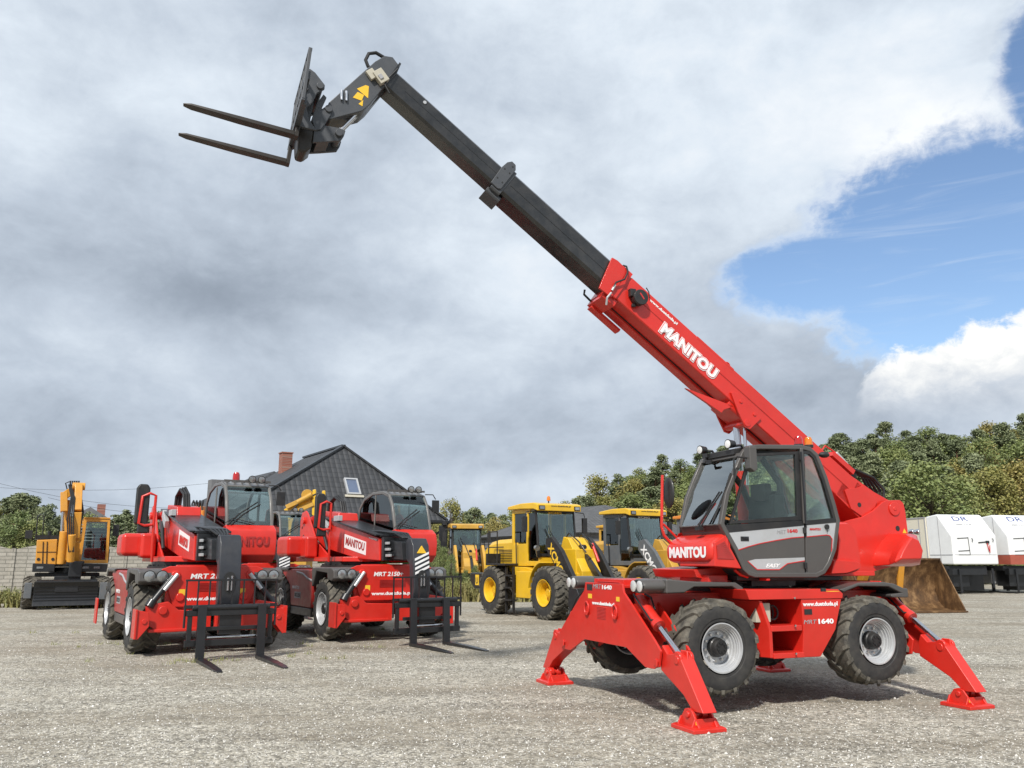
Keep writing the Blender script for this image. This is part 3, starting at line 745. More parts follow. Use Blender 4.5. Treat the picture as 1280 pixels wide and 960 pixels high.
    gpost = MB(); a, b = Y([(1000, 565)])[0], Y([(1006, 655)])[0]; gpost.tube([(a[0], YN + .02, a[1]), (b[0], YN + .02, b[1])], .012); gpost.build('grab_rail', 'satin_black', cab)
    hg = MB()
    for px, py in ((1000.5, 572), (1005.5, 663), (1006.5, 707)):
        q = Y([(px, py)])[0]; hg.box((q[0], YN + .005, q[1]), (.035, .03, .07))
    hg.build('hinge', 'black', cab, bevel=.004)
    # glass
    g1 = MB(); g1.prism(dgi, 'y', YN - .028, YN - .022); g1.build('window_pane', 'glass_side', dr)
    g1 = MB(); g1.prism(rgi, 'y', YN - .028, YN - .022); g1.build('window_pane', 'glass_side', rp)
    ia = Vector((O[21][0], O[21][1])); ib = Vector((O[18][0], O[18][1]))
    def ws(mb, off0, off1, y0, y1_, f0=0., f1=1.):
        a = ia.lerp(ib, f0); b = ia.lerp(ib, f1); mid = a.lerp(b, .5) + Vector((.02, .01))
        mb.loft([[(a.x + o, y, a.y), (mid.x + o, y, mid.y), (b.x + o, y, b.y)][k] for k in (0, 1, 2) for o in (off0,)] + [[(a.x + o, y, a.y), (mid.x + o, y, mid.y), (b.x + o, y, b.y)][k] for k in (2, 1, 0) for o in (off1,)] for y in (y0, y1_))
    g1 = MB(); g1.loft([[(ia.x - .02, y, ia.y - .04), ((ia.x + ib.x) / 2 + .0, y, (ia.y + ib.y) / 2 + .01), (ib.x - .012, y, ib.y), (ib.x - .018, y, ib.y), ((ia.x + ib.x) / 2 - .006, y, (ia.y + ib.y) / 2 + .01), (ia.x - .026, y, ia.y - .04)] for y in (YF + .05, YN - .06)])
    ws_ = g1.build('windscreen', 'glass_front', cab)
    # far side and rear window
    g1 = MB(); fw = [(q[0], q[1]) for q in I[0:9]] + [(I[9][0], I[8][1] - .02), (I[18][0], I[18][1])] + [I[19], I[20], I[21]]
    g1.prism(fw, 'y', YF + .02, YF + .026); g1.build('far_window', 'glass_side', cab)
    g1 = MB(); g1.bar((O[5][0] + .03, (YN + YF) / 2, O[5][1]), (O[8][0] + .03, (YN + YF) / 2, O[8][1]), .74, .006, up=(1, 0, 0)); g1.build('rear_window', 'glass_side', cab)
    ff = MB(); ff.prism([(I[18][0], I[18][1]), (I[8][0], I[8][1] - .02)] + I[9:18], 'y', YF + .01, YF + .04); ff.build('far_panel', 'char', cab)
    # wipers
    wp = MB()
    yb = .80
    def wsp(f, y): return Vector((ia.x + (ib.x - ia.x) * f + .05, y, ia.y + (ib.y - ia.y) * f))
    for dy in (0, .05): wp.tube([wsp(1.04, .72 - dy), wsp(.72, .84 - dy), wsp(.55, .93 - dy)], .010, 6)
    wp.tube([wsp(.95, .93), wsp(.55, .985), wsp(.30, .99)], .012, 6); wp.tube([wsp(1.0, .66), wsp(.62, .90)], .008, 6)
    wp.box(wsp(1.05, .7), (.05, .1, .04))
    wp.build('wiper', 'black', cab); wp = MB()
    wp.tube([wsp(-.05, .30), wsp(.05, .38), wsp(.07, .52)], .012, 6); wp.box(wsp(.07, .46), (.02, .10, .04)); wp.box(wsp(-.04, .34), (.03, .10, .05))
    wp.build('wiper', 'black', cab)
    # mirror by the front post and its bracket
    mm = MB(); q = H(938, 573, 1, 1.12)
    mm.loft([[(q.x + a * .5, q.y + o, q.z + b) for a, b in ((.10, .13), (-.10, .13), (-.10, -.12), (-.02, -.16), (.10, -.12))] for o in (-.05, .06)])
    mi = mm.build('mirror', 'char', cab, bevel=.012)
    mm = MB(); mm.tube([(q.x - .0, q.y, q.z), (q.x + .18, q.y, q.z + .01), (q.x + .21, q.y - .02, q.z - .01), (q.x + .22, q.y - .03, q.z - .20)], .010, 6); mm.build('mirror_arm', 'black', cab)
    # work lights on the front roof edge
    for px, py, y in ((875.5, 562.5, .22), (910.5, 555, .84)):
        q = H(px, py, 1, y); l = MB(); l.rev([(-.10, .02), (-.08, .042), (-.01, .052), (0, .056), (.012, .056)], q, (1, .1, -.05), 18)
        wl = l.build('work_light', 'black', cab); l = MB(); l.rev([(.008, .048), (.016, .045), (.02, .02), (.021, .002)], q, (1, .1, -.05), 16); l.build('lens', 'lens_bright', wl)
        l = MB(); l.tube([q + Vector((-.07, 0, -.02)), q + Vector((-.16, .02, -.01)), q + Vector((-.22, .03, -.09))], .016, 8); l.build('light_bracket', 'satin_black', cab)
    # rear light
    q = H(1030, 568.5, 1, .9); l = MB(); l.sphere(q, .055, 12, sc=(1.4, .9, .7)); l.build('rear_light', 'black', cab)
    # beacons
    for px, py, y, mt in ((998, 551, .62, 'lens_red'), (1010.5, 552, .40, 'lens_amber')):
        q = H(px, py, 1, y); l = MB(); l.cyl(q + Vector((0, 0, -.08)), q + Vector((0, 0, -.045)), .058, seg=18)
        l.rev([(0, .052), (.07, .050), (.105, .036), (.115, .005)], q + Vector((0, 0, -.05)), (0, 0, 1), 18, 1); l.build('beacon', ['black', mt], cab)
    # roof skin
    # interior
    s = MB(); s.box((.30, .60, 1.60), (.52, .52, .16)); s.box((-.02, .60, 2.05), (.14, .50, .62), Matrix.Rotation(-.12, 3, 'Y')); s.tube([(-.1, .82, 2.1), (-.12, .78, 2.5), (.05, .7, 2.8)], .04); s.loft([[(x, .60 + dy * w, z) for dy in (-1, 1) for x in ((x0, x0 - .11) if dy < 0 else (x0 - .11, x0))] for x0, w, z in ((.12, .25, 1.55), (.02, .27, 1.85), (-.06, .24, 2.12), (-.09, .15, 2.25), (-.11, .12, 2.42))])
    s.build('seat', 'seat_cloth', cab, bevel=.03)
    s = MB(); c0 = Vector((.56, .60, 2.06)); ax = Vector((-.45, 0, .9)).normalized(); u_ = ax.cross(Vector((0, 1, 0))).normalized()
    s.tube([c0 + (Vector((0, 1, 0)) * math.cos(t) + u_ * math.sin(t)) * .19 for t in [2 * PI * i / 24 for i in range(25)]], .014, 8)
    for t in (.5, 2.6, 4.7): s.tube([c0, c0 + (Vector((0, 1, 0)) * math.cos(t) + u_ * math.sin(t)) * .19], .012, 6)
    s.tube([c0, c0 - ax * .45], .04, 10); s.build('steering_wheel', 'black', cab)
    s = MB(); s.box((.72, .6, 1.85), (.2, .6, .18)); s.box((.15, .3, 1.85), (.4, .12, .25)); s.box((-.35, .72, 2.02), (.2, .22, .22), Matrix.Rotation(.5, 3, 'Y')); s.box((0.1, .6, 1.46), (1.0, .8, .04)); s.box((-.1, .9, 1.80), (.5, .08, .12))
    s.build('console', 'boom_grey', cab, bevel=.02)
    s = MB(); s.box((.02, .6, 2.40), (.10, .26, .2)); s.tube([(.3, .25, 2.8), (.05, .28, 2.5), (-.1, .3, 2.1)], .04); s.box((0.2, .6, 2.84), (.8, .6, .06)); s.build('head_lining', 'black', cab)
    def T(body, px0, px1, pyb, pyt, mat, bold=.02, shear=0., par=dr):
        a_, b_, c_ = H(px0, pyb, 1, YN - .009), H(px1, pyb, 1, YN - .009), H(px0, pyt, 1, YN - .009)
        return text('lettering', body, par, mat, a_, b_ - a_, (0, 0, 1), (b_ - a_).length, abs(c_.z - a_.z), bold, shear, .003)
    T('MRT', 971, 983, 667.5, 662.5, 'decal_grey', 0., .2); T('1640', 984.5, 997, 666, 661.2, 'decal_red', .04)
    T('MANITOU', 1012, 1026, 663, 660, 'decal_red', .04, .2, rp); T('EASY', 957, 976, 709.5, 704.5, 'decal_white', .03, .5)
build_cab()

def build_body():
    # nose below the windscreen with the name on its front
    q = H(889, 690, 1, .98); xf = q.x
    def Z(py, px=889): return H(px, py, 1, .98).z
    fr = M.X(xf, [(836, 690)])[0]
    yfar = fr[0] - .07
    zt, zb = Z(675), Z(706); 
    secs = []
    back = M.Y(1.0, [(903, 664), (910, 668), (926, 710), (900, 712)])
    xb = back[0][0] - .1
    def sec(x, z0, z1, y0, y1, r):
        pts = []
        for cx, cz, a0 in ((y1 - r, z1 - r, 0), (y0 + r, z1 - r, 90), (y0 + r, z0 + r, 180), (y1 - r, z0 + r, 270)):
            for k in range(5):
                a = R(a0 + k * 22.5); pts.append((x, cx + math.cos(a) * r, cz + math.sin(a) * r))
        return pts
    m = MB()
    m.loft([sec(xf + .02, zb + .07, zt - .07, yfar + .07, .91, .06), sec(xf, zb + .04, zt - .03, yfar + .03, .96, .08), sec(xf - .06, zb + .02, zt + .02, yfar, 1.0, .09),
            sec(xf - .22, zb, back[0][1] - .01, yfar - .02, 1.01, .09), sec(back[0][0] - .02, zb - .01, back[0][1] + .01, yfar - .02, 1.01, .08), sec(xb, zb - .01, back[0][1] - .0, yfar, 1.0, .08)])
    # cheek running back under the cab
    m.prism(M.Y(1.0, [(893, 678), (905, 670), (927, 711), (893, 708)]), 'y', .3, 1.008)
    nose = m.build('nose_cover', 'red', T1, bevel=.01, ang=50)
    # vent
    v = MB()
    a = M.Y(1.008, [(895.5, 682), (905, 676), (918, 699), (896.5, 698)])
    for k in range(9):
        t = (k + .5) / 9
        p0 = Vector(a[0]).lerp(Vector(a[3]), t); p1 = Vector(a[1]).lerp(Vector(a[2]), t)
        v.bar((p0.x, 1.012, p0.y), (p1.x, 1.012, p1.y), .010, .018, up=(0, 0, 1))
    v.build('vent', 'red_faded', nose)
    o = H(837.2, 697.5, 0, xf + .02); e = H(883, 697, 0, xf + .02); c = H(837.2, 684, 0, xf + .02)
    text('lettering', 'MANITOU', nose, 'decal_white', o, (0, 1, 0), (0, 0, 1), abs(e.y - o.y), abs(c.z - o.z), .05, 0, .004)
    # turret deck and frame under cab
    t = MB()
    t.prism([(.1, 1.40), (-1.9, 1.40), (-1.9, 1.46), (.1, 1.46)], 'y', -.6, .35)
    t.prism(M.Y(.6, [(866, 712), (930, 706), (945, 724), (900, 728), (870, 722)]), 'y', -.3, .62)
    t.box((.80, .45, 1.38), (.26, .6, .10)); t.box((.3, .9, 1.385), (.05, .2, .03)); t.tube([H(918, 712, 1, .9), H(925, 718, 1, .9), H(935, 721, 1, .9)], .02)
    t.build('turret_deck', 'red', T1, bevel=.01)
    t = MB(); t.box((.15, .62, 1.40), (.95, .5, .06)); t.box((-.2, .3, 1.385), (1.5, .9, .05)); t.build('cab_mount', 'black', T1, bevel=.008)
    # boom carrier plates
    pl = [(1044, 656), (1062, 650), (1078, 646), (1092, 638), (1103, 628), (1108, 625.5), (1125, 625), (1129.5, 629), (1132, 640), (1135, 665), (1137, 690), (1120, 707), (1086, 716), (1070, 713), (1044, 700)]
    P_ = M.Y(.06, pl)
    m = MB(); m.prism(P_, 'y', .02, .06); m.prism(P_, 'y', -.50, -.46)
    lo = [(x, z) for x, z in P_ if z < 2.0]
    m.prism([(P_[9][0] - .0, P_[9][1] - .15), (P_[10][0], P_[10][1]), (P_[12][0], P_[12][1]), (P_[14][0], P_[14][1]), (P_[14][0], P_[14][1] + .12)], 'y', -.47, .03)
    pv = H(1117.5, 636, 1, .06); m.cyl((pv.x, .06, pv.z), (pv.x, .078, pv.z), .095, seg=28); m.cyl((pv.x, .07, pv.z), (pv.x, .085, pv.z), .03, seg=16)
    m.cyl((pv.x, -.5, pv.z), (pv.x, .06, pv.z), .07, seg=24)
    cp = m.build('boom_carrier', 'red', T1, bevel=.01)
    q = H(1122, 660.5, 1, .06); k = MB(); k.cyl((q.x, .055, q.z), (q.x, .064, q.z), .036, seg=18); k.build('hole', 'decal_black', cp)
    q = H(1130.5, 664, 1, .06); k = MB(); k.prism([(q.x - .035, q.z - .025), (q.x + .035, q.z - .025), (q.x, q.z + .035)], 'y', .061, .064); k.build('warning_sticker', 'decal_yellow', cp)
    # counterweight
    Pb = M.Y(.08, [(1093, 708), (1092, 700), (1096, 688), (1104, 676), (1113, 667), (1139, 667), (1147, 690), (1140, 708)])
    Pm = M.Y(.34, [(1112, 706.5), (1112, 699), (1116, 687), (1123, 675), (1131, 667.5), (1146, 669), (1153, 688), (1150, 706)])
    Pn = M.Y(.62, [(1122, 704), (1121, 701), (1126, 690), (1133, 678), (1139, 670), (1149, 675), (1155.5, 690), (1153, 703)])
    m = MB(); m.loft([[(x, .02, z) for x, z in Pb], [(x, .08, z) for x, z in Pb], [(x, .34, z) for x, z in Pm], [(x, .58, z) for x, z in Pn], [(x * .8 + Pn[4][0] * .2, .64, z * .8 + 1.82 * .2) for x, z in Pn]])
    m.loft([[(x, .02, z) for x, z in Pb], [(x, -.5, z) for x, z in Pb], [(x - .1, -1.0, z) for x, z in Pb]])
    m.build('counterweight', 'red', T1, bevel=.02, ang=50)
    # cover behind cab
    m = MB(); cv = smooth_poly(M.Y(.84, [(1046, 652), (1062, 652), (1071, 661), (1078, 700), (1077, 714), (1060, 718), (1038, 718), (1046, 690)]), .22, 3)
    cvi = poly_inset(cv, .03)
    m.loft([[(x, .28, z) for x, z in cv], [(x, .78, z) for x, z in cv], [(x, .84, z) for x, z in cvi]])
    cw = smooth_poly(M.Y(.92, [(1042, 698), (1070, 700), (1078, 704), (1078, 711), (1060, 718), (1037, 719)]), .2, 3); cwi = poly_inset(cw, .02)
    m.loft([[(x, .5, z) for x, z in cw], [(x, .88, z) for x, z in cw], [(x, .92, z) for x, z in cwi]])
    m.build('rear_cover', 'red', T1, ang=60)
    # engine cover on the far side
    m = MB(); m.box((-1.2, -.95, 1.72), (1.7, .8, .55)); m.build('engine_cover', 'red', T1, bevel=.06)
    # round rear lamps peeping out behind
    for px in (1140, 1147):
        q = H(px, 665, 1, -.5); l = MB(); l.rev([(-.05, .03), (0, .045), (.02, .042), (.03, .02)], q, (-.6, .8, 0), 14); l.build('rear_lamp', 'chrome', T1)
    # mirror arm at the far front corner
    a = MB(); a.tube([H(828, 594, 1, .12), H(827.5, 625, 1, .12), H(827, 658, 1, .12), H(830, 669, 1, .12), H(843, 684, 1, .12)], .018, 10)
    a.tube([H(829, 655, 1, .12), H(846, 672, 1, .12)], .014, 8)
    ar = a.build('mirror_arm', 'red', T1)
    q = H(836, 616, 1, .12); a = MB(); a.sphere((q.x, q.y, q.z), 1, 20, sc=(.035, .12, .19)); a.build('mirror', 'black', ar)
build_body()

# ------------------------------------------------------------------ boom
BE = R(36); PV = M.hit(1117.5, 635.5, 1, 0)
def B(a, b, y=0.): return Vector((PV.x + a * math.cos(BE) - b * math.sin(BE), y, PV.z + a * math.sin(BE) + b * math.cos(BE)))
def binv(px, py, y):
    h = H(px, py, 1, y); dx, dz = h.x - PV.x, h.z - PV.z
    return dx * math.cos(BE) + dz * math.sin(BE), -dx * math.sin(BE) + dz * math.cos(BE)
def bbox(mb, a0, a1, b0, b1, y0, y1, ch=0., m=0):
    prof = [(b0, y0 + ch), (b0 + ch, y0), (b1 - ch, y0), (b1, y0 + ch), (b1, y1 - ch), (b1 - ch, y1), (b0 + ch, y1), (b0, y1 - ch)] if ch else [(b0, y0), (b1, y0), (b1, y1), (b0, y1)]
    mb.loft([[B(a, b, y) for b, y in prof] for a in (a0, a1)], m)
def bplate(mb, pts, y0, y1, ysurv, m=0):
    P_ = M.Y(ysurv, pts); mb.prism(P_, 'y', y0, y1, m)
def build_boom():
    m = MB()
    bbox(m, .35, 5.12, -.46, -.07, -.42, 0, .012)
    bbox(m, .7, 4.95, -.255, -.075, -.415, .006, .004)
    bbox(m, .9, 5.0, -.50, -.455, -.42, -.26, .01)
    bbox(m, 3.6, 4.95, -.075, -.055, -.40, -.02, .006)
    # foot gusset and the plate over it
    bplate(m, [(1056, 613), (1059, 611), (1072, 609.5), (1080, 606), (1087, 613), (1096, 627), (1094, 634), (1079, 646.5), (1064, 636)], .002, .022, .02)
    m.prism([tuple((B(a, b).x, B(a, b).z)) for a, b in ((.9, -.46), (.9, -.08), (.4, -.02), (-.08, .09), (-.1, -.1), (.2, -.5))], 'y', -.41, 0)
    bplate(m, [(857, 485), (918, 508), (905, 512), (902, 516)], -.06, -.02, -.02)
    # end collar
    bbox(m, 4.98, 5.14, -.48, -.03, -.44, .022, .01)
    bplate(m, [(765, 322), (772, 326), (784, 338), (776, 352), (764, 372), (749, 360), (752, 352)], -.005, .028, .02)
    bbox(m, 4.93, 5.13, -.56, -.46, -.46, -.02, .01); bbox(m, 4.6, 5.10, -.60, -.55, -.46, -.34, .01)
    # lift ram bracket
    bplate(m, [(913, 491), (917, 490), (926, 495), (951, 523), (937, 536.5), (931, 534), (922, 515)], .0, .03, .015)
    bplate(m, [(913, 491), (917, 490), (926, 495), (951, 523), (937, 536.5), (931, 534), (922, 515)], -.45, -.42, .015)
    a0, b0 = binv(933, 529, 0.01)
    m.cyl(B(a0, b0, -.45), B(a0, b0, .04), .05, seg=18); bbox(m, a0 - .05, a0 + .35, b0 + .02, -.44, -.40, -.02, .02)
    for px, py in ((926, 502), (943, 518), (935, 528)):
        a1, b1 = binv(px, py, .03); m.cyl(B(a1, b1, .025), B(a1, b1, .042), .022, seg=14)
    # lifting eye
    a1, b1 = binv(911, 455, -.05); m.tube([B(a1 + .045 * math.cos(t), b1 - .02 + .045 * math.sin(t), -.08) for t in [PI * i / 8 for i in range(9)]], .010, 6); bbox(m, a1 - .08, a1 + .6, -.10, -.066, -.12, .009, .004)
    boom = m.build('outer_boom', 'red', T1, bevel=.008)
    q = binv(1074, 631, .02); k = MB(); k.cyl(B(*q, .018), B(*q, .025), .032, seg=16); k.build('hole', 'decal_black', boom)
    # seam lines along the side
    s = MB(); bbox(s, .9, 4.9, -.262, -.256, -.001, .002); s.build('seam', 'red_faded', boom)
    s = MB(); bbox(s, 1.0, 4.9, -.466, -.459, -.262, -.236); bbox(s, 3.4, 3.45, -.475, -.455, -.42, -.3); s.build('bottom_groove', 'black', boom)
    # telescoping sections
    m = MB(); bbox(m, 5.0, 7.02, -.405, -.058, -.385, -.03, .035); bbox(m, 5.1, 6.9, -.245, -.235, -.386, -.026, .002)
    bbox(m, 5.1, 6.95, -.07, -.045, -.36, -.08, .006)
    s1 = m.build('middle_boom', 'boom_black', T1, bevel=.006)
    m = MB(); bbox(m, 6.9, 8.9, -.365, -.085, -.35, -.065, .03); bbox(m, 7.1, 8.6, -.225, -.217, -.351, -.062, .002); bbox(m, 7.1, 8.8, -.095, -.072, -.33, -.11, .006)
    s2 = m.build('inner_boom', 'boom_black', T1, bevel=.006)
    m = MB(); bplate(m, [(627, 209), (634, 203), (640, 202), (644.5, 206.5), (644.5, 213), (626, 236.5), (622, 236), (613.5, 228)], -.025, .0, -.01)
    bbox(m, 6.93, 7.08, -.45, -.04, -.40, -.022, .02); bbox(m, 6.88, 7.10, -.50, -.42, -.36, -.08, .02)
    cl = m.build('boom_collar', 'boom_grey', T1, bevel=.006)
    s = MB()
    for px, py in ((631, 211), (637, 216.5), (622, 222), (641, 208.5), (628, 228)):
        a1, b1 = binv(px, py, 0); s.cyl(B(a1, b1, -.002), B(a1, b1, .003), .011, seg=10)
    s.build('bolt_hole', 'decal_black', cl)
    # chalky scuffs where the section slides
    s = MB()
    for k in range(0):
        a1 = 5.25 + k * .1 + random.uniform(-.03, .03); s.tube([B(a1 + t * .09, -.37 + .012 * math.sin(t * 5 + k), -.0255) for t in (0, .3, .6, 1)], .005, 4)
    s.bm.free()
    q = binv(531, 128, -.06); s = MB(); s.cyl(B(*q, -.064), B(*q, -.055), .022, seg=14); s.build('round_plug', 'silver', s2)
    # cable reel
    a1, b1 = binv(798.5, 373, .05); r_ = MB(); r_.cyl(B(a1, b1, 0), B(a1, b1, .09), .095, seg=26); r_.cyl(B(a1, b1, .09), B(a1, b1, .12), .105, .10, seg=26); r_.box(B(a1 + .11, b1, .04), (.08, .07, .10)); r_.box(B(a1, b1 - .12, .03), (.05, .04, .04))
    rl = r_.build('cable_reel', 'black', T1, bevel=.006)
    s = MB(); s.bar(B(a1 + .045, b1 + .03, .1215), B(a1 - .045, b1 - .0, .1215), .018, .004, up=(0, 1, 0)); s.build('reel_mark', 'decal_red', rl)
    hh = MB(); hh.tube([H(765, 363, 1, .05), H(770, 353, 1, .07), H(781, 349, 1, .07), H(785, 340, 1, .06), H(783, 333, 1, .03), H(779, 332, 1, -.02)], .012, 8)
    hh.tube([H(812, 372, 1, .03), H(811, 365, 1, .0), H(808, 360, 1, -.05)], .008, 6); hh.tube([H(731, 362, 1, -.42), H(730, 368, 1, -.44), H(740, 378, 1, -.42), H(747, 380, 1, -.38)], .015)
    hh.build('hose', 'hose', boom)
    hh = MB(); hh.tube([H(764, 366, 1, .05), H(759, 372, 1, .06), H(758, 381, 1, .02)], .014); hh.tube([H(765, 363, 1, .05), H(769, 356, 1, .06)], .016); hh.build('hose_fitting', 'silver', boom)
    # hoses over the boom foot
    hh = MB()
    for k in range(5):
        y = -.08 - k * .06; hh.tube([B(.95 - .02 * k, .0, y), B(.75, .10 + .01 * k, y), B(.45, .20 + .012 * k, y), B(.22, .17 - .01 * k, y), B(.12, 0.0, y), B(.15, -.12, y)], .020, 8)
    hh.box(B(.8, .03, -.2), (.24, .2, .08), Matrix.Rotation(-BE, 3, 'Y')); hh.build('hose', 'hose', T1)
    hh = MB(); hh.tube([B(1.35, -.06, -.1), B(1.33, .07, -.1), B(1.15, .10, -.1), B(1.05, .03, -.12)], .012, 6); hh.box(B(1.0, .02, -.15), (.42, .25, .07), Matrix.Rotation(-BE, 3, 'Y')); hh.build('valve_cover', 'red', T1)
    hh = MB(); hh.box(B(.98, .10, -.2), (.26, .15, .1), Matrix.Rotation(-BE - .1, 3, 'Y')); hh.build('valve_block', 'silver', T1, bevel=.02)
    # lift ram
    m = MB(); p1 = B(a0, b0, -.21); p0 = Vector((-.35, -.21, 1.75)); d = p1 - p0
    m.cyl(p0, p0 + d * .62, .085, seg=22); lr = m.build('lift_ram', 'red', T1); m = MB(); m.cyl(p0 + d * .6, p1, .045, seg=18); m.tube([p0 + d * .5 + Vector((0, .12, 0)), p1 + Vector((-.04, .12, -.02))], .022); m.build('ram_rod', 'chrome', lr)
    # writing
    o = H(824.5, 414, 1, .006); e = H(893, 476, 1, .006); c = H(834.5, 403, 1, .006); L_ = (e - o).length; hgt = .145
    u = (B(0, 0) - B(1, 0)).normalized(); v = (B(0, 1) - B(0, 0)).normalized()
    for i, (mt, bd, of, g) in enumerate((('decal_white', .10, .001, .020), ('red', .065, .004, .010), ('decal_white', .04, .007, .002))):
        text('lettering', 'MANITOU', boom, mt, o - u * g - v * g + Vector((0, 0, 0)), u, v, L_ - .03 + 2 * g, hgt + 2 * g, bd, .0, of)
    o = H(811, 376.5, 1, .006); e = H(846.5, 405, 1, .006)
    text('lettering', 'www.duetduda.pl', boom, 'decal_white', o, u, v, (e - o).length, .05, .03, 0, .003)
    # head
    m = MB()
    bplate(m, [(469, 76.5), (481, 69.5), (491, 71), (500, 83), (496, 92), (484, 104), (462, 131), (453, 138.5), (430, 144.5), (413, 149), (405, 146), (411, 128)], -.36, -.045, -.045)
    hd = m.build('boom_head', 'boom_grey', T1, bevel=.01)
    f = MB(); f.prism(M.Y(-.04, [(499.5, 78), (501.5, 80), (487, 99), (485, 98)]), 'y', -.37, -.035); f.build('head_flange', 'satin_black', hd)
    hh = MB()
    for y in (-.12, -.18): hh.tube([H(480, 72, 1, y), H(470, 66, 1, y), H(461, 67, 1, y), H(457, 75, 1, y), H(460, 83, 1, y), H(466, 86, 1, y)], .022, 8)
    hh.tube([H(497, 86, 1, -.03), H(484, 99, 1, .0), H(481, 106, 1, .0), H(487, 117, 1, .0)], .010, 6); hh.build('hose', 'hose', hd)
    bx = MB(); c = H(476, 95.5, 1, -.0); bx.box(c + Vector((0, -.01, 0)), (.17, .07, .13), Matrix.Rotation(R(-50), 3, 'Y')); c2 = H(465, 92, 1, -.0); bx.box(c2 + Vector((0, -.02, 0)), (.12, .05, .10), Matrix.Rotation(R(-50), 3, 'Y')); bx.build('junction_box', 'beige_box', hd, bevel=.006)
    bx = MB(); c = H(476, 95.5, 1, .03); bx.box(c + Vector((0, .001, 0)), (.06, .012, .05), Matrix.Rotation(R(-50), 3, 'Y')); bx.build('box_cover', 'decal_grey', hd, bevel=.003)
    s = MB()
    bplate(s, [(446, 111), (457, 106.5), (461, 108), (460, 123)], -.046, -.041, -.045); bplate(s, [(441, 122), (447, 115), (455, 119), (452, 126)], -.046, -.041, -.045); bplate(s, [(448, 130), (454, 125), (453, 133)], -.046, -.041, -.045)
    s.build('warning_sticker', 'decal_yellow', hd)
    cc = MB()
    for y0_, px, py in ((-.03, 427, 117), (-.03, 433, 118)):
        p = H(px, py + 8, 1, y0_); q = H(px, py - 4, 1, y0_); cc.tube([p, q], .016, 8)
    cc.build('hose_coupling', 'chrome', hd)
    # tilt ram
    m = MB(); p0, p1 = H(480, 110, 1, -.2), H(424, 166, 1, -.2); m.cyl(p0, p0.lerp(p1, .45), .045, seg=16); m.cyl(p0, p1, .026, seg=14, m=1); m.tube([p0 + Vector((0, .07, 0)), p1 + Vector((0, .07, 0))], .018, 8, 1)
    m.build('tilt_ram', ['boom_grey', 'chrome'], T1)
    m = MB()
    for y0_, y1_ in ((-.08, -.045), (-.36, -.325)):
        bplate(m, [(393, 157), (407, 157), (424, 160), (432, 163.5), (430, 170), (426, 176), (404, 177.5), (391, 178)], y0_, y1_, -.05)
        bplate(m, [(404, 119), (408, 123), (401, 138), (410, 132), (415, 137), (413, 145), (401, 163), (394, 164), (389, 150), (396, 130)], y0_ + .0, y1_ + .02, -.05)
    for px, py in ((424, 166), (411, 136)): q = H(px, py, 1, -.02); m.cyl((q.x, -.40, q.z), (q.x, -.005, q.z), .045, seg=16)
    bplate(m, [(396, 163), (410, 158), (412, 176), (396, 177)], -.33, -.08, -.05)
    m.build('tilt_link', 'boom_grey', T1, bevel=.006)
    # carriage and backrest
    m = MB()
    side = [(383, 86), (388, 87), (394, 91.5), (406, 107), (405.5, 112), (396, 117), (391, 128), (383, 135), (386, 150), (396, 164), (372, 158), (373, 120), (376, 103)]
    for y0_ in (.06, -.50): bplate(m, side, y0_, y0_ + .03, .075)
    for px, py in ((382, 110), (400, 108)):
        q = H(px, py, 1, .09); m.cyl((q.x, -.52, q.z), (q.x, .115, q.z), .04, seg=18)
    nt_ = H(388, 61, 1, .66); nb_ = H(379, 124, 1, .66)
    # backrest plane runs from nt_ (top) to nb_ (bottom), between y .42 and -.83
    up = (nt_ - nb_).normalized(); Hh = (nt_ - nb_).length; fwd = Vector((up.z, 0, -up.x))
    def K(h, y, f=0.): return nb_ + up * (Hh * h) + fwd * f + Vector((0, y - .66, 0))
    for y in (.66, .46, .26, .07, -.12, -.32, -.52):
        m.bar(K(.0, y), K(1., y), .035, .05 if y in (.66, -.52) else .02, up=(0, 1, 0))
    for h in (0.02, .42, .98): m.bar(K(h, .68), K(h, -.54), .06 if h != .98 else .04, .04, up=tuple(fwd))
    m.bar(K(.05, .60, -.02), K(.05, -.50, -.02), .10, .05, up=tuple(fwd)); m.bar(K(.55, .60, -.02), K(.55, -.50, -.02), .10, .05, up=tuple(fwd))
    bplate(m, [(374, 118), (392, 128), (388, 150), (396, 164), (372, 160)], -.40, -.05, -.05)
    cg = m.build('fork_carriage', 'boom_grey', T1, bevel=.006)
    m = MB(); bplate(m, [(371, 156), (395, 160), (389, 184), (381, 190), (372, 187)], -.36, -.06, -.05); m.build('carriage_foot', 'steel_dark', cg, bevel=.03)
    for (y, a, b) in ((.05, (368, 169), (229, 131)), (-.45, (357.5, 203), (223, 168))):
        p, q = H(*a, 1, y), H(*b, 1, y); f = MB()
        d = (q - p).normalized(); n = Vector((-d.z, 0, d.x)); n = n if n.z > 0 else -n
        f.loft([[pp + n * hh + Vector((0, ww, 0)) for hh, ww in ((-h0, -w0), (-h0, w0), (h1, w0), (h1, -w0))] for pp, h0, h1, w0 in ((p, .025, .025, .06), (p.lerp(q, .5), .022, .022, .06), (p.lerp(q, .93), .010, .016, .055), (q, .004, .008, .03))])
        f.bar(p - d * .02 - n * .03, p - d * .02 + n * .62, .11, .045, up=tuple(d))
        f.build('fork', 'steel_dark', T1, bevel=.006)
build_boom()
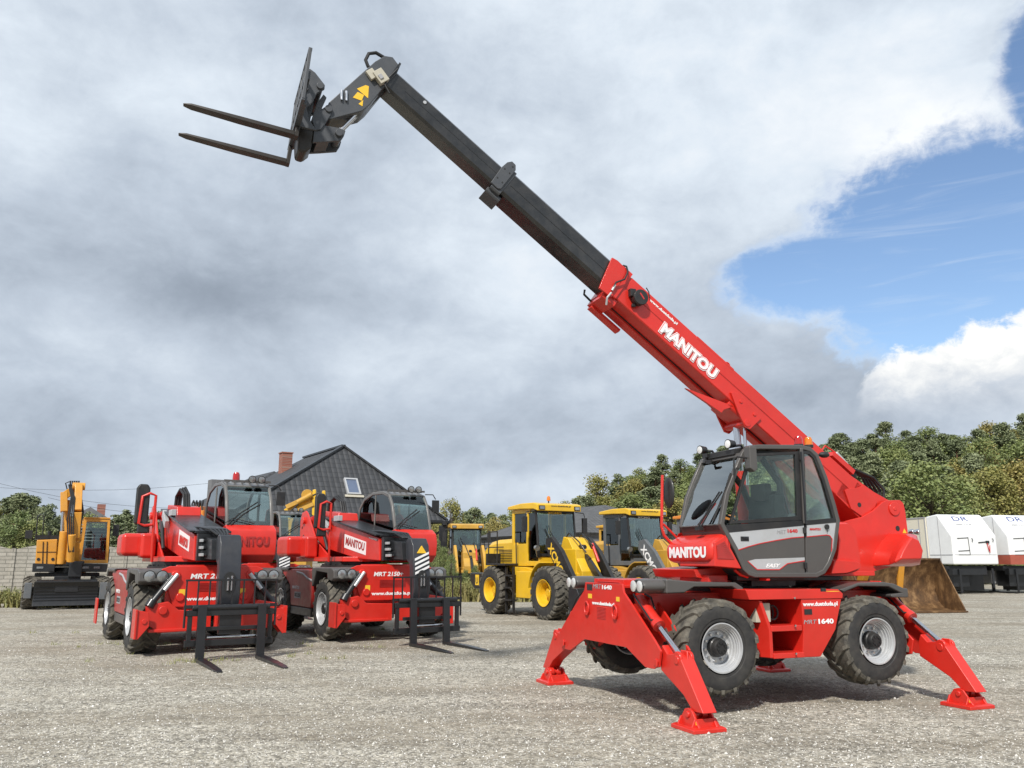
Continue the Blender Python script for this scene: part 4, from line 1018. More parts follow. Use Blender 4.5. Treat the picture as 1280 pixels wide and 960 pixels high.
# ================================================================== the parked rotating telehandlers with lowered booms
AG2 = make_wheel_proto(.60, .46, .31, 'ag', 'silver', .0, 17)
def make_handler(fr, yaw, label, group, nose_col='red', goose_stripes=False, model='MRT 2150', tint='red', fork_half=.46):
    t_scale = 1.044
    t = thing('rotating_telehandler', label, 'telehandler', fr, group=group)
    t.scale = (t_scale,) * 3
    def st(m, name, mats, par=None, **k): return m.build(name, mats, par or t, **k)
    for x in (1.5, -1.5):
        for s in (1, -1): add_wheel(AG2, t, (x, s * .99, .60), flip=(s < 0), spin=.4 + x * .7 + s)
    # chassis
    m = MB(); m.box((0, 0, .85), (3.4, .8, .5)); m.box((-.1, 0, 1.22), (3.9, 1.9, .16)); m.box((1.35, 0, 1.2), (1.0, 1.15, .22)); m.box((1.97, 0, 1.05), (.1, 1.2, .8))
    for y in (-.45, .45):
        m.prism([(y - .32, .72), (y - .25, 1.40), (y + .25, 1.40), (y + .32, .72)], 'x', 2.0, 2.05)
    m.prism([(-.85, 1.38), (-.72, 1.43), (.72, 1.43), (.85, 1.38), (.62, .76), (-.62, .76)], 'x', 2.06, 2.10)
    for y in (-.62, .62): m.cyl((2.09, y, 1.28), (2.13, y, 1.28), .075, seg=16); m.cyl((2.09, y * .85, .92), (2.13, y * .85, .92), .07, seg=16)
    ch = st(m, 'chassis', 'red', bevel=.012)
    m = MB()
    for k in range(6): m.box((2.105, .02, 1.02 + k * .025), (.012, .55, .010))
    st(m, 'front_vent', 'red_faded', ch)
    m = MB()
    for x in (1.5, -1.5): m.cyl((x, -.8, .6), (x, .8, .6), .11); m.sphere((x, 0, .6), .2); m.box((x, 0, .75), (.3, 1.0, .3))
    m.box((0, 0, 1.08), (2.2, 1.7, .1))
    st(m, 'axle', 'black')
    # bodywork between the wheels
    for s in (-1, 1):
        m = MB(); yy = s * 1.16
        m.prism([(.80, 1.34), (-1.55, 1.34), (-1.62, 1.24), (-.98, .98), (-.86, .56), (.62, .56), (.70, 1.0)], 'y', s * .70, yy)
        p = st(m, 'side_panel', 'red_faded', bevel=.03)
        m = MB(); m.box((-.15, s * .92, .47), (1.5, .45, .17)); st(m, 'sill', 'char', p, bevel=.02)
        m = MB(); m.tube([(.65, yy + s * .004, 1.12), (.35, yy + s * .004, 1.16), (.0, yy + s * .004, 1.25), (-.45, yy + s * .004, 1.28)], .022, 6); m.box((-.35, yy + s * .002, .80), (.45, .006, .13)); st(m, 'decal', 'decal_grey', p)
        if s < 0:
            text('lettering', 'MANITOU', p, 'decal_white', (-.75, yy, .92), (1, 0, 0), (0, 0, 1), .5, .07, .02); text('lettering', 'MRT 2150', p, 'decal_black', (-.55, yy - .003, .76), (1, 0, 0), (0, 0, 1), .4, .08, .02)
    # fenders and headlamps
    for s in (-1, 1):
        m = MB()
        m.prism([(.72, 1.37), (.86, 1.39), (1.95, 1.39), (2.10, 1.34), (2.12, 1.18), (2.0, 1.13), (1.75, 1.16), (1.7, 1.28), (1.0, 1.31), (.80, 1.02), (.74, 1.0)], 'y', s * .62, s * 1.20); f = st(m, 'fender', 'char', bevel=.025); m = MB()
        m.prism([(-.98, 1.37), (-2.1, 1.37), (-2.25, 1.2), (-2.15, 1.2), (-2.05, 1.3), (-1.05, 1.31)], 'y', s * .62, s * 1.20)
        st(m, 'fender', 'char', bevel=.025)
        for k, yy in enumerate((.83, 1.03)):
            h = MB(); h.rev([(0, .085), (.012, .085), (.02, .07), (.024, .03), (.025, .002)], (2.105, s * yy, 1.265), (1, 0, 0), 20); st(h, 'headlight', 'lens', f)
            h = MB(); h.rev([(-.02, .10), (.008, .10), (.008, .087), (-.02, .087)], (2.105, s * yy, 1.265), (1, 0, 0), 20, cap=False); st(h, 'lamp_ring', 'black', f)
    # folded front outriggers
    for s in (-1, 1):
        m = MB()
        m.prism([(s * 1.06, .80), (s * .72, .86), (s * .55, .72), (s * .02, .70), (s * .02, .38), (s * .85, .36), (s * 1.03, .52)], 'x', 2.10 + (.0 if s < 0 else .14), 2.22 + (.0 if s < 0 else .14))
        m.cyl((2.05, s * .8, .72), (2.26 + (.0 if s < 0 else .14), s * .8, .72), .07); m.box((2.18, s * .55, .40), (.16, .9, .05))
        lg = st(m, 'outrigger_leg', 'red', bevel=.012)
        m = MB(); m.prism([(s * 1.03, .70), (s * 1.22, .74), (s * 1.22, .30), (s * 1.17, .28), (s * 1.01, .48)], 'x', 2.06, 2.09); m.prism([(s * 1.03, .70), (s * 1.22, .74), (s * 1.22, .30), (s * 1.17, .28), (s * 1.01, .48)], 'x', 2.32, 2.35)
        m.box((2.2, s * 1.215, .52), (.36, .03, .46)); m.cyl((2.04, s * 1.09, .56), (2.37, s * 1.09, .56), .04)
        st(m, 'foot_pad', 'red', lg, bevel=.006)
        m = MB(); m.cyl((2.12, s * .66, 1.26), (2.2, s * .98, .84), .055, seg=14); m.cyl((2.2, s * .96, .88), (2.22, s * 1.02, .78), .075, seg=14); st(m, 'outrigger_ram', 'satin_black', lg)
        m = MB(); m.cyl((2.16, s * .60, 1.30), (2.2, s * .80, 1.04), .035, seg=12); st(m, 'ram_valve', 'silver', lg)
        # rear outriggers
        m = MB(); m.prism([(s * 1.15, .80), (s * .55, .72), (s * .0, .70), (s * .0, .38), (s * 1.12, .5)], 'x', -2.3, -2.15); m.box((-2.2, s * 1.33, .52), (.36, .03, .5)); st(m, 'outrigger_leg', 'red', bevel=.01)
    for y in (-.5, .5): m = MB(); m.box((2.102, y, 1.0), (.006, .1, .1)); st(m, 'yellow_sticker', 'decal_yellow', ch)
    text('lettering', model, ch, 'decal_white', (2.10, -.38, 1.22), (0, 1, 0), (0, 0, 1), .62, .085, .03, .15)
    text('lettering', 'www.duetduda.pl', ch, 'decal_white', (2.10, -.42, .84), (0, 1, 0), (0, 0, 1), .84, .085, .04)

    # ---- turret: everything below is turned by yaw about the slewing ring
    Rz = Matrix.Rotation(R(yaw), 4, 'Z')
    def tb(m, name, mats, par=None, bevel=0., ang=35):
        bmesh.ops.transform(m.bm, matrix=Rz, verts=m.bm.verts) ; return m.build(name, mats, par or t, bevel=bevel, ang=ang)
    def tt(body, par, mat, o, u, v, w, h, bold=.03, shear=0., off=.004):
        R3 = Rz.to_3x3(); return text('lettering', body, par, mat, R3 @ Vector(o), R3 @ Vector(u), R3 @ Vector(v), w, h, bold, shear, off)
    m = MB(); m.cyl((0, 0, 1.28), (0, 0, 1.50), .68, seg=36); m.cyl((0, 0, 1.38), (0, 0, 1.42), .76, seg=36)
    for k in range(30): a = 2 * PI * k / 30; m.cyl((math.cos(a) * .72, math.sin(a) * .72, 1.41), (math.cos(a) * .72, math.sin(a) * .72, 1.45), .018, seg=6)
    tb(m, 'turntable', 'black')
    m = MB(); m.prism([(-2.4, -.55), (.6, -.55), (.85, -.2), (.85, .3), (.3, 1.1), (-1.4, 1.1), (-2.4, .5)], 'z', 1.50, 1.60)
    for y0 in (-.44, .40):
        m.prism([(-2.55, 2.45), (-2.45, 2.66), (-2.2, 2.70), (-2.05, 2.62), (-1.35, 1.95), (-.5, 1.62), (-.2, 1.55), (-2.5, 1.55)], 'y', y0, y0 + .04)
    m.box((-2.2, 0, 1.75), (.6, .84, .4)); m.cyl((-2.22, -.5, 2.46), (-2.22, .48, 2.46), .08)
    cr = tb(m, 'boom_carrier', 'red', bevel=.012)
    m = MB()
    for x, z in ((-2.38, 2.3), (-2.38, 2.5), (-2.25, 2.1), (-2.42, 1.95)): m.cyl((x, -.446, z), (x, -.438, z), .03, seg=12)
    tb(m, 'bolt_hole', 'decal_black', cr)
    m = MB(); m.box((-1.85, -.72, 1.84), (.85, .74, .46)); tb(m, 'counterweight', 'red', bevel=.09)
    m = MB(); m.box((-1.35, -.62, 1.82), (.5, .3, .5)); m.box((-.9, .85, 1.9), (1.3, .75, .65)); tb(m, 'engine_cover', 'red', bevel=.07)
    # boom
    m = MB(); y0, y1 = -.29, .32
    m.prism([(-2.3, 2.55), (-1.9, 2.60), (1.85, 1.97), (1.92, 1.52), (.8, 1.56), (-1.2, 1.80), (-2.25, 2.2)], 'y', y0, y1)
    m.prism([(-1.8, 2.585), (-1.75, 2.68), (-.6, 2.58), (-.5, 2.365)], 'y', -.22, .24)
    bm_ = tb(m, 'outer_boom', 'red', bevel=.015)
    m = MB(); m.prism([(1.5, 2.06), (1.94, 1.99), (1.94, 2.03), (1.5, 2.10)], 'y', y0, y1); m.prism([(1.8, 1.94), (2.60, 1.87), (2.68, 1.54), (1.8, 1.56)], 'y', -.14, .26)
    m.bar((-1.6, -.05, 2.57), (1.9, -.05, 2.02), .66, .03)
    for k in range(3):
        for y in (-.16, -.02, .14):
            m.box((1.93 + .05 * k, y, 1.90 - k * .12), (.22 + .1 * k, .10, .06)); m.cyl((1.9, y, 1.86 - k * .12), (2.12 + .1 * k, y, 1.86 - k * .12), .022, seg=8)
    for k in range(5): m.tube([(1.2, -.2 + k * .08, 2.12), (1.7, -.18 + .08 * k, 2.10), (2.2, -.1 + .07 * k, 2.05), (2.4, .0 + .04 * k, 1.95)], .022, 6)
    m.box((1.98, 0.02, 1.75), (.12, .56, .46))
    ib = tb(m, 'inner_boom', 'satin_black', bevel=.004)
    m = MB()
    for k in range(3):
        m.box((2.07 + .05 * k, -.21, 1.86 - k * .12), (.2, .05, .05)); m.box((2.16 + .07 * k, .0, 1.86 - k * .12), (.03, .22, .045))
    tb(m, 'slide_pad', 'silver', ib, bevel=.006)
    tt('MANITOU', bm_, 'decal_white', (.15, y0, 1.84), (1, 0, -.15), (0, 0, 1), 1.0, .22, .05) if goose_stripes else None
    if not goose_stripes:
        d = MB(); d.prism([(.35, 1.82), (1.45, 1.68), (1.45, 1.94), (.35, 2.10)], 'y', y0 - .006, y0 + .01); dd = tb(d, 'white_plate', 'decal_white', bm_); tt('MANITOU', bm_, 'red', (.45, y0 - .007, 1.84), (1, 0, -.13), (0, 0, 1), .9, .17, .06)
    else:
        d = MB(); d.prism([(.02, 1.80), (1.22, 1.63), (1.22, 1.90), (.02, 2.09)], 'y', y0 - .006, y0 + .01); tb(d, 'white_plate', 'decal_white', bm_); tt('MANITOU', bm_, 'red_faded', (.1, y0 - .007, 1.86), (1, 0, -.14), (0, 0, 1), 1.05, .17, .03)
    tt('www.duetduda.pl', bm_, 'decal_white', (1.35 if goose_stripes else .9, y0, 1.96), (1, 0, -.13), (0, 0, 1), .42, .05, .05)
    # hoses over the boom foot
    m = MB()
    for k in range(3): m.tube([(-1.6, -.1 + .05 * k, 2.6), (-1.55, -.1 + .05 * k, 2.85 + .02 * k), (-1.25, -.08 + .05 * k, 2.98 + .02 * k), (-.9, -.06 + .05 * k, 2.85), (-.75, -.05 + .05 * k, 2.5)], .026, 8)
    m.tube([(-1.2, -.38, 2.3), (-.9, -.40, 2.0), (-.7, -.4, 1.75)], .035); tb(m, 'hose', 'hose', bm_)
    m = MB(); m.box((-1.0, -.36, 2.35), (.5, .08, .16), Matrix.Rotation(.5, 3, 'Y')); m.box((-.3, -.34, 2.44), (.3, .1, .12)); tb(m, 'valve_block', 'silver', bm_, bevel=.01)
    # gooseneck
    m = MB(); m.prism([(2.62, 1.86), (2.72, 1.95), (2.85, 1.94), (2.96, 1.80), (3.06, 1.0), (2.98, .76), (2.88, .78), (2.82, 1.45), (2.66, 1.55)], 'y', -.07, .28)
    g = tb(m, 'boom_head', 'head_black', bevel=.02)
    m = MB(); m.loft([[(3.05 + (.012 if k else 0) - .0, .10 + math.cos(a) * .085, 1.17 + math.sin(a) * .085 + (.09 if math.sin(a) > 0 else -.09)) for a in [2 * PI * i / 20 for i in range(20)]] for k in (0, 1)]); tb(m, 'opening', 'decal_black', g)
    m = MB(); m.cyl((3.075, .07, 1.05), (3.075, .07, 1.25), .018); m.cyl((3.075, .13, 1.05), (3.075, .13, 1.28), .018); tb(m, 'hose_coupling', 'chrome', g)
    if goose_stripes:
        m = MB()
        for k in range(4):
            z = 1.26 + k * .085; x = 3.032 - (z - 1.26) * .125
            m.loft([[(x, -.04, z), (x, .25, z + .13), (x, .25, z + .172), (x, -.04, z + .045)], [(x + .012, -.04, z), (x + .012, .25, z + .13), (x + .012, .25, z + .172), (x + .012, -.04, z + .045)]])
        tb(m, 'white_stripes', 'decal_white', g)
        m = MB(); m.prism([(.01, 1.66), (.21, 1.66), (.11, 1.80)], 'x', 2.90, 2.992); tb(m, 'warning_sticker', 'decal_yellow', g)
    # carriage, backrest, forks
    m = MB(); cy = .10; x = 3.30; fs = fork_half
    m.box((x, cy, .72), (.08, 1.36, .09)); m.box((x, cy, .48), (.05, 1.0, .06)); m.box((x, cy, .27), (.06, 1.36, .10)); m.box((x - .08, cy, .56), (.14, .34, .36))
    for y in (-.62, .62): m.box((x, cy + y, .52), (.06, .07, .5))
    m.cyl((x + .02, cy - .6, .80), (x + .02, cy + .6, .80), .045)
    cg = tb(m, 'fork_carriage', 'satin_black', bevel=.008)
    m = MB(); nb = 9; z1 = 1.22
    for k in range(nb):
        y = cy - .70 + 1.4 * k / (nb - 1); m.bar((x, y, .78), (x, y, z1), .022, .022, up=(0, 1, 0))
    m.bar((x, cy - .72, z1), (x, cy + .72, z1), .03, .03); m.bar((x, cy - .72, .82), (x, cy + .72, .82), .03, .05); m.tube([(x, cy - .7, .5), (x, cy - .7, .8)], .018); m.tube([(x, cy + .7, .5), (x, cy + .7, .8)], .018)
    tb(m, 'backrest', 'satin_black', cg)
    m = MB(); m.tube([(x + .02, cy - .35, .35), (x + .02, cy + .4, .35)], .016); tb(m, 'side_shift_rod', 'chrome', cg)
    for y in (-fs, fs):
        m = MB(); m.bar((x + .09, cy + y, .84), (x + .12, cy + y, .03), .13, .06, up=(1, 0, 0))
        m.loft([[(xx, cy + y - w, z0), (xx, cy + y + w, z0), (xx, cy + y + w, z1_), (xx, cy + y - w, z1_)] for xx, w, z0, z1_ in ((x + .08, .065, .005, .06), (x + .9, .06, .005, .05), (x + 1.45, .055, .005, .03), (x + 1.6, .035, .005, .018))])
        tb(m, 'fork', 'satin_black', bevel=.004)
    # mirror and its guard
    m = MB(); m.tube([(.25, -.72, 1.5), (.3, -.74, 1.8), (.35, -.76, 2.3), (.36, -.76, 2.72), (.36, -.86, 2.76), (.36, -.99, 2.70), (.36, -1.02, 2.2), (.36, -.92, 2.16), (.36, -.78, 2.18)], .026, 8); ma = tb(m, 'mirror_guard', 'red')
    m = MB(); m.loft([[(.30 + q, -.98 + a * .12, 2.55 + b) for a, b in ((-1, -.36), (1, -.36), (1, .30), (.6, .38), (-.6, .38), (-1, .30))] for q in (-.05, .05)]); m.box((.30, -.93, 2.12), (.1, .2, .2)); tb(m, 'mirror', 'black', ma, bevel=.03)
    # cab
    prof = [(-.98, 1.62), (-.98, 2.35), (-.86, 2.72), (-.60, 2.93), (-.1, 3.04), (.45, 3.03), (.78, 2.94), (.95, 2.72), (1.05, 2.45), (1.14, 2.18), (1.18, 1.62)]
    inn = poly_inset(prof, .075); ya, yb_ = .38, 1.27
    m = MB(); m.ring(prof, inn, 'y', ya, ya + .06); m.ring(prof, inn, 'y', yb_ - .06, yb_)
    for i in range(0, 5): m.prism([prof[i], prof[i + 1], inn[i + 1], inn[i]], 'y', ya + .05, yb_ - .05) if i in (0,) else None
    m.prism([prof[5], prof[6], (prof[6][0] - .02, prof[6][1] - .05), (prof[5][0], prof[5][1] - .04)], 'y', ya, yb_)
    m.prism([(-.9, 1.60), (1.1, 1.60), (1.1, 1.66), (-.9, 1.66)], 'y', ya, yb_); m.bar((.05, ya + .03, 2.96), (.0, ya + .03, 1.7), .05, .05); m.bar((.05, yb_ - .03, 2.96), (.0, yb_ - .03, 1.7), .05, .05)
    m.prism([(prof[3][0], prof[3][1] - .05), prof[3], prof[4], (prof[4][0], prof[4][1] - .05)], 'y', ya + .02, yb_ - .02)
    cab = tb(m, 'cab', 'frame_grey', bevel=.02)
    m = MB()
    for k in range(6):
        y = ya + .10 + k * .145; m.bar((-.1, y, 3.055), (.72, y, 3.01), .02, .02)
    m.bar((-.1, ya + .04, 3.06), (-.1, yb_ - .04, 3.06), .02, .02); m.bar((.74, ya, 3.03), (.74, yb_, 3.03), .03, .04); m.bar((-.6, ya + .1, 3.02), (-.1, ya + .1, 3.08), .02, .02); tb(m, 'roof_guard', 'char', cab)
    m = MB(); m.loft([[(px_, y, pz_) for px_, pz_ in ((.765, 2.92), (.935, 2.72), (1.035, 2.45), (1.125, 2.18), (1.118, 2.18), (1.028, 2.45), (.928, 2.72), (.758, 2.92))] for y in (ya + .06, yb_ - .06)]); tb(m, 'windscreen', 'glass', cab)
    m = MB(); m.prism(inn[1:9] + [(1.02, 2.1), (-.9, 2.1)], 'y', ya + .02, ya + .026); tb(m, 'side_window', 'glass_dark', cab)
    m = MB(); m.prism(inn[1:9] + [(1.02, 1.7), (-.9, 1.7)], 'y', yb_ - .03, yb_ - .024); tb(m, 'door_window', 'glass_dark', cab)
    m = MB(); m.prism([(-.5, 3.0), (.45, 3.02), (.45, 3.026), (-.5, 3.006)], 'y', ya + .06, yb_ - .06); tb(m, 'roof_window', 'glass', cab)
    m = MB(); m.prism([(1.16, 2.18), (1.34, 2.08), (1.40, 1.9), (1.36, 1.62), (1.18, 1.48), (.9, 1.48), (.9, 2.14)], 'y', ya - .01, yb_ + .01); m.prism([(-.9, 2.1), (1.0, 2.1), (1.0, 1.66), (-.9, 1.66)], 'y', ya + .0, ya + .05)
    ns = tb(m, 'nose_cover', 'red', cab, bevel=.05)
    m = MB(); m.box((-.15, .74, 1.78), (.5, .5, .14)); m.prism([(-.45, 1.8), (-.30, 1.8), (-.36, 2.55), (-.5, 2.5)], 'y', .54, .94); m.box((.95, .74, 2.1), (.2, .6, .12)); m.tube([(.75, .74 + math.cos(a) * .18, 2.25 + math.sin(a) * .13) for a in [2 * PI * i / 16 for i in range(17)]], .014); tb(m, 'seat', 'seat_cloth', cab, bevel=.03)
    m = MB(); m.tube([(1.2, .40, 2.17), (1.08, .62, 2.38), (.98, .98, 2.62)], .012); m.tube([(1.2, .46, 2.17), (1.08, .70, 2.38), (1.0, 1.03, 2.58)], .012); m.tube([(1.18, .35, 2.20), (1.14, .5, 2.30), (1.17, .9, 2.21)], .008); tb(m, 'wiper', 'black', cab)
    for y in (.88, 1.06):
        m = MB(); m.rev([(-.08, .05), (0, .075), (.02, .075)], (.86, y, 3.06), (1, 0, -.1), 16); l = tb(m, 'work_light', 'black', cab); m = MB(); m.rev([(.015, .066), (.028, .058), (.034, .02), (.035, .002)], (.86, y, 3.06), (1, 0, -.1), 16); tb(m, 'lens', 'lens', l)
    m = MB(); m.tube([(.95, 1.18, 2.95), (1.0, 1.35, 2.95), (1.0, 1.42, 2.85)], .012); m.box((1.0, 1.42, 2.70), (.05, .16, .26)); tb(m, 'mirror', 'black', cab, bevel=.02)
    return t, cab, tb, tt, ns
F2 = Frame(-6.506, 17.341, 0, -58.4); F3 = Frame(-3.584, 19.72, 0, -59.9)
g_h = 'red rotating telehandlers parked with lowered booms'
T2, cab2, tb, tt, ns = make_handler(F2, -1, 'parked red telehandler with a red beacon on its cab roof', g_h)
tt('MANITOU', ns, 'red_faded', (1.405, .36, 1.80), (0, 1, 0), (0, 0, 1), .78, .16, .04, .1)
m = MB(); m.cyl((-.15, .80, 3.03), (-.15, .80, 3.10), .08); m.rev([(0, .075), (.13, .07), (.18, .05), (.19, .01)], (-.15, .80, 3.10), (0, 0, 1), 16, 1); tb(m, 'beacon', ['black', 'lens_red'], cab2)
m = MB(); m.prism([(0, 0), (.02, 0), (.02, .01), (0, .01)], 'z', 0, .001); m.bm.free()
T3, cab3, tb3, tt3, ns3 = make_handler(F3, 2.5, 'parked red telehandler with white diagonal stripes on its black boom head', g_h, goose_stripes=True, model='MRT 2150+', fork_half=.34)
m = MB(); m.loft([[(-.25 + q, .74 + a * .2, z) for a in (-1, 1)] + [(-.33 + q, .74 + a * .2, z) for a in (1, -1)] for q, z in ((0, 2.0), (-.02, 2.5), (-.05, 2.62))]); m.tube([(-.2, .55, 2.2), (-.1, .5, 2.45), (-.2, .5, 2.75)], .05); tb3(m, 'safety_vest', 'hiviz', cab3)
m = MB(); m.prism([(-1.6, 1.46), (.6, 1.46), (.6, 1.5), (-1.6, 1.5)], 'y', -.3, 1.0); tb3(m, 'hose_guard', 'lime')
# the third one, standing further back between the two
T4 = copy_tree(T3); T4.location = (-8.3, 28.0, 0); T4.rotation_euler = (0, 0, R(-64))
T4['label'] = 'red telehandler mostly hidden behind the two front ones, only its cab showing between them'
for c in list(T4.children_recursive):
    if c.name.split('.')[0] in ('safety_vest',): bpy.data.objects.remove(c)
for c in T4.children:
    if c.name.startswith('cab'):
        for n in c.children:
            if n.name.startswith('nose_cover'):
                R3 = Matrix.Rotation(R(5), 3, 'Z'); text('lettering', 'MANITOU', n, 'decal_white', R3 @ Vector((1.405, .34, 1.76)), R3 @ Vector((0, 1, 0)), (0, 0, 1), .82, .2, .04)
# ================================================================== wheel loaders
LW = make_wheel_proto(.72, .50, .36, 'block', 'yellow', .10, 22, 'yellow')
def make_loader(fr, label, cabmat='yellow', body='yellow', arm='black', letters='decal_yellow', beacon=False, scale=1., roofmat='yellow', bucket=True, brand=True, dirty=False):
    t = thing('wheel_loader', label, 'wheel loader', fr, group='wheel loaders parked in the yard')
    if scale != 1.: t.scale = (scale,) * 3
    for x in (1.55, -1.48):
        for s in (1, -1): add_wheel(LW, t, (x, s * .93, .715), flip=(s < 0), spin=x + s)
    m = MB(); m.box((-1.3, 0, .95), (2.5, .8, .55)); m.box((1.3, 0, .95), (1.5, .75, .6)); m.cyl((.15, 0, .5), (.15, 0, 1.4), .2)
    for x in (1.55, -1.48): m.cyl((x, -.8, .715), (x, .8, .715), .13)
    m.box((.2, -.85, .9), (.9, .25, .75)); m.box((.2, .85, .9), (.9, .25, .75)); m.box((1.6, 0, 1.5), (.7, .7, .8)); m.prism([(1.0, 1.6), (1.3, 2.25), (1.55, 2.2), (2.2, 1.3), (2.2, .7), (1.0, .7)], 'y', -.32, .32)
    ch = m.build('chassis', body, t, bevel=.02)
    m = MB(); m.loft([[(x, y, z) for y, z in ((-.66, 1.15), (-.66, zt - .12), (-.54, zt), (.54, zt), (.66, zt - .12), (.66, 1.15))] for x, zt in ((-.65, 2.25), (-2.0, 2.22), (-2.45, 2.16), (-2.72, 2.0), (-2.78, 1.3))])
    hd = m.build('engine_hood', body, t, bevel=.02)
    m = MB(); m.loft([[(x, y, z) for y, z in ((-.68, z0), (-.68, z0 + .001), (-.67, 1.62), (-.67, 1.62))] for x, z0 in ((-1.9, 1.6), (-1.1, 1.6))]); m.bm.clear()
    for k in range(8): m.box((-1.4, -.665, 1.55 + k * .05), (.8, .012, .02))
    m.build('grille', 'black', hd)
    if brand:
        text('lettering', 'CXG', hd, 'decal_black', (-2.62, -.66, 1.62), (1, 0, 0), (0, 0, 1), .32, .09, .02); text('lettering', '01', hd, 'decal_black', (-2.60, -.66, 1.45), (1, 0, 0), (0, 0, 1), .16, .10, .02)
    m = MB(); m.loft([[(x, y, z) for y, z in ((-.95, z0), (-.95, z1), (.95, z1), (.95, z0))] for x, z0, z1 in ((-2.2, .72, 1.2), (-2.9, .70, 1.2), (-3.2, .95, 1.2))]); cw = m.build('counterweight', 'satin_black', t, bevel=.03)
    m = MB(); m.box((-2.7, -.953, .98), (.24, .006, .32)); cs = m.build('tow_sticker', 'decal_yellow', cw)
    m = MB(); m.tube([(-2.76, -.958, 1.06), (-2.76, -.958, .92), (-2.70, -.958, .87), (-2.64, -.958, .92), (-2.64, -.958, 1.06)], .014, 6); m.build('sticker_mark', 'decal_black', cs)
    # fenders
    for s in (-1, 1):
        m = MB(); pts = [(1.55 + math.cos(a) * .86, .72 + math.sin(a) * .86) for a in [R(q) for q in (104, 114, 126, 138, 150, 161, 172)]]; pin = [(1.55 + math.cos(a) * .82, .72 + math.sin(a) * .82) for a in [R(q) for q in (172, 161, 150, 138, 126, 114, 104)]]
        m.prism(pts + pin, 'y', s * .62, s * 1.16)
        m.prism([(.62, .62), (.68, 1.30), (.0, 1.40), (-.55, 1.40), (-.45, .70)], 'y', s * .45, s * .84)
        m.build('fender', body, t, bevel=.015)
    for s in (-1, 1):
        m = MB(); m.box((-1.2, s * .9, 1.47), (1.15, .48, .06)); m.box((-1.75, s * .9, 1.62), (.1, .48, .35)); m.build('rear_step_plate', 'black', t, bevel=.01)
        m = MB()
        for x in (-1.72, -1.18): m.tube([(x, s * 1.08, 1.5), (x, s * 1.08, 2.45)], .02, 6)
        m.tube([(-1.72, s * 1.08, 2.45), (-1.18, s * 1.08, 2.45)], .02, 6); m.tube([(-1.72, s * 1.08, 1.98), (-.8, s * 1.08, 1.98)], .016, 6)
        m.tube([(-.50, s * .80, 1.5), (-.5, s * .82, 2.2)], .018, 6)
        m.box((-.72, s * 1.02, .75), (.06, .06, 1.3)); m.box((-.30, s * 1.02, .75), (.06, .06, 1.3))
        for z in (.45, .8, 1.15): m.box((-.5, s * 1.02, z), (.45, .2, .04))
        m.build('handrail', 'black', t)
    # cab
    y = .66; zr = 3.08
    m = MB()
    side = [(-.95, 1.45), (-.95, 3.1), (.18, 3.1), (.34, 3.1), (.50, 2.05), (.50, 1.45)]
    for s in (-1, 1):
        for (a, b, w) in (((-.9, 1.45), (-.9, zr), .12), ((-.1, 1.45), (-.05, zr), .09)):
            m.bar((a[0], s * y, a[1]), (b[0], s * y, b[1]), .06, w, up=(1, 0, 0))
        m.box((-.5, s * y, 1.75), (.8, .05, .65)); m.box((.2, s * y, 1.5), (.6, .05, .14)); m.box((-.4, s * y, 3.03), (1.0, .05, .12))
    m.box((-.92, 0, 1.9), (.05, 1.3, .9)); m.box((.5, 0, 1.58), (.08, 1.3, .22)); m.box((-.2, 0, 1.47), (1.4, 1.3, .06))
    cab = m.build('cab', cabmat, t, bevel=.012)
    m = MB(); m.box((.37, 0, 3.02), (.07, 1.3, .12)); m.bar((.545, 0, 1.70), (.54, 0, 1.78), 1.3, .05, up=(1, 0, 0))
    for s in (-1, 1): m.bar((.54, s * y, 1.66), (.37, s * y, 3.05), .05, .07, up=(1, 0, 0))
    m.build('windscreen_frame', 'black', cab, bevel=.006)
    m = MB(); m.loft([[(x, yy, z) for yy in (-w, w) for z in ((z0, z1) if yy < 0 else (z1, z0))] for x, w, z0, z1 in ((-1.08, .78, 3.10, 3.20), (-.3, .80, 3.09, 3.26), (.45, .80, 3.06, 3.25), (.64, .78, 3.00, 3.20))]); rf = m.build('roof', roofmat, cab, bevel=.03)
    for s in (-1, 1):
        m = MB(); m.box((.655, s * .62, 3.10), (.03, .2, .12)); l = m.build('work_light', 'black', rf, bevel=.01); m = MB(); m.box((.672, s * .62, 3.10), (.01, .15, .08)); m.build('lens', 'lens', l)
    for s in (-1, 1):
        m = MB(); m.prism([(-.82, 2.12), (-.16, 2.12), (-.13, 2.96), (-.82, 2.96)], 'y', s * .66 - .004, s * .66 + .004); m.build('side_window', 'glass_dark', cab)
        m = MB(); m.prism([(-.02, 1.58), (.48, 1.7), (.34, 2.96), (.0, 2.96)], 'y', s * .66 - .004, s * .66 + .004); m.build('side_window', 'glass_dark', cab)
    m = MB(); m.box((-.92, 0, 2.65), (.01, 1.2, .7)); m.build('rear_window', 'glass_dark', cab)
    m = MB(); m.bar((.54, 0, 1.78), (.385, 0, 2.98), 1.24, .01, up=(1, 0, 0)); m.build('windscreen', 'glass', cab)
    m = MB(); m.tube([(.56, -.1, 1.78), (.48, -.4, 2.5)], .012); m.tube([(.575, .1, 1.78), (.5, -.25, 2.45), (.49, -.3, 2.6)], .012); m.build('wiper', 'black', cab)
    m = MB(); m.box((-.3, 0, 1.85), (.5, .5, .14)); m.box((-.55, 0, 2.2), (.12, .48, .7)); m.box((-.57, 0, 2.62), (.08, .25, .2)); m.box((.3, 0, 1.95), (.15, .3, .3)); m.tube([(.12, math.cos(a) * .2, 2.22 + math.sin(a) * .12) for a in [2 * PI * i / 14 for i in range(15)]], .015); m.build('seat', 'seat_cloth', cab, bevel=.04)
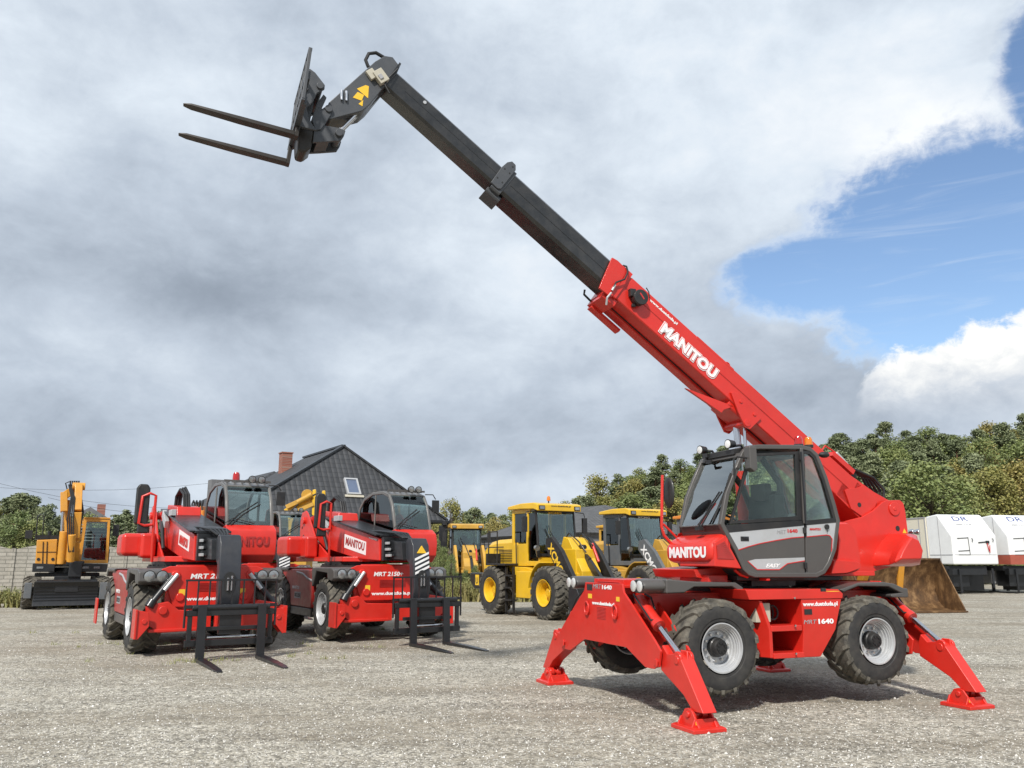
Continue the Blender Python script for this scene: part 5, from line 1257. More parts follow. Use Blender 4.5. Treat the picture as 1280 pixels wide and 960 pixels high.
    for s in (-1, 1):
        m = MB(); m.tube([(.45, s * .7, 3.0), (.42, s * 1.02, 2.98), (.42, s * 1.06, 2.85)], .014); m.box((.40, s * 1.06, 2.62), (.07, .16, .44)); m.build('mirror', 'black', cab, bevel=.02)
    for s in (-1, 1): m = MB(); m.cyl((.62, s * .82, 1.95), (.72, s * .82, 1.93), .07, .08, seg=14); m.tube([(.5, s * .7, 1.7), (.62, s * .82, 1.92)], .02); m.build('headlight', 'lens', t)
    if beacon:
        m = MB(); m.cyl((-.1, .1, 3.25), (-.1, .1, 3.36), .02); m.rev([(0, .06), (.1, .055), (.14, .03), (.15, .005)], (-.1, .1, 3.36), (0, 0, 1), 14, 1); m.build('beacon', ['black', 'lens_amber'], rf)
    if brand:
        text('lettering', 'www.duetduda.pl', rf, 'decal_black', (.642, -.30, 3.12), (0, 1, 0), (-.05, 0, 1), .7, .06, .02); text('lettering', 'XCMG', cab, 'decal_white' if cabmat != 'yellow' else 'decal_yellow', (.41, -.28, 2.93), (0, 1, 0), (0, 0, 1), .5, .07, .03)
    # lifting arms
    m = MB()
    for s in (-1, 1): m.prism([(.98, 2.20), (1.26, 2.24), (1.75, 1.86), (2.5, .92), (2.95, .52), (2.86, .24), (2.5, .26), (2.02, .72), (1.30, 1.58), (.94, 1.92)], 'y', s * .70, s * .58)
    m.cyl((1.95, -.42, 1.05), (1.95, .42, 1.05), .08)
    am = m.build('lift_arm', arm, t, bevel=.01)
    if brand:
        text('lettering', 'XCMG', am, letters, (1.06, -.70, 1.94), (.63, 0, -.776), (.776, 0, .63), .98, .25, .03); text('lettering', 'www.duetduda.pl', am, 'decal_white', (1.58, -.70, 1.22), (.63, 0, -.776), (.776, 0, .63), .62, .10, .04)
    m = MB(); m.cyl((1.1, -.3, 1.2), (1.9, -.3, 1.05), .07); m.cyl((1.1, .3, 1.2), (1.9, .3, 1.05), .07); m.bar((1.5, 0, 1.9), (2.1, 0, 1.55), .1, .22); m.bar((2.1, 0, 1.55), (2.6, 0, 1.1), .1, .18); m.cyl((1.05, 0, 2.0), (1.9, 0, 1.95), .07)
    m.tube([(1.1, -.2, 2.1), (1.5, -.25, 2.35), (1.9, -.2, 2.1), (2.1, -.1, 1.8)], .022); m.tube([(1.1, .2, 2.1), (1.5, .2, 2.32), (2.0, .2, 2.0)], .022); m.build('linkage', 'satin_black', t, bevel=.01)
    m = MB(); m.cyl((1.9, .25, 2.05), (2.2, .25, 1.55), .04); m.build('tilt_ram', 'red', t)
    if bucket:
        m = MB(); w = 1.28
        arc = [(3.02, .98), (2.98, .80), (2.96, .52), (3.02, .28), (3.15, .10), (3.4, .05), (3.9, .05)]
        m.loft([[(x, yy, z) for x, z in arc] + [(x + .03, yy, z + .03) for x, z in reversed(arc)] for yy in (-w, w)])
        for s in (-1, 1): m.prism(arc + [(3.3, .95)], 'y', s * w, s * (w + .03))
        m.build('bucket', 'satin_black', t, bevel=.008)
    return t
L1 = make_loader(Frame(1.078, 25.584, 0, -59.6), 'bright yellow wheel loader with an orange beacon on its cab roof', beacon=True)
L2 = make_loader(Frame(4.15, 28.3, 0, -61), 'yellow wheel loader with a dark grey cab behind the big telehandler', cabmat='loader_grey', arm='loader_grey', letters='decal_white', body='yellow_dull')
L3 = make_loader(Frame(5.3, 40.5, 0, -50), 'small yellow loader cab seen between the bright yellow loader and the grey-cabbed one', cabmat='yellow_dull', body='yellow_dull', brand=False, roofmat='yellow_dull')
L4 = make_loader(Frame(7.3, 31.6, 0, -55), 'wheel loader with an orange roof and dark cab behind the grey-cabbed loader', cabmat='loader_grey', body='orange', roofmat='orange', brand=False)
L5 = make_loader(Frame(-2.25, 41.5, 0, -80), 'dusty ochre wheel loader with a black exhaust stack parked among weeds by the house', cabmat='satin_black', body='yellow_dull', arm='yellow_dull', roofmat='yellow_dull', brand=False, scale=1.02)
m = MB(); m.box((-.9, -1.0, 2.25), (.35, .4, 1.9)); m.cyl((-.7, -.95, 3.2), (-.7, -.95, 3.45), .12); m.build('exhaust_stack', 'satin_black', L5, bevel=.03)

# ---- the big loader behind on the right: bucket, arms and snout show below the telehandler
def rust():
    m, nt, b = newmat('rust'); L = nt.links
    n = noisy(nt, 3.5, 9, vec=(1.2, 1, .6), rough=.7); r = ramp(nt, n.outputs['Fac'], [(.3, (.045, .026, .014)), (.5, (.13, .07, .03)), (.62, (.26, .155, .07)), (.78, (.42, .28, .14))])
    L.new(r.outputs[0], b.inputs['Base Color']); b.inputs['Roughness'].default_value = .55; sset(b, 'Metallic', .25)
    bp = nt.nodes.new('ShaderNodeBump'); bp.inputs['Strength'].default_value = .4; bp.inputs['Distance'].default_value = .02; n4 = noisy(nt, 18, 6); L.new(n4.outputs['Fac'], bp.inputs['Height']); L.new(bp.outputs[0], b.inputs['Normal']); MATS['rust'] = m
rust()
FB_ = Frame(11.25, 27.6, 0, -80)
BL = thing('wheel_loader', 'large wheel loader with a rusty open bucket on the ground behind the big telehandler', 'wheel loader', FB_, group='wheel loaders parked in the yard')
m = MB(); w = 1.62; cy = 1.05
arc = [(.15, 1.62), (-.05, 1.35), (-.22, 1.0), (-.25, .6), (-.12, .28), (.12, .08), (.5, .03), (1.15, .03)]
inn_ = [(x + .035, z + .02) for x, z in arc]
m.loft([[(x, yy, z) for x, z in arc] + [(x, yy, z) for x, z in reversed(inn_)] for yy in (cy - w, cy + w)])
for s in (-1, 1): m.prism(arc + [(.5, 1.05)], 'y', cy + s * w, cy + s * (w + .035))
m.box((1.12, cy, .035), (.2, 2 * w + .05, .05)); m.box((.12, cy, 1.63), (.1, 2 * w + .06, .06))
m.build('bucket', 'rust', BL, bevel=.006)
m = MB(); m.prism([(.4, 1.4), (.1, 1.7), (-1.2, 1.75), (-2.2, 2.0), (-2.3, 1.7), (-1.2, 1.3), (-.2, .55)], 'y', -.1, .1); m.prism([(.1, 1.7), (-1.2, 1.75), (-2.2, 2.0), (-2.3, 1.7), (-1.2, 1.3), (-.2, .6)], 'y', 1.3, 1.5); m.box((-1.5, .7, 1.1), (1.6, 1.1, .8)); la = m.build('lift_arm', 'excavator_yellow', BL, bevel=.02)
pq = [FB_.hit(px, py, 0, -.45) for px, py in ((1086, 712), (1123, 708), (1122, 715), (1106, 725), (1105, 740), (1090, 742))]
m = MB(); m.prism([(p.y, p.z) for p in pq], 'x', -.65, -.45); sn = m.build('snout', 'excavator_yellow', BL, bevel=.01)
o_ = FB_.hit(1091, 716, 0, -.44); text('lettering', 'YUC', sn, 'decal_black', o_, (0, .72, -.70), (0, .70, .72), .62, .2, .04)
m = MB(); m.box((-3.2, .7, 1.5), (2.5, 1.3, 1.2)); m.box((-2.6, .7, 2.5), (1.4, 1.4, 1.0)); m.build('body', 'excavator_yellow', BL, bevel=.05)
for x in (-1.5, -4.2):
    for s in (-1, 1): add_wheel(LW, BL, (x, .7 + s * .95, .715), flip=(s < 0))
m = MB(); m.prism([(-.1, .02), (-.9, .02), (-1.0, .9), (-.3, 1.25)], 'y', -.62, -.5); m.build('side_cutter', 'satin_black', BL, bevel=.01)
# ================================================================== wheeled excavator on the left, seen from its dozer blade
FE = Frame(-15.75, 30.5, 0, -62)
def ex(px, py, x=1.2): h = FE.hit(px, py, 0, x); return (h.y, h.z)
EX = thing('wheeled_excavator', 'amber wheeled excavator with its arm folded upright behind a black dozer blade', 'excavator', FE)
EW = make_wheel_proto(.52, .5, .27, 'ag', 'satin_black', .05, 16)
for x in (1.25, -1.35):
    for s in (1, -1): add_wheel(EW, EX, (x, s * 1.05, .52), flip=(s < 0))
m = MB(); m.box((0, 0, .85), (3.4, .8, .45)); m.box((0, 0, 1.1), (1.6, 2.0, .12)); m.cyl((0, 0, 1.1), (0, 0, 1.35), .6); m.box((1.7, 0, .7), (.6, .7, .3))
for x in (1.25, -1.35): m.cyl((x, -.8, .52), (x, .8, .52), .12)
m.build('undercarriage', 'satin_black', EX, bevel=.02)
m = MB(); w = .96
arc = [(2.08, .90), (1.98, .72), (1.96, .5), (1.98, .28), (2.04, .12)]
m.loft([[(x, y, z) for x, z in arc] + [(x - .05, y, z) for x, z in reversed(arc)] for y in (-w, w)])
for k in range(7): m.box((1.985, 0, .2 + k * .1), (.04, 1.9, .02))
m.prism([(1.9, .92), (2.12, .87), (2.12, .92), (1.9, .97)], 'y', -w * .94, w * .94)
bl = m.build('dozer_blade', 'satin_black', EX, bevel=.01)
m = MB(); m.box((1.9, -1.12, .62), (.25, .22, .5)); m.build('outrigger', 'loader_grey', EX, bevel=.02); m = MB(); m.box((2.0, 1.24, .58), (.3, .5, .55)); m.build('outrigger', 'loader_grey', EX, bevel=.02)
# upper structure
m = MB(); m.prism([ex(44, 706), ex(46, 675), ex(72, 674), ex(70, 706)], 'x', .2, 1.25); m.box((-1.3, -.42, 1.85), (2.2, 1.25, .9)); ub = m.build('upper_body', 'excavator_yellow', EX, bevel=.03)
m = MB(); m.prism([ex(40, 715), ex(41, 704), ex(69, 705), ex(68, 715)], 'x', .2, 1.3); m.prism([ex(97, 715), ex(97, 704), ex(135, 705), ex(133, 715)], 'x', .2, 1.3); m.box((0, 0, 1.42), (2.0, 2.0, .1)); bp_ = m.build('bumper', 'satin_black', EX, bevel=.02)
for px in (50, 107, 121):
    a = ex(px, 709.5, 1.31); m = MB(); m.box((1.31, a[0], a[1]), (.02, .2, .07)); m.build('position_lamp', 'lens', bp_, bevel=.005)
m = MB()
for px in (53, 58): a, b = ex(px, 706, 1.27), ex(px + 1, 677, 1.27); m.tube([(1.27, *a), (1.27, *b)], .014, 6)
a, b = ex(46, 690, 1.27), ex(70, 690, 1.27); m.bar((1.26, *a), (1.26, *b), .012, .02); 
for px in (48, 66): a = ex(px, 699, 1.27); m.cyl((1.25, *a), (1.27, *a), .05)
m.build('locker_trim', 'satin_black', ub)
m = MB(); m.tube([(.6, *ex(45, 674, .6)), (.6, *ex(47, 646, .6)), (.5, *ex(50, 643, .5)), (.2, *ex(55, 645, .2)), (.1, *ex(53, 674, .1))], .02, 6); m.build('handrail', 'satin_black', EX)
m = MB(); q = ex(36, 668, .9); m.box((.9, *q), (.06, .22, .28)); m.tube([(.9, *q), (.7, *ex(46, 668, .7))], .015); q = ex(145, 663, .9); m.box((.9, *q), (.06, .2, .4)); m.tube([(.9, *q), (.9, *ex(137, 662, .9))], .015); m.build('mirror', 'black', EX, bevel=.02)
m = MB(); m.cyl((-.6, *ex(62, 675, -.6)), (-.6, *ex(62, 664, -.6)), .06); m.box((-.3, *ex(62, 672, -.3)), (1., .9, .14)); m.build('exhaust', 'satin_black', EX)
# cab
co_ = [ex(97, 704), ex(105, 648), ex(138, 648.5), ex(135, 704)]; ci_ = [ex(101.5, 700), ex(108.5, 652), ex(134.5, 652.5), ex(131.5, 700)]
m = MB(); m.ring(co_, ci_, 'x', 1.15, 1.22); m.ring(co_, ci_, 'x', -.45, -.4)
for i in range(4):
    a = Vector(co_[i]).lerp(Vector(ci_[i]), .5); m.bar((-.42, a.x, a.y), (1.18, a.x, a.y), .07, .07)
m.bar((-.4, (co_[1][0] + co_[2][0]) / 2, co_[1][1] + .02), (1.25, (co_[1][0] + co_[2][0]) / 2, co_[1][1] + .02), abs(co_[1][0] - co_[2][0]), .05)
m.bar((-.4, co_[0][0] + .03, co_[0][1] + .35), (1.15, co_[0][0] + .03, co_[0][1] + .35), .04, .7)
cb = m.build('cab', 'excavator_yellow', EX, bevel=.012)
m = MB(); m.prism(ci_, 'x', 1.17, 1.176); m.build('windscreen', 'glass', cb)
m = MB(); s_ = [Vector(co_[3]).lerp(Vector(co_[2]), t) for t in (.08, .95)]; m.loft([[(x, s.x, s.y), (x, s.x - .01, s.y)] for x in (-.4, 1.1) for s in s_[:1]] and [[(x, s_[0].x, s_[0].y), (x, s_[1].x, s_[1].y), (x, s_[1].x - .008, s_[1].y), (x, s_[0].x - .008, s_[0].y)] for x in (-.4, 1.1)]); m.build('door_window', 'glass', cb)
m = MB(); a = ex(118, 695, .6); m.box((.3, a[0], a[1]), (.5, .5, .15)); m.box((.0, a[0], a[1] + .4), (.12, .46, .75)); m.box((.9, a[0] - .1, a[1] + .0), (.25, .7, .3)); m.box((1.12, a[0], a[1] - .0), (.02, .9, .45)); m.box((-.36, a[0], a[1] + .5), (.04, 1.0, 1.0)); m.build('seat', 'seat_cloth', cb, bevel=.04)
m = MB()
for k in range(6): z = ex(118, 655 + k * 4, 1.1); m.box((.2, z[0], z[1]), (.01, .8, .03))
m.build('blind', 'decal_grey', cb)
# boom and arm, folded upright
def E3(px, py, x): h = FE.hit(px, py, 0, x); return Vector((x, h.y, h.z))
m = MB(); p = [E3(93, 706, 1.2), E3(94, 672, 1.9), E3(97, 640, 2.0), E3(98.5, 608, 1.6)]
for a, b, w, h in ((p[0], p[1], .26, .40), (p[1], p[2], .26, .44), (p[2], p[3], .24, .36)): m.bar(a, b, w, h, up=(1, 0, 0))
for q in (p[1], p[3]): m.cyl(q - Vector((0, .2, 0)), q + Vector((0, .2, 0)), .13)
bo = m.build('boom', 'excavator_yellow', EX, bevel=.02)
m = MB(); q = [E3(80, 622, 1.5), E3(83, 650, 1.7), E3(76, 700, 1.6)]
m.bar(E3(96, 610, 1.3), E3(80, 620, 1.5), .25, .35, up=(1, 0, 0)); m.bar(E3(80, 616, 1.5), E3(80, 640, 1.6), .22, .3, up=(1, 0, 0)); m.cyl(E3(80, 664, 1.6), E3(76, 705, 1.5), .13); m.cyl(E3(90, 668, 2.25), E3(88, 702, 2.0), .12); m.cyl(E3(84, 625, 1.3), E3(85, 700, 1.0), .10); m.build('arm', 'excavator_yellow', EX, bevel=.02)
m = MB(); m.cyl(E3(79, 636, 1.6), E3(77, 668, 1.6), .05); m.build('ram_rod', 'chrome', EX)
m = MB()
for k in range(4): m.tube([E3(86 + k, 606, 1.5), E3(89 + 1.5 * k, 622, 2.0), E3(84 + 2.5 * k, 650, 2.3), E3(86 + 2 * k, 690, 2.2)], .022, 6)
m.tube([E3(100, 612, 1.4), E3(104, 640, 1.7), E3(99, 665, 2.0), E3(97, 690, 1.6)], .03); m.tube([E3(101, 618, 1.4), E3(101.5, 640, 1.7)], .03)
m.tube([E3(84, 612, 1.5), E3(82, 604, 1.5), E3(87, 602, 1.5)], .02)
for k in range(5): m.box(E3(88 + k * 2.6, 604, 1.5), (.12, .05, .16))
m.build('hose', 'hose', EX)
m = MB(); m.box(E3(94, 712, 1.6), (.4, .4, .5)); m.box(E3(94, 704, 1.5), (.5, .55, .14)); m.build('swing_post', 'satin_black', EX, bevel=.03)
# ================================================================== trailers, house, fence, far machines
def tile_mat(name, col, rows=3.2):
    m, nt, b = newmat(name); N = nt.nodes; L = nt.links
    tc = N.new('ShaderNodeTexCoord'); mp = N.new('ShaderNodeMapping'); L.new(tc.outputs['UV'], mp.inputs[0]); mp.inputs['Scale'].default_value = (1, 1, 1)
    br = N.new('ShaderNodeTexBrick'); br.offset = 0.0; br.inputs['Scale'].default_value = 1; br.inputs['Brick Width'].default_value = .30; br.inputs['Row Height'].default_value = .34; br.inputs['Mortar Size'].default_value = .022; br.inputs['Mortar Smooth'].default_value = .4
    c = col; br.inputs['Color1'].default_value = (*[x * .85 for x in c], 1); br.inputs['Color2'].default_value = (*[x * 1.2 for x in c], 1); br.inputs['Mortar'].default_value = (*[x * .45 for x in c], 1)
    L.new(mp.outputs[0], br.inputs[0]); L.new(br.outputs[0], b.inputs['Base Color']); b.inputs['Roughness'].default_value = .6
    w = N.new('ShaderNodeTexWave'); w.wave_type = 'BANDS'; w.bands_direction = 'Y'; w.wave_profile = 'SAW'; w.inputs['Scale'].default_value = .4714; L.new(mp.outputs[0], w.inputs[0])
    w2 = N.new('ShaderNodeTexWave'); w2.bands_direction = 'X'; w2.inputs['Scale'].default_value = 1.047; L.new(mp.outputs[0], w2.inputs[0])
    ad = N.new('ShaderNodeMath'); ad.operation = 'MULTIPLY_ADD'; ad.inputs[1].default_value = .45; L.new(w2.outputs['Fac'], ad.inputs[0]); L.new(w.outputs['Fac'], ad.inputs[2])
    bp = N.new('ShaderNodeBump'); bp.inputs['Strength'].default_value = .9; bp.inputs['Distance'].default_value = .05; L.new(ad.outputs[0], bp.inputs['Height']); L.new(bp.outputs[0], b.inputs['Normal'])
    MATS[name] = m
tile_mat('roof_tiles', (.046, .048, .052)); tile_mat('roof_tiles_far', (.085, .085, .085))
paint('render_wall', (.40, .37, .32), .85, 0, var=.12); paint('wall_grey', (.16, .16, .165), .8, 0, var=.15); paint('skylight_pane', (.10, .13, .20), .15, .6, var=.1); paint('curtain', (.64, .60, .49), .6, 0, var=.05); paint('trailer_white', (.74, .75, .75), .4, .1, var=.04, dust=.06); paint('skirt_red', (.33, .08, .05), .5, 0)
def brick_mat():
    m, nt, b = newmat('brick'); N = nt.nodes; L = nt.links; tc = N.new('ShaderNodeTexCoord'); mp = N.new('ShaderNodeMapping'); L.new(tc.outputs['Object'], mp.inputs[0]); mp.inputs['Rotation'].default_value = (R(90), 0, R(35))
    br = N.new('ShaderNodeTexBrick'); br.inputs['Scale'].default_value = 1; br.inputs['Brick Width'].default_value = .24; br.inputs['Row Height'].default_value = .075; br.inputs['Mortar Size'].default_value = .008
    br.inputs['Color1'].default_value = (.22, .06, .04, 1); br.inputs['Color2'].default_value = (.33, .11, .07, 1); br.inputs['Mortar'].default_value = (.3, .26, .22, 1); L.new(mp.outputs[0], br.inputs[0]); L.new(br.outputs[0], b.inputs['Base Color']); b.inputs['Roughness'].default_value = .9; MATS['brick'] = m
    m, nt, b = newmat('concrete_fence'); N = nt.nodes; L = nt.links; tc = N.new('ShaderNodeTexCoord'); mp = N.new('ShaderNodeMapping'); L.new(tc.outputs['Object'], mp.inputs[0]); mp.inputs['Rotation'].default_value = (R(90), 0, 0)
    br = N.new('ShaderNodeTexBrick'); br.inputs['Scale'].default_value = 1; br.inputs['Brick Width'].default_value = .55; br.inputs['Row Height'].default_value = .16; br.inputs['Mortar Size'].default_value = .016; br.squash = .7
    br.inputs['Color1'].default_value = (.34, .32, .275, 1); br.inputs['Color2'].default_value = (.42, .395, .345, 1); br.inputs['Mortar'].default_value = (.22, .21, .18, 1); L.new(mp.outputs[0], br.inputs[0])
    n = noisy(nt, 6, 8); mx = N.new('ShaderNodeMixRGB'); mx.blend_type = 'MULTIPLY'; mx.inputs[0].default_value = .5; r = ramp(nt, n.outputs['Fac'], [(.3, .6), (.7, 1.2)]); L.new(br.outputs[0], mx.inputs[1]); L.new(r.outputs[0], mx.inputs[2]); L.new(mx.outputs[0], b.inputs['Base Color']); b.inputs['Roughness'].default_value = .9
    bp = N.new('ShaderNodeBump'); bp.inputs['Strength'].default_value = .8; bp.inputs['Distance'].default_value = .03; L.new(mx.outputs[0], bp.inputs['Height']); L.new(bp.outputs[0], b.inputs['Normal']); MATS['concrete_fence'] = m
brick_mat()
# ---- two white trailers on the right
def make_trailer(fr, label, red=False):
    t = thing('truck_trailer', label, 'trailer', fr, group='white trailers at the edge of the yard')
    w = 1.25; z0 = 1.38
    m = MB(); m.prism([(-1.7, z0), (-1.7, 3.72), (-.95, 3.80), (-.85, 3.78), (-.0, 2.75), (.0, z0)], 'y', -w, w)
    m.prism([(-1.7, z0), (-13.4, z0), (-13.4, 1.55), (-1.7, 1.55)], 'y', -w, w); b = m.build('body', 'trailer_white', t, bevel=.07)
    if red: m = MB(); m.box((-.0, 0, 1.62), (.02, 2 * w, .46)); m.box((-.85, -w - .001, 1.62), (1.7, .02, .46)); m.build('skirt', 'skirt_red', b)
    m = MB(); m.box((-7.55, 0, 2.62), (11.7, 2 * w + .04, 2.14))
    m.build('curtain', 'curtain', t, bevel=.03)
    m = MB()
    for k in range(11): m.box((-2.2 - k * 1.1, -w - .028, 2.62), (.05, .012, 2.05))
    m.box((-7.55, -w - .03, 3.68), (11.7, .03, .06)); m.box((-1.75, -w - .03, 2.6), (.06, .03, 2.2)); m.build('curtain_strap', 'decal_grey', t)
    # hatch and steps on the nose
    m = MB()
    for z in (2.62, 2.02): m.bar((.012, -.95, z), (.012, -.35, z + .03), .02, .03)
    m.bar((.012, -.35, 2.68), (.012, -.32, 1.85), .02, .02); m.bar((.012, -.95, 1.85), (.012, -.32, 1.85), .02, .02); m.bar((.012, -.95, 2.68), (.012, -.95, 1.85), .015, .015)
    m.bar((.012, .2, 2.42), (.012, .65, 2.46), .03, .05); m.box((.03, .7, 2.45), (.06, .16, .12)); m.build('hatch_frame', 'satin_black', b)
    m = MB(); m.tube([(.05, .66, 2.4), (.09, .68, 2.1), (.07, .74, 1.95), (.06, .78, 2.3)], .02); m.build('air_hose', 'decal_red', b)
    m = MB(); m.bar((-.84, -1.262, 1.45), (-.84, -1.262, 3.7), .02, .012, up=(0, 1, 0)); m.bar((-1.6, -1.262, 1.85), (-.02, -1.262, 1.85), .02, .012, up=(0, 1, 0)); m.bar((.004, -1.15, 1.85), (.004, 1.15, 1.85), .02, .012, up=(1, 0, 0)); m.build('seam', 'decal_grey', b)
    for yy in (-.15, 1.0): m = MB(); m.tube([(.0, yy, 2.62), (.06, yy, 2.60), (.07, yy, 2.50), (.02, yy, 2.47)], .016, 6); m.build('grab_hook', 'satin_black', b)
    n_ = Vector((1.03, 0, .85)).normalized(); up = Vector((-.85, 0, 1.03)).normalized()
    text('lettering', 'DR', b, 'decal_blue', Vector((-.60, -.55, 3.477)), (0, 1, 0), up, .85, .28, .0, 0, .012); text('lettering', 'SERVICE', b, 'decal_grey', Vector((-.42, -.55, 3.259)), (0, 1, 0), up, .85, .09, .02, 0, .012)
    m = MB(); m.box((-1.2, -.2, 1.2), (1.5, 2.2, .22)); m.box((-.9, -.55, .72), (.8, .9, .75)); m.box((-7, 0, 1.2), (12, .9, .25)); m.box((-1.3, .35, .62), (.9, 1.3, .95)); m.box((-4.5, .0, .75), (2.6, 1.9, .6)); m.box((-.3, -.3, 1.05), (.3, 1.9, .3)); m.cyl((-2.2, -.9, .75), (-2.2, .9, .75), .3); m.box((-2.6, -.1, .7), (.12, .12, 1.3)); m.box((-2.6, .75, .7), (.12, .12, 1.3)); m.box((-2.6, -.1, .05), (.4, .3, .04)); m.box((-.1, .9, .75), (.06, .10, .9)); m.box((-.1, -.9, .62), (.06, .10, 1.1))
    m.build('underframe', 'satin_black', t, bevel=.01)
    m = MB(); m.box((-1.9, -1.0, .82), (1.0, .4, .75)); m.build('tool_box', 'silver', t, bevel=.03)
    for x in (-9.0, -10.3, -11.6):
        for s in (-1, 1): add_wheel(TW, t, (x, s * .98, .52), flip=(s < 0))
    return t
TW = make_wheel_proto(.52, .36, .3, 'block', 'silver', .0, 24)
make_trailer(Frame(22.3, 41.2, 0, -78), 'white trailer with beige curtain side and an all-white sloping nose')
make_trailer(Frame(25.35, 41.8, 0, -78), 'white trailer with a rusty red band along its bottom edge', True)

# ---- the house with the dark tiled roof
def uvquad(mb, quads, name, mat, parent):
    """roof planes with uv in metres: u along the eave, v up the slope"""
    me = bpy.data.meshes.new(name); vs = []; fs = []; uvs = []
    for q in quads:
        q = [Vector(p) for p in q]; i0 = len(vs); u = (q[1] - q[0]).normalized(); n = (q[1] - q[0]).cross(q[-1] - q[0]).normalized(); v = n.cross(u)
        vs += q; fs.append(list(range(i0, i0 + len(q)))); uvs += [((p - q[0]).dot(u), (p - q[0]).dot(v)) for p in q]
    # underside closes the roof as a slab
    me.from_pydata([tuple(p) for p in vs], [], fs); uv = me.uv_layers.new(name='UVMap')
    for i, l in enumerate(me.loops): uv.data[i].uv = uvs[l.vertex_index]
    me.materials.append(MATS[mat]); o = bpy.data.objects.new(name, me); COL.objects.link(o); o.parent = parent
    s = o.modifiers.new('Solidify', 'SOLIDIFY'); s.thickness = .12; s.offset = -1
    return o
def hip_roof(parent, cx0, cx1, x0, x1, yw, ze, zr, mat, yl=None):
    """eaves x0..x1, +-yw at ze; ridge cx0..cx1 at zr"""
    yl = yw if yl is None else yl; A = [(x1, -yl, ze), (x1, yw, ze), (x0, yw, ze), (x0, -yl, ze)]; r0, r1 = (cx0, 0, zr), (cx1, 0, zr)
    return uvquad(None, [[A[0], A[1], r1], [A[1], A[2], r0, r1], [A[2], A[3], r0], [A[3], A[0], r1, r0]], 'roof', mat, parent)
FH = Frame(-9.35, 46.39, 0, -57.6)
HO = thing('house', 'house with a steep dark tiled hip roof, skylight and red brick chimney', 'house', FH)
rf = hip_roof(HO, -6.65, 0, -10.5, 3.0, 4.97, 3.71, 7.79, 'roof_tiles', 6.76)
m = MB()
for a, b in (((0, 0, 7.83), (3.03, 5.0, 3.74)), ((0, 0, 7.83), (3.03, -6.8, 3.74)), ((0, 0, 7.83), (-6.65, 0, 7.83))): m.bar(a, b, .24, .10)
m.build('ridge_cap', 'satin_black', rf)
m = MB(); 
for a, b in (((3.1, -6.85, 3.65), (3.1, 5.05, 3.65)), ((3.1, -6.85, 3.65), (-10.5, -6.85, 3.65)), ((3.1, 5.05, 3.65), (-10.5, 5.05, 3.65))): m.bar(a, b, .14, .12)
m.tube([(3.1, 5.05, 3.6), (2.8, 4.6, 3.1), (2.4, 4.25, 2.7), (2.4, 4.25, .1)], .06); m.build('gutter', 'satin_black', rf)
m = MB(); m.box((-4.2, -.9, 1.8), (13.0, 10.1, 3.6)); wl = m.build('wall', 'render_wall', HO)
for y in (-3.5, 0, 3.2):
    m = MB(); m.box((2.32, y, 1.9), (.08, 1.3, 1.5)); w_ = m.build('window', 'white', HO, bevel=.01); m = MB(); m.box((2.365, y, 1.9), (.02, 1.1, 1.3)); m.build('pane', 'glass_dark', w_)
m = MB(); m.box((2.6, 3.6, 1.25), (.6, .5, 2.5)); m.build('brick_pillar', 'brick', HO)
q = FH.hit(357.5, 567, 1, -1.7); m = MB(); m.box((q.x, -1.7, q.z - 1.0), (.66, .60, 2.0)); m.box((q.x, -1.7, q.z + .03), (.74, .68, .07)); m.build('chimney', 'brick', rf)
sl_ = Vector((3.0, 0, -4.08)).normalized(); nn = Vector((4.08, 0, 3.0)).normalized()
for i in range(30):
    c = FH.hit(440, 609, 0, 3.0 * (1 - (5.0 + .05 * i - 3.71) / 4.08))
    if abs(c.x - 3.0 * (7.79 - c.z) / 4.08) < .06: break
M3 = Matrix((sl_, Vector((0, 1, 0)), nn)).transposed()
m = MB(); m.ring([(-.55, -.38), (.55, -.38), (.55, .38), (-.55, .38)], [(-.46, -.29), (.46, -.29), (.46, .29), (-.46, .29)], 'z', -.05, .12); bmesh.ops.transform(m.bm, matrix=Matrix.Translation(c) @ M3.to_4x4(), verts=m.bm.verts); sk = m.build('skylight', 'silver', rf)
m = MB(); m.box((0, 0, .06), (.94, .6, .03)); bmesh.ops.transform(m.bm, matrix=Matrix.Translation(c) @ M3.to_4x4(), verts=m.bm.verts); m.build('skylight_pane', 'skylight_pane', sk)
m = MB(); m.box((.64, 0, .03), (.14, 1.05, .05)); bmesh.ops.transform(m.bm, matrix=Matrix.Translation(c) @ M3.to_4x4(), verts=m.bm.verts); m.build('flashing', 'beige_box', sk)
# lower wing on the left
HW = thing('house_wing', 'lower wing with a dark tiled roof and small chimney, left of the tall house', 'house', Frame(-15.2, 52.5, 0, -55))
r2 = hip_roof(HW, -3, 1.0, -9, 5.0, 6.0, 3.3, 6.95, 'roof_tiles'); m = MB(); m.box((-2, 0, 1.65), (12, 10.8, 3.3)); m.build('wall', 'render_wall', HW)
m = MB(); m.box((1.2, -3.5, 5.35), (.75, .75, 1.7)); m.build('chimney', 'wall_grey', r2)
BA = thing('barn', 'barn with grey slatted walls and roof behind the yellow loaders', 'barn', Frame(6.0, 57.0, 0, -62))
r3 = hip_roof(BA, -5, 0.5, -9, 5, 5.0, 3.2, 5.2, 'roof_tiles_far'); m = MB(); m.box((-2, 0, 1.6), (13.4, 9.4, 3.2))
for k in range(12): m.box((4.72, 0, .2 + k * .26), (.04, 9.4, .2)); m.box((-2, -4.72, .2 + k * .26), (13.4, .04, .2))
m.build('wall', 'wall_grey', BA)
FHs = thing('far_house', 'small far house with a grey gable and chimney above the left fence', 'house', Frame(-40.5, 81, 0, -60))
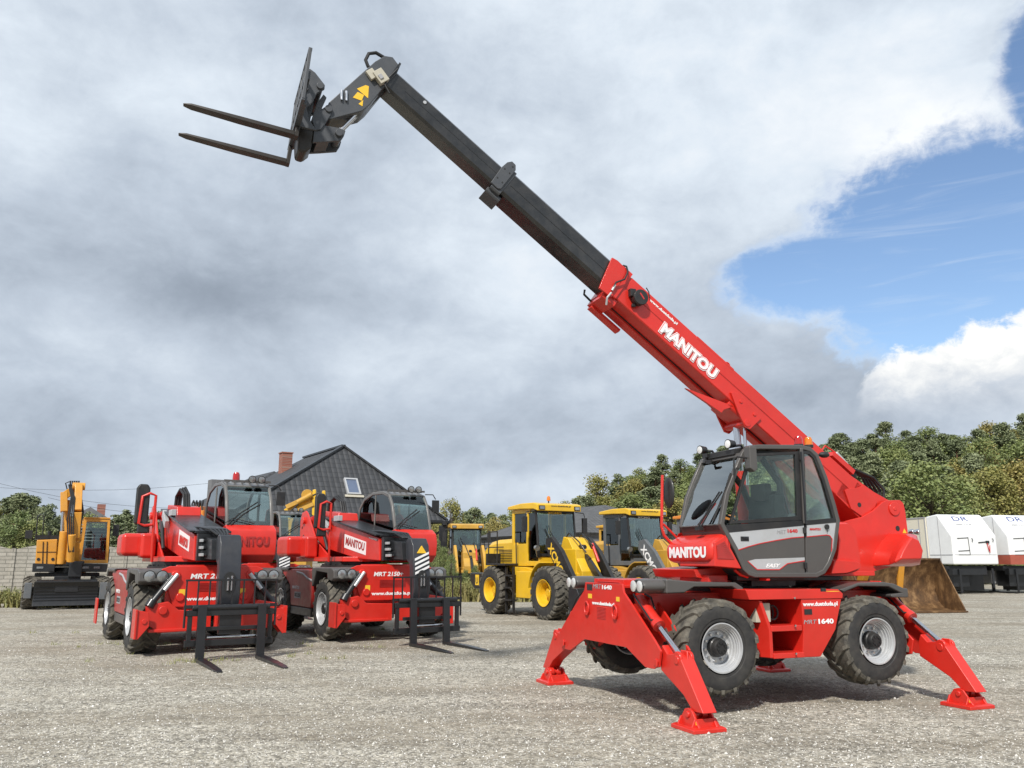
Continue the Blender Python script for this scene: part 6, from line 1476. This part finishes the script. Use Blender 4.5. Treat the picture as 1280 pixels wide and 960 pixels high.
m = MB(); m.prism([(-3.6, 4.2), (0, 6.4), (3.6, 4.2)], 'x', -5, 3); m.build('roof', 'wall_grey', FHs); m = MB(); m.box((-1, 0, 2.1), (7, 6.4, 4.2)); m.build('wall', 'render_wall', FHs); m = MB(); m.box((-1, 1.2, 6.1), (.7, .7, 1.6)); m.build('chimney', 'brick', FHs)
SH = thing('garden_shed', 'small wooden shed with a mossy green roof behind the fence', 'shed', Frame(-22.8, 51, 0, -70))
SH.scale = (.62, .55, .78)
m = MB(); m.bar((0, -2.0, 3.35), (0, 2.2, 3.75), 3.0, .12, up=(0, 0, 1)); m.build('roof', 'hedge_green' if 'hedge_green' in MATS else 'wall_grey', SH); m = MB(); m.box((0, 0, 1.6), (2.6, 3.8, 3.2)); m.build('wall', 'render_wall', SH)
# ---- fence of stone-pattern concrete panels
f0, f1 = Vector((-27.5, 34.2, 0)), Vector((-9.5, 42.5, 0)); n = 9; dv = (f1 - f0) / n; L_ = dv.length
FN = thing('concrete_fence', 'grey stone-pattern concrete fence with arched panel tops', 'fence', None, tuple(f0), math.atan2(dv.y, dv.x))
for k in range(n):
    pts = [(k * L_ + .08, 0), ((k + 1) * L_ - .08, 0)] + [((k + 1) * L_ - .08 - (L_ - .16) * t, 2.06 + .17 * math.sin(PI * t)) for t in [i / 10 for i in range(11)]]
    m = MB(); m.prism(pts, 'y', -.04, .04); m.build('fence_panel', 'concrete_fence', FN)
for k in range(n + 1): m = MB(); m.box((k * L_, 0, 1.05), (.16, .16, 2.1)); m.build('fence_post', 'concrete_fence', FN, bevel=.01)
# ---- parts of machines further back: yellow crane arm and orange arm
A1 = thing('truck_crane', 'yellow folded crane arm rising between the red telehandlers', 'crane', Frame(-8.1, 32.2, 0, -60))
FA = Frame(-8.1, 32.2, 0, -60)
def A3(px, py, y=0): return WORLD.hit(px, py, 1, 32.2 + y)
A1.location = (0, 0, 0); A1.rotation_euler = (0, 0, 0)
A1.location = (-8.1, 32.2, 0)
def AL(px, py, y=0): return A3(px, py, y) - Vector((-8.1, 32.2, 0))
m = MB()
for dy, px in ((-.25, 396), (.25, 404)): m.prism([(p.x, p.z) for p in (AL(px - 3, 613), AL(px + 1, 612.5), AL(px + 2, 645), AL(px - 4, 645))], 'y', dy - .06, dy + .06)
m.prism([(p.x, p.z) for p in (AL(356, 637), AL(395, 618), AL(396, 628), AL(362, 650))], 'y', -.16, .16); m.build('arm', 'yellow', A1, bevel=.02)
m = MB(); m.bar(AL(358, 634, -.3), AL(384, 622, -.3), .14, .16); m.bar(AL(366, 641, -.3), AL(392, 630, -.3), .14, .14); m.cyl(AL(372, 628, -.35), AL(390, 618, -.35), .1); m.cyl(AL(384, 619, -.3), AL(384, 619, .3), .22); m.build('ram', 'yellow_dull', A1, bevel=.01)
m = MB(); m.cyl(AL(365, 648), AL(366, 700), .14); m.cyl(AL(366, 664), AL(366, 676), .08); m.box(AL(366, 720), (1.2, 1.0, 1.2)); m.build('column', 'yellow_dull', A1, bevel=.02)
m = MB(); m.tube([AL(362, 640, -.3), AL(380, 624, -.35), AL(398, 616, -.3), AL(400, 630, -.3)], .03); m.build('hose', 'hose', A1)
A2 = thing('orange_crane', 'orange machine arm with hoses showing left of the nearest parked telehandler cab', 'crane', None, (-13.0, 34.5, 0))
def OL(px, py, y=0): return WORLD.hit(px, py, 1, 34.5 + y) - Vector((-13.0, 34.5, 0))
m = MB(); m.prism([(p.x, p.z) for p in (OL(240, 634), OL(255, 633), OL(257, 652), OL(240, 652))], 'y', -.3, .3); m.prism([(p.x, p.z) for p in (OL(243, 650), OL(254, 650), OL(252, 700), OL(245, 700))], 'y', -.2, .2); m.cyl(OL(244, 638, -.35), OL(244, 652, -.35), .09); m.cyl(OL(253, 638, -.35), OL(253, 652, -.35), .09); m.box(OL(248, 715), (2.4, 1.5, 1.6)); m.build('arm', 'orange', A2, bevel=.03)
m = MB()
for k in range(4): m.tube([OL(241 + 4 * k, 640, -.4), OL(240 + 4 * k, 630, -.35), OL(242 + 4 * k, 626, -.1), OL(244 + 3 * k, 632, .1)], .035)
m.build('hose', 'hose', A2)
# power lines
PW = thing('power_line', 'thin overhead wires crossing the sky on the left', 'wires', None, (-20, 70, 6))
for (a, b) in (((-30, 597), (230, 636)), ((-30, 608), (300, 600)), ((60, 622), (250, 640))):
    p, q = WORLD.hit(*a, 1, 70) - Vector((-20, 70, 6)), WORLD.hit(*b, 1, 78) - Vector((-20, 70, 6)); m = MB()
    m.tube([p.lerp(q, t) - Vector((0, 0, .6 * math.sin(PI * t))) for t in [i / 8 for i in range(9)]], .012, 5); m.build('wire', 'hose', PW)
# ================================================================== trees and weeds
def leafmat(name, cols, trans=.0):
    m, nt, b = newmat(name); N = nt.nodes; L = nt.links
    oi = N.new('ShaderNodeObjectInfo'); n = noisy(nt, .55, 5, rough=.7); g = N.new('ShaderNodeNewGeometry')
    ad = N.new('ShaderNodeMath'); ad.operation = 'MULTIPLY_ADD'; ad.inputs[1].default_value = .45; L.new(oi.outputs['Random'], ad.inputs[0]); 
    m2 = N.new('ShaderNodeMath'); m2.operation = 'MULTIPLY_ADD'; m2.inputs[1].default_value = .7; m2.inputs[2].default_value = -.10; L.new(n.outputs['Fac'], m2.inputs[0]); L.new(m2.outputs[0], ad.inputs[2])
    m3 = N.new('ShaderNodeMath'); m3.operation = 'MULTIPLY_ADD'; m3.inputs[1].default_value = .25; L.new(g.outputs['Random Per Island'], m3.inputs[0]); L.new(ad.outputs[0], m3.inputs[2])
    r = ramp(nt, m3.outputs[0], [(i / (len(cols) - 1), c) for i, c in enumerate(cols)]); L.new(r.outputs[0], b.inputs['Base Color']); b.inputs['Roughness'].default_value = .65
    sset(b, 'Subsurface Weight', 0); MATS[name] = m
leafmat('needles', [(.085, .112, .060), (.135, .165, .082), (.185, .215, .108), (.24, .26, .14)])
leafmat('leaves', [(.080, .118, .042), (.130, .172, .058), (.190, .225, .072), (.26, .26, .09)])
leafmat('leaves_autumn', [(.13, .155, .045), (.20, .205, .055), (.27, .24, .07), (.32, .25, .085)])
leafmat('weeds', [(.09, .13, .03), (.15, .18, .05), (.22, .21, .07), (.28, .22, .10)])
paint('bark', (.09, .065, .045), .9, 0, var=.3); paint('bark_pine', (.16, .085, .05), .9, 0, var=.3)
def leaves(mb, c, rad, n, sz, rng, flat=.0):
    for _ in range(n):
        d = Vector((rng.gauss(0, 1), rng.gauss(0, 1), rng.gauss(0, 1))); d = d.normalized() * rad * (rng.random() ** .45)
        d.z *= (1 - flat * .6); p = c + d; s = sz * rng.uniform(.6, 1.3)
        a = Vector((rng.gauss(0, 1), rng.gauss(0, 1), rng.gauss(0, .6))).normalized(); b = a.cross(Vector((rng.gauss(0, 1), rng.gauss(0, 1), rng.gauss(0, 1)))).normalized()
        v = mb.verts([p + a * s, p + b * s * .7, p - a * s, p - b * s * .7]); mb.face(v)
def tree_proto(kind, seed):
    rng = random.Random(seed); cr = MB(); tr = MB(); Hh = 10.
    lean = Vector((rng.uniform(-.3, .3), rng.uniform(-.3, .3), 0))
    pts = [Vector((0, 0, -.5)), Vector((0, 0, 3)) + lean * .5, Vector((0, 0, 6.5)) + lean, Vector((0, 0, 9.3)) + lean * 1.3]
    tr.tube(pts, .20, 8, r1=.04) if kind != 'bush' else tr.tube([Vector((0, 0, -.2)), Vector((0, 0, 1.6))], .12, 6, r1=.04)
    if kind == 'pine':
        for k in range(64):
            t = rng.uniform(.22, 1.) ; z = 10 * t; rr = (2.0 * (1 - ((t - .55) / .50) ** 1.3 if t > .55 else .75 + .25 * t)) * rng.uniform(.75, 1.1) + .12 if t < .99 else .1
            a = rng.uniform(0, 2 * PI); q = Vector((math.cos(a), math.sin(a), 0)) * max(.1, rr) * rng.uniform(.45, 1.); c = Vector((0, 0, z)) + lean * t + q
            tr.tube([Vector((0, 0, z - .7)) + lean * t, c], .04, 4, r1=.015); leaves(cr, c, rng.uniform(.45, .9), 125, .12, rng, .6)
    elif kind == 'spruce':
        for k in range(30):
            t = k / 30; z = 1.0 + 9 * t; rr = 2.0 * (1 - t) + .12
            for j in range(max(3, int(9 * (1 - t)) + 2)):
                a = rng.uniform(0, 2 * PI); q = Vector((math.cos(a), math.sin(a), -.25)) * rr * rng.uniform(.4, 1.); leaves(cr, Vector((0, 0, z)) + q, .34 + .32 * (1 - t), 30, .12, rng, .5)
    elif kind == 'bush':
        for k in range(26):
            a = rng.uniform(0, 2 * PI); r_ = rng.random() ** .5 * 3.2; c = Vector((math.cos(a) * r_, math.sin(a) * r_, rng.uniform(.4, 4.2 - r_ * .7))); leaves(cr, c, rng.uniform(.7, 1.2), 60, .16, rng)
    else:
        for k in range(60):
            a = rng.uniform(0, 2 * PI); t = rng.uniform(0, 1); z = 2.6 + 7.2 * t; rr = 3.0 * math.sin(PI * min(1, .18 + .78 * t)) ** .7; r_ = rr * rng.uniform(.35, 1.)
            c = Vector((math.cos(a) * r_, math.sin(a) * r_, z)) + lean; tr.tube([Vector((0, 0, z * .6 + 1)) + lean * t, c], .045, 4, r1=.015); leaves(cr, c, rng.uniform(.7, 1.15), 105, .125, rng)
    return tr, cr
PROT = {}
SPEC = {'pine': ('bark_pine', 'needles', 'pine_tree'), 'spruce': ('bark', 'needles', 'spruce_tree'), 'round': ('bark', 'leaves', 'leafy_tree'), 'autumn': ('bark', 'leaves_autumn', 'leafy_tree'), 'bush': ('bark', 'leaves', 'bush')}
for kd in SPEC:
    PROT[kd] = []
    for sdn in range(3):
        tr, cr = tree_proto('round' if kd == 'autumn' else kd, sdn * 17 + len(kd)); bk, lf, nm = SPEC[kd]
        t_ = tr.build('trunk', bk, None); c_ = cr.build('crown', lf, None); t_.data.name = 'trunk_' + kd; c_.data.name = 'crown_' + kd
        PROT[kd].append((t_.data, c_.data)); bpy.data.objects.remove(t_); bpy.data.objects.remove(c_)
rngT = random.Random(5)
LBL = {'pine': 'dark green pine in the wood on the hill', 'spruce': 'slim pointed spruce standing beyond the fence', 'round': 'yellow-green leafy tree in the wood on the hill', 'autumn': 'leafy tree turning yellow and orange in the wood', 'bush': 'low leafy bush in the hedge behind the yard'}
def hill(x, y):
    az = math.atan2(x, y); s = max(0, min(1, (az - R(3)) / R(12))); s = s * s * (3 - 2 * s)
    d = max(0, min(1, (y - 62) / 75)); d = d * d * (3 - 2 * d)
    return 11.5 * d * s + 2.0 * d
def plant(kd, x, y, h, label=None, group=None, wide=1., z=None):
    tr, cr = rngT.choice(PROT[kd]); nm = SPEC[kd][2]
    o = thing(nm, label or LBL[kd], 'bush' if kd == 'bush' else 'tree', None, (x, y, (hill(x, y) if z is None else z) - .1), rngT.uniform(0, 6.28), group or (None if label else kd + ' trees around the yard'))
    s = h / (4.6 if kd == 'bush' else 10.2); o.scale = (s * wide, s * wide, s)
    a = bpy.data.objects.new('trunk', tr); COL.objects.link(a); a.parent = o; b = bpy.data.objects.new('crown', cr); COL.objects.link(b); b.parent = o
    return o
def at(px, d): return (px - 640) / FPX * d
def top_h(py, d, x):  # tree height that reaches picture row py at distance d
    return CH + (700 - py) * d / FPX - hill(x, d)
# hill itself
g = MB(); xs = [-260 + i * 10 for i in range(60)]; ys = [62 + j * 7 for j in range(22)]
g.sheet([[(x, y, hill(x, y) - .02) for x in xs] for y in ys]); paint('forest_floor', (.035, .042, .018), .95, 0, var=.4); hl = g.build('hill', 'forest_floor'); tag(hl, kind='structure')
prof = [(655, 655), (690, 640), (715, 624), (745, 606), (775, 597), (810, 585), (850, 575), (900, 566), (960, 560), (1010, 552), (1040, 552), (1055, 540), (1090, 536), (1130, 536), (1170, 540), (1215, 537), (1250, 531), (1300, 528), (1360, 525)]
def topline(px):
    for (a, b), (c, d) in zip(prof[:-1], prof[1:]):
        if a <= px <= c: return b + (d - b) * (px - a) / (c - a)
    return 660
for row, (d, dy, step) in enumerate(((128, 0, 20), (116, 4, 23), (105, 12, 27), (94, 24, 30), (84, 38, 33), (76, 52, 36))):
    px = 690 + row * 9
    while px < 1330:
        p_ = px + rngT.uniform(-7, 7); dd = d + rngT.uniform(-3, 3); x = at(p_, dd); h = top_h(topline(max(656, min(1355, p_))) + dy + rngT.choice((-9, 0, 4, 8, 16)) + rngT.uniform(-4, 6), dd, x)
        if h > 2.5:
            r_ = rngT.random(); warm = .62 if p_ < 880 else (.40 if p_ > 1225 else .08)
            kd = 'pine' if r_ > warm + .05 else ('autumn' if r_ < warm * (.38 if p_ < 880 or p_ > 1225 else .05) else 'round')
            if kd == 'pine' and h < 6: h = 6.
            plant(kd, x, dd, min(h, 17), wide=1.1 if h > 8 else 1.4)
        px += step * rngT.uniform(.8, 1.15)
# the big pale green tree and its neighbour near the trailers
plant('round', at(1160, 60), 60, CH + 124 * 60 / FPX, 'broad bright green leafy tree standing right behind the nearer white trailer', z=0, wide=1.25)
plant('round', at(1197, 62), 62, CH + 105 * 62 / FPX, 'smaller green leafy tree right of the broad one behind the trailers', z=0, wide=1.1)
plant('round', at(1125, 64), 64, CH + 95 * 64 / FPX, 'green leafy tree partly hidden behind the boom carrier of the big telehandler', z=0, wide=1.1)
for k, px in enumerate(range(1085, 1300, 24)): plant('bush', at(px, 58 + (k % 3)), 58 + (k % 3), 3.2 + (k % 2) * .8, z=0, group='bushes behind the yard')
# low tree line in the middle
for d, y0, y1, step in ((150, 640, 652, 15), (120, 648, 662, 17), (95, 656, 672, 19), (70, 664, 684, 22)):
    px = 520
    while px < 760:
        dd = d + rngT.uniform(-4, 4); p_ = px + rngT.uniform(-4, 4); h = CH + (700 - rngT.uniform(y0, y1)) * dd / FPX
        if d == 150 and p_ > 640: h *= 1.12
        kd = rngT.choice(['pine', 'pine', 'round', 'autumn' if d < 150 else 'pine']); plant(kd, at(p_, dd), dd, max(3.2, h), {'pine': 'dark pine in the low tree line', 'round': 'green leafy tree in the low tree line', 'autumn': 'yellowing tree in the low tree line'}[kd] + ' between the house and the hill', kd + ' trees of the low tree line between house and hill', z=0); px += step * rngT.uniform(.8, 1.2)
plant('autumn', at(562, 66), 66, CH + 74 * 66 / FPX, 'tall pale yellowing tree just right of the house roof', z=0, wide=.8)
plant('pine', at(594, 72), 72, CH + 64 * 72 / FPX, 'dark conical pine between the house and the bright yellow loader', z=0)
# left tree line beyond the fence
for px, py, d, kd in ((4, 630, 62, 'autumn'), (18, 622, 60, 'pine'), (33, 617, 58, 'pine'), (26, 640, 50, 'round'), (46, 622, 60, 'pine'), (60, 636, 56, 'pine'), (52, 652, 50, 'round'), (70, 632, 60, 'pine'), (-14, 624, 60, 'pine'), (112, 640, 66, 'round'), (142, 648, 50, 'spruce'), (156, 642, 48, 'spruce'), (168, 640, 52, 'spruce'), (178, 646, 47, 'spruce'), (190, 641, 50, 'spruce'), (202, 648, 47, 'spruce'), (214, 645, 50, 'spruce'), (226, 652, 48, 'spruce'), (150, 640, 55, 'spruce'), (162, 634, 58, 'spruce'),
                      (172, 642, 54, 'spruce'), (182, 634, 57, 'spruce'), (194, 645, 54, 'spruce'), (206, 640, 60, 'pine'), (220, 648, 60, 'spruce'), (235, 650, 60, 'round'), (250, 652, 62, 'round'), (84, 645, 62, 'pine'), (98, 650, 64, 'round'), (138, 655, 60, 'round')):
    plant(kd, at(px, d), d, CH + (700 - py) * d / FPX, {'pine': 'dark pine beyond the left fence', 'spruce': 'slim dark spruce beyond the left fence', 'round': 'green leafy tree beyond the left fence', 'autumn': 'yellowing tree at the left picture edge beyond the fence'}[kd], kd + ' trees beyond the left fence', z=0, wide=1.15 if kd == 'round' else (1.5 if kd == 'spruce' else 1.1))
for k, px in enumerate(range(-20, 250, 15)): plant('bush', at(px, 43 + k % 3), 43 + k % 3, 2.75 + (k % 3) * .18, 'low flowering hedge bush behind the concrete fence', 'hedge bushes behind the fence', z=0, wide=.7)
# young pale tree and weeds between house and loaders
for px, d, h, kd in ((556, 38, 2.3, 'round'), (566, 37, 1.9, 'round'), (583, 38, 1.3, 'round'), (546, 40, 2.6, 'round'), (596, 38, 1.5, 'round')):
    plant(kd, at(px, d), d, h, 'young leafy sapling in the weeds in front of the ochre loader', 'saplings by the ochre loader', z=0, wide=.55)
def weed_mesh(n, w, hgt, rng, lat=1.):
    mb = MB()
    for _ in range(n):
        x, y = rng.uniform(-w, w), rng.uniform(-lat, lat); h = hgt * rng.uniform(.4, 1.2); a = rng.uniform(0, 6.28); s = .02
        b = Vector((x, y, 0)); t = b + Vector((rng.uniform(-.3, .3) * h, rng.uniform(-.3, .3) * h, h)); u = Vector((math.cos(a), math.sin(a), 0)) * s * (1 + h)
        mb.face(mb.verts([b - u, b + u, t]))
        for q in range(3):
            c = b.lerp(t, rng.uniform(.3, 1)); v = Vector((rng.gauss(0, 1), rng.gauss(0, 1), rng.gauss(0, .6))).normalized() * .07; k = v.cross(Vector((0, 0, 1))) * .5
            mb.face(mb.verts([c - k, c + v, c + k, c - v * .4]))
    return mb
rw = random.Random(3)
for (px, d, w, h, n, lat, nm) in ((565, 35.5, 3.0, .75, 3200, 1.2, 'weeds'), (20, 33, 3.6, .55, 1500, .6, 'dry_grass'), (600, 34.5, 2.2, .7, 1200, .8, 'weeds'), (150, 36, 3, .5, 700, .5, 'dry_grass'), (75, 30.0, 2.2, .5, 500, .4, 'dry_grass')):
    o = weed_mesh(n, w, h, rw, lat).build(nm, 'weeds'); o.location = (at(px, d), d, 0); tag(o, kind='stuff')
# grass tufts coming through the gravel
mb = MB()
for _ in range(70):
    x, y = rw.uniform(-11, -2), rw.uniform(14, 24)
    if rw.random() < .2: x, y = rw.gauss(-5.0, .25), rw.gauss(14.0, .3)
    for q in range(10):
        b = Vector((x + rw.gauss(0, .05), y + rw.gauss(0, .05), 0)); t = b + Vector((rw.uniform(-.04, .04), rw.uniform(-.04, .04), rw.uniform(.03, .10))); mb.face(mb.verts([b - Vector((.005, 0, 0)), b + Vector((.005, 0, 0)), t]))
tag(mb.build('grass_tufts', 'weeds'), kind='stuff')
# loose stones lying on the gravel in front
mb = MB(); rs = random.Random(11)
def stone(x, y, s):
    p = [Vector((x, y, 0)) + Vector((math.cos(a) * s * rs.uniform(.6, 1), math.sin(a) * s * rs.uniform(.6, 1), rs.uniform(0, .2) * s)) for a in (.3, 1.6, 2.8, 4.1, 5.3)]
    tp = Vector((x + rs.uniform(-.2, .2) * s, y + rs.uniform(-.2, .2) * s, s * rs.uniform(.5, .9))); v = mb.verts(p); t = mb.bm.verts.new(tp)
    for i in range(5): mb.bm.faces.new([v[i], v[(i + 1) % 5], t])
for _ in range(52000):
    y = 5.0 + 13 * rs.random() ** 1.7; x = rs.uniform(-.64, .64) * y; stone(x, y, rs.uniform(.005, .014) * (1 + (rs.random() < .04) * .9))
ramp_st = None
m_, nt_, b_ = newmat('stone_chips'); gg = nt_.nodes.new('ShaderNodeNewGeometry'); rr_ = ramp(nt_, gg.outputs['Random Per Island'], [(0, (.16, .15, .13)), (.5, (.38, .36, .32)), (.9, (.60, .58, .53)), (1, (.85, .83, .79))]); nt_.links.new(rr_.outputs[0], b_.inputs['Base Color']); b_.inputs['Roughness'].default_value = .85; MATS['stone_chips'] = m_
tag(mb.build('gravel_stones', 'stone_chips', ang=20), kind='stuff')
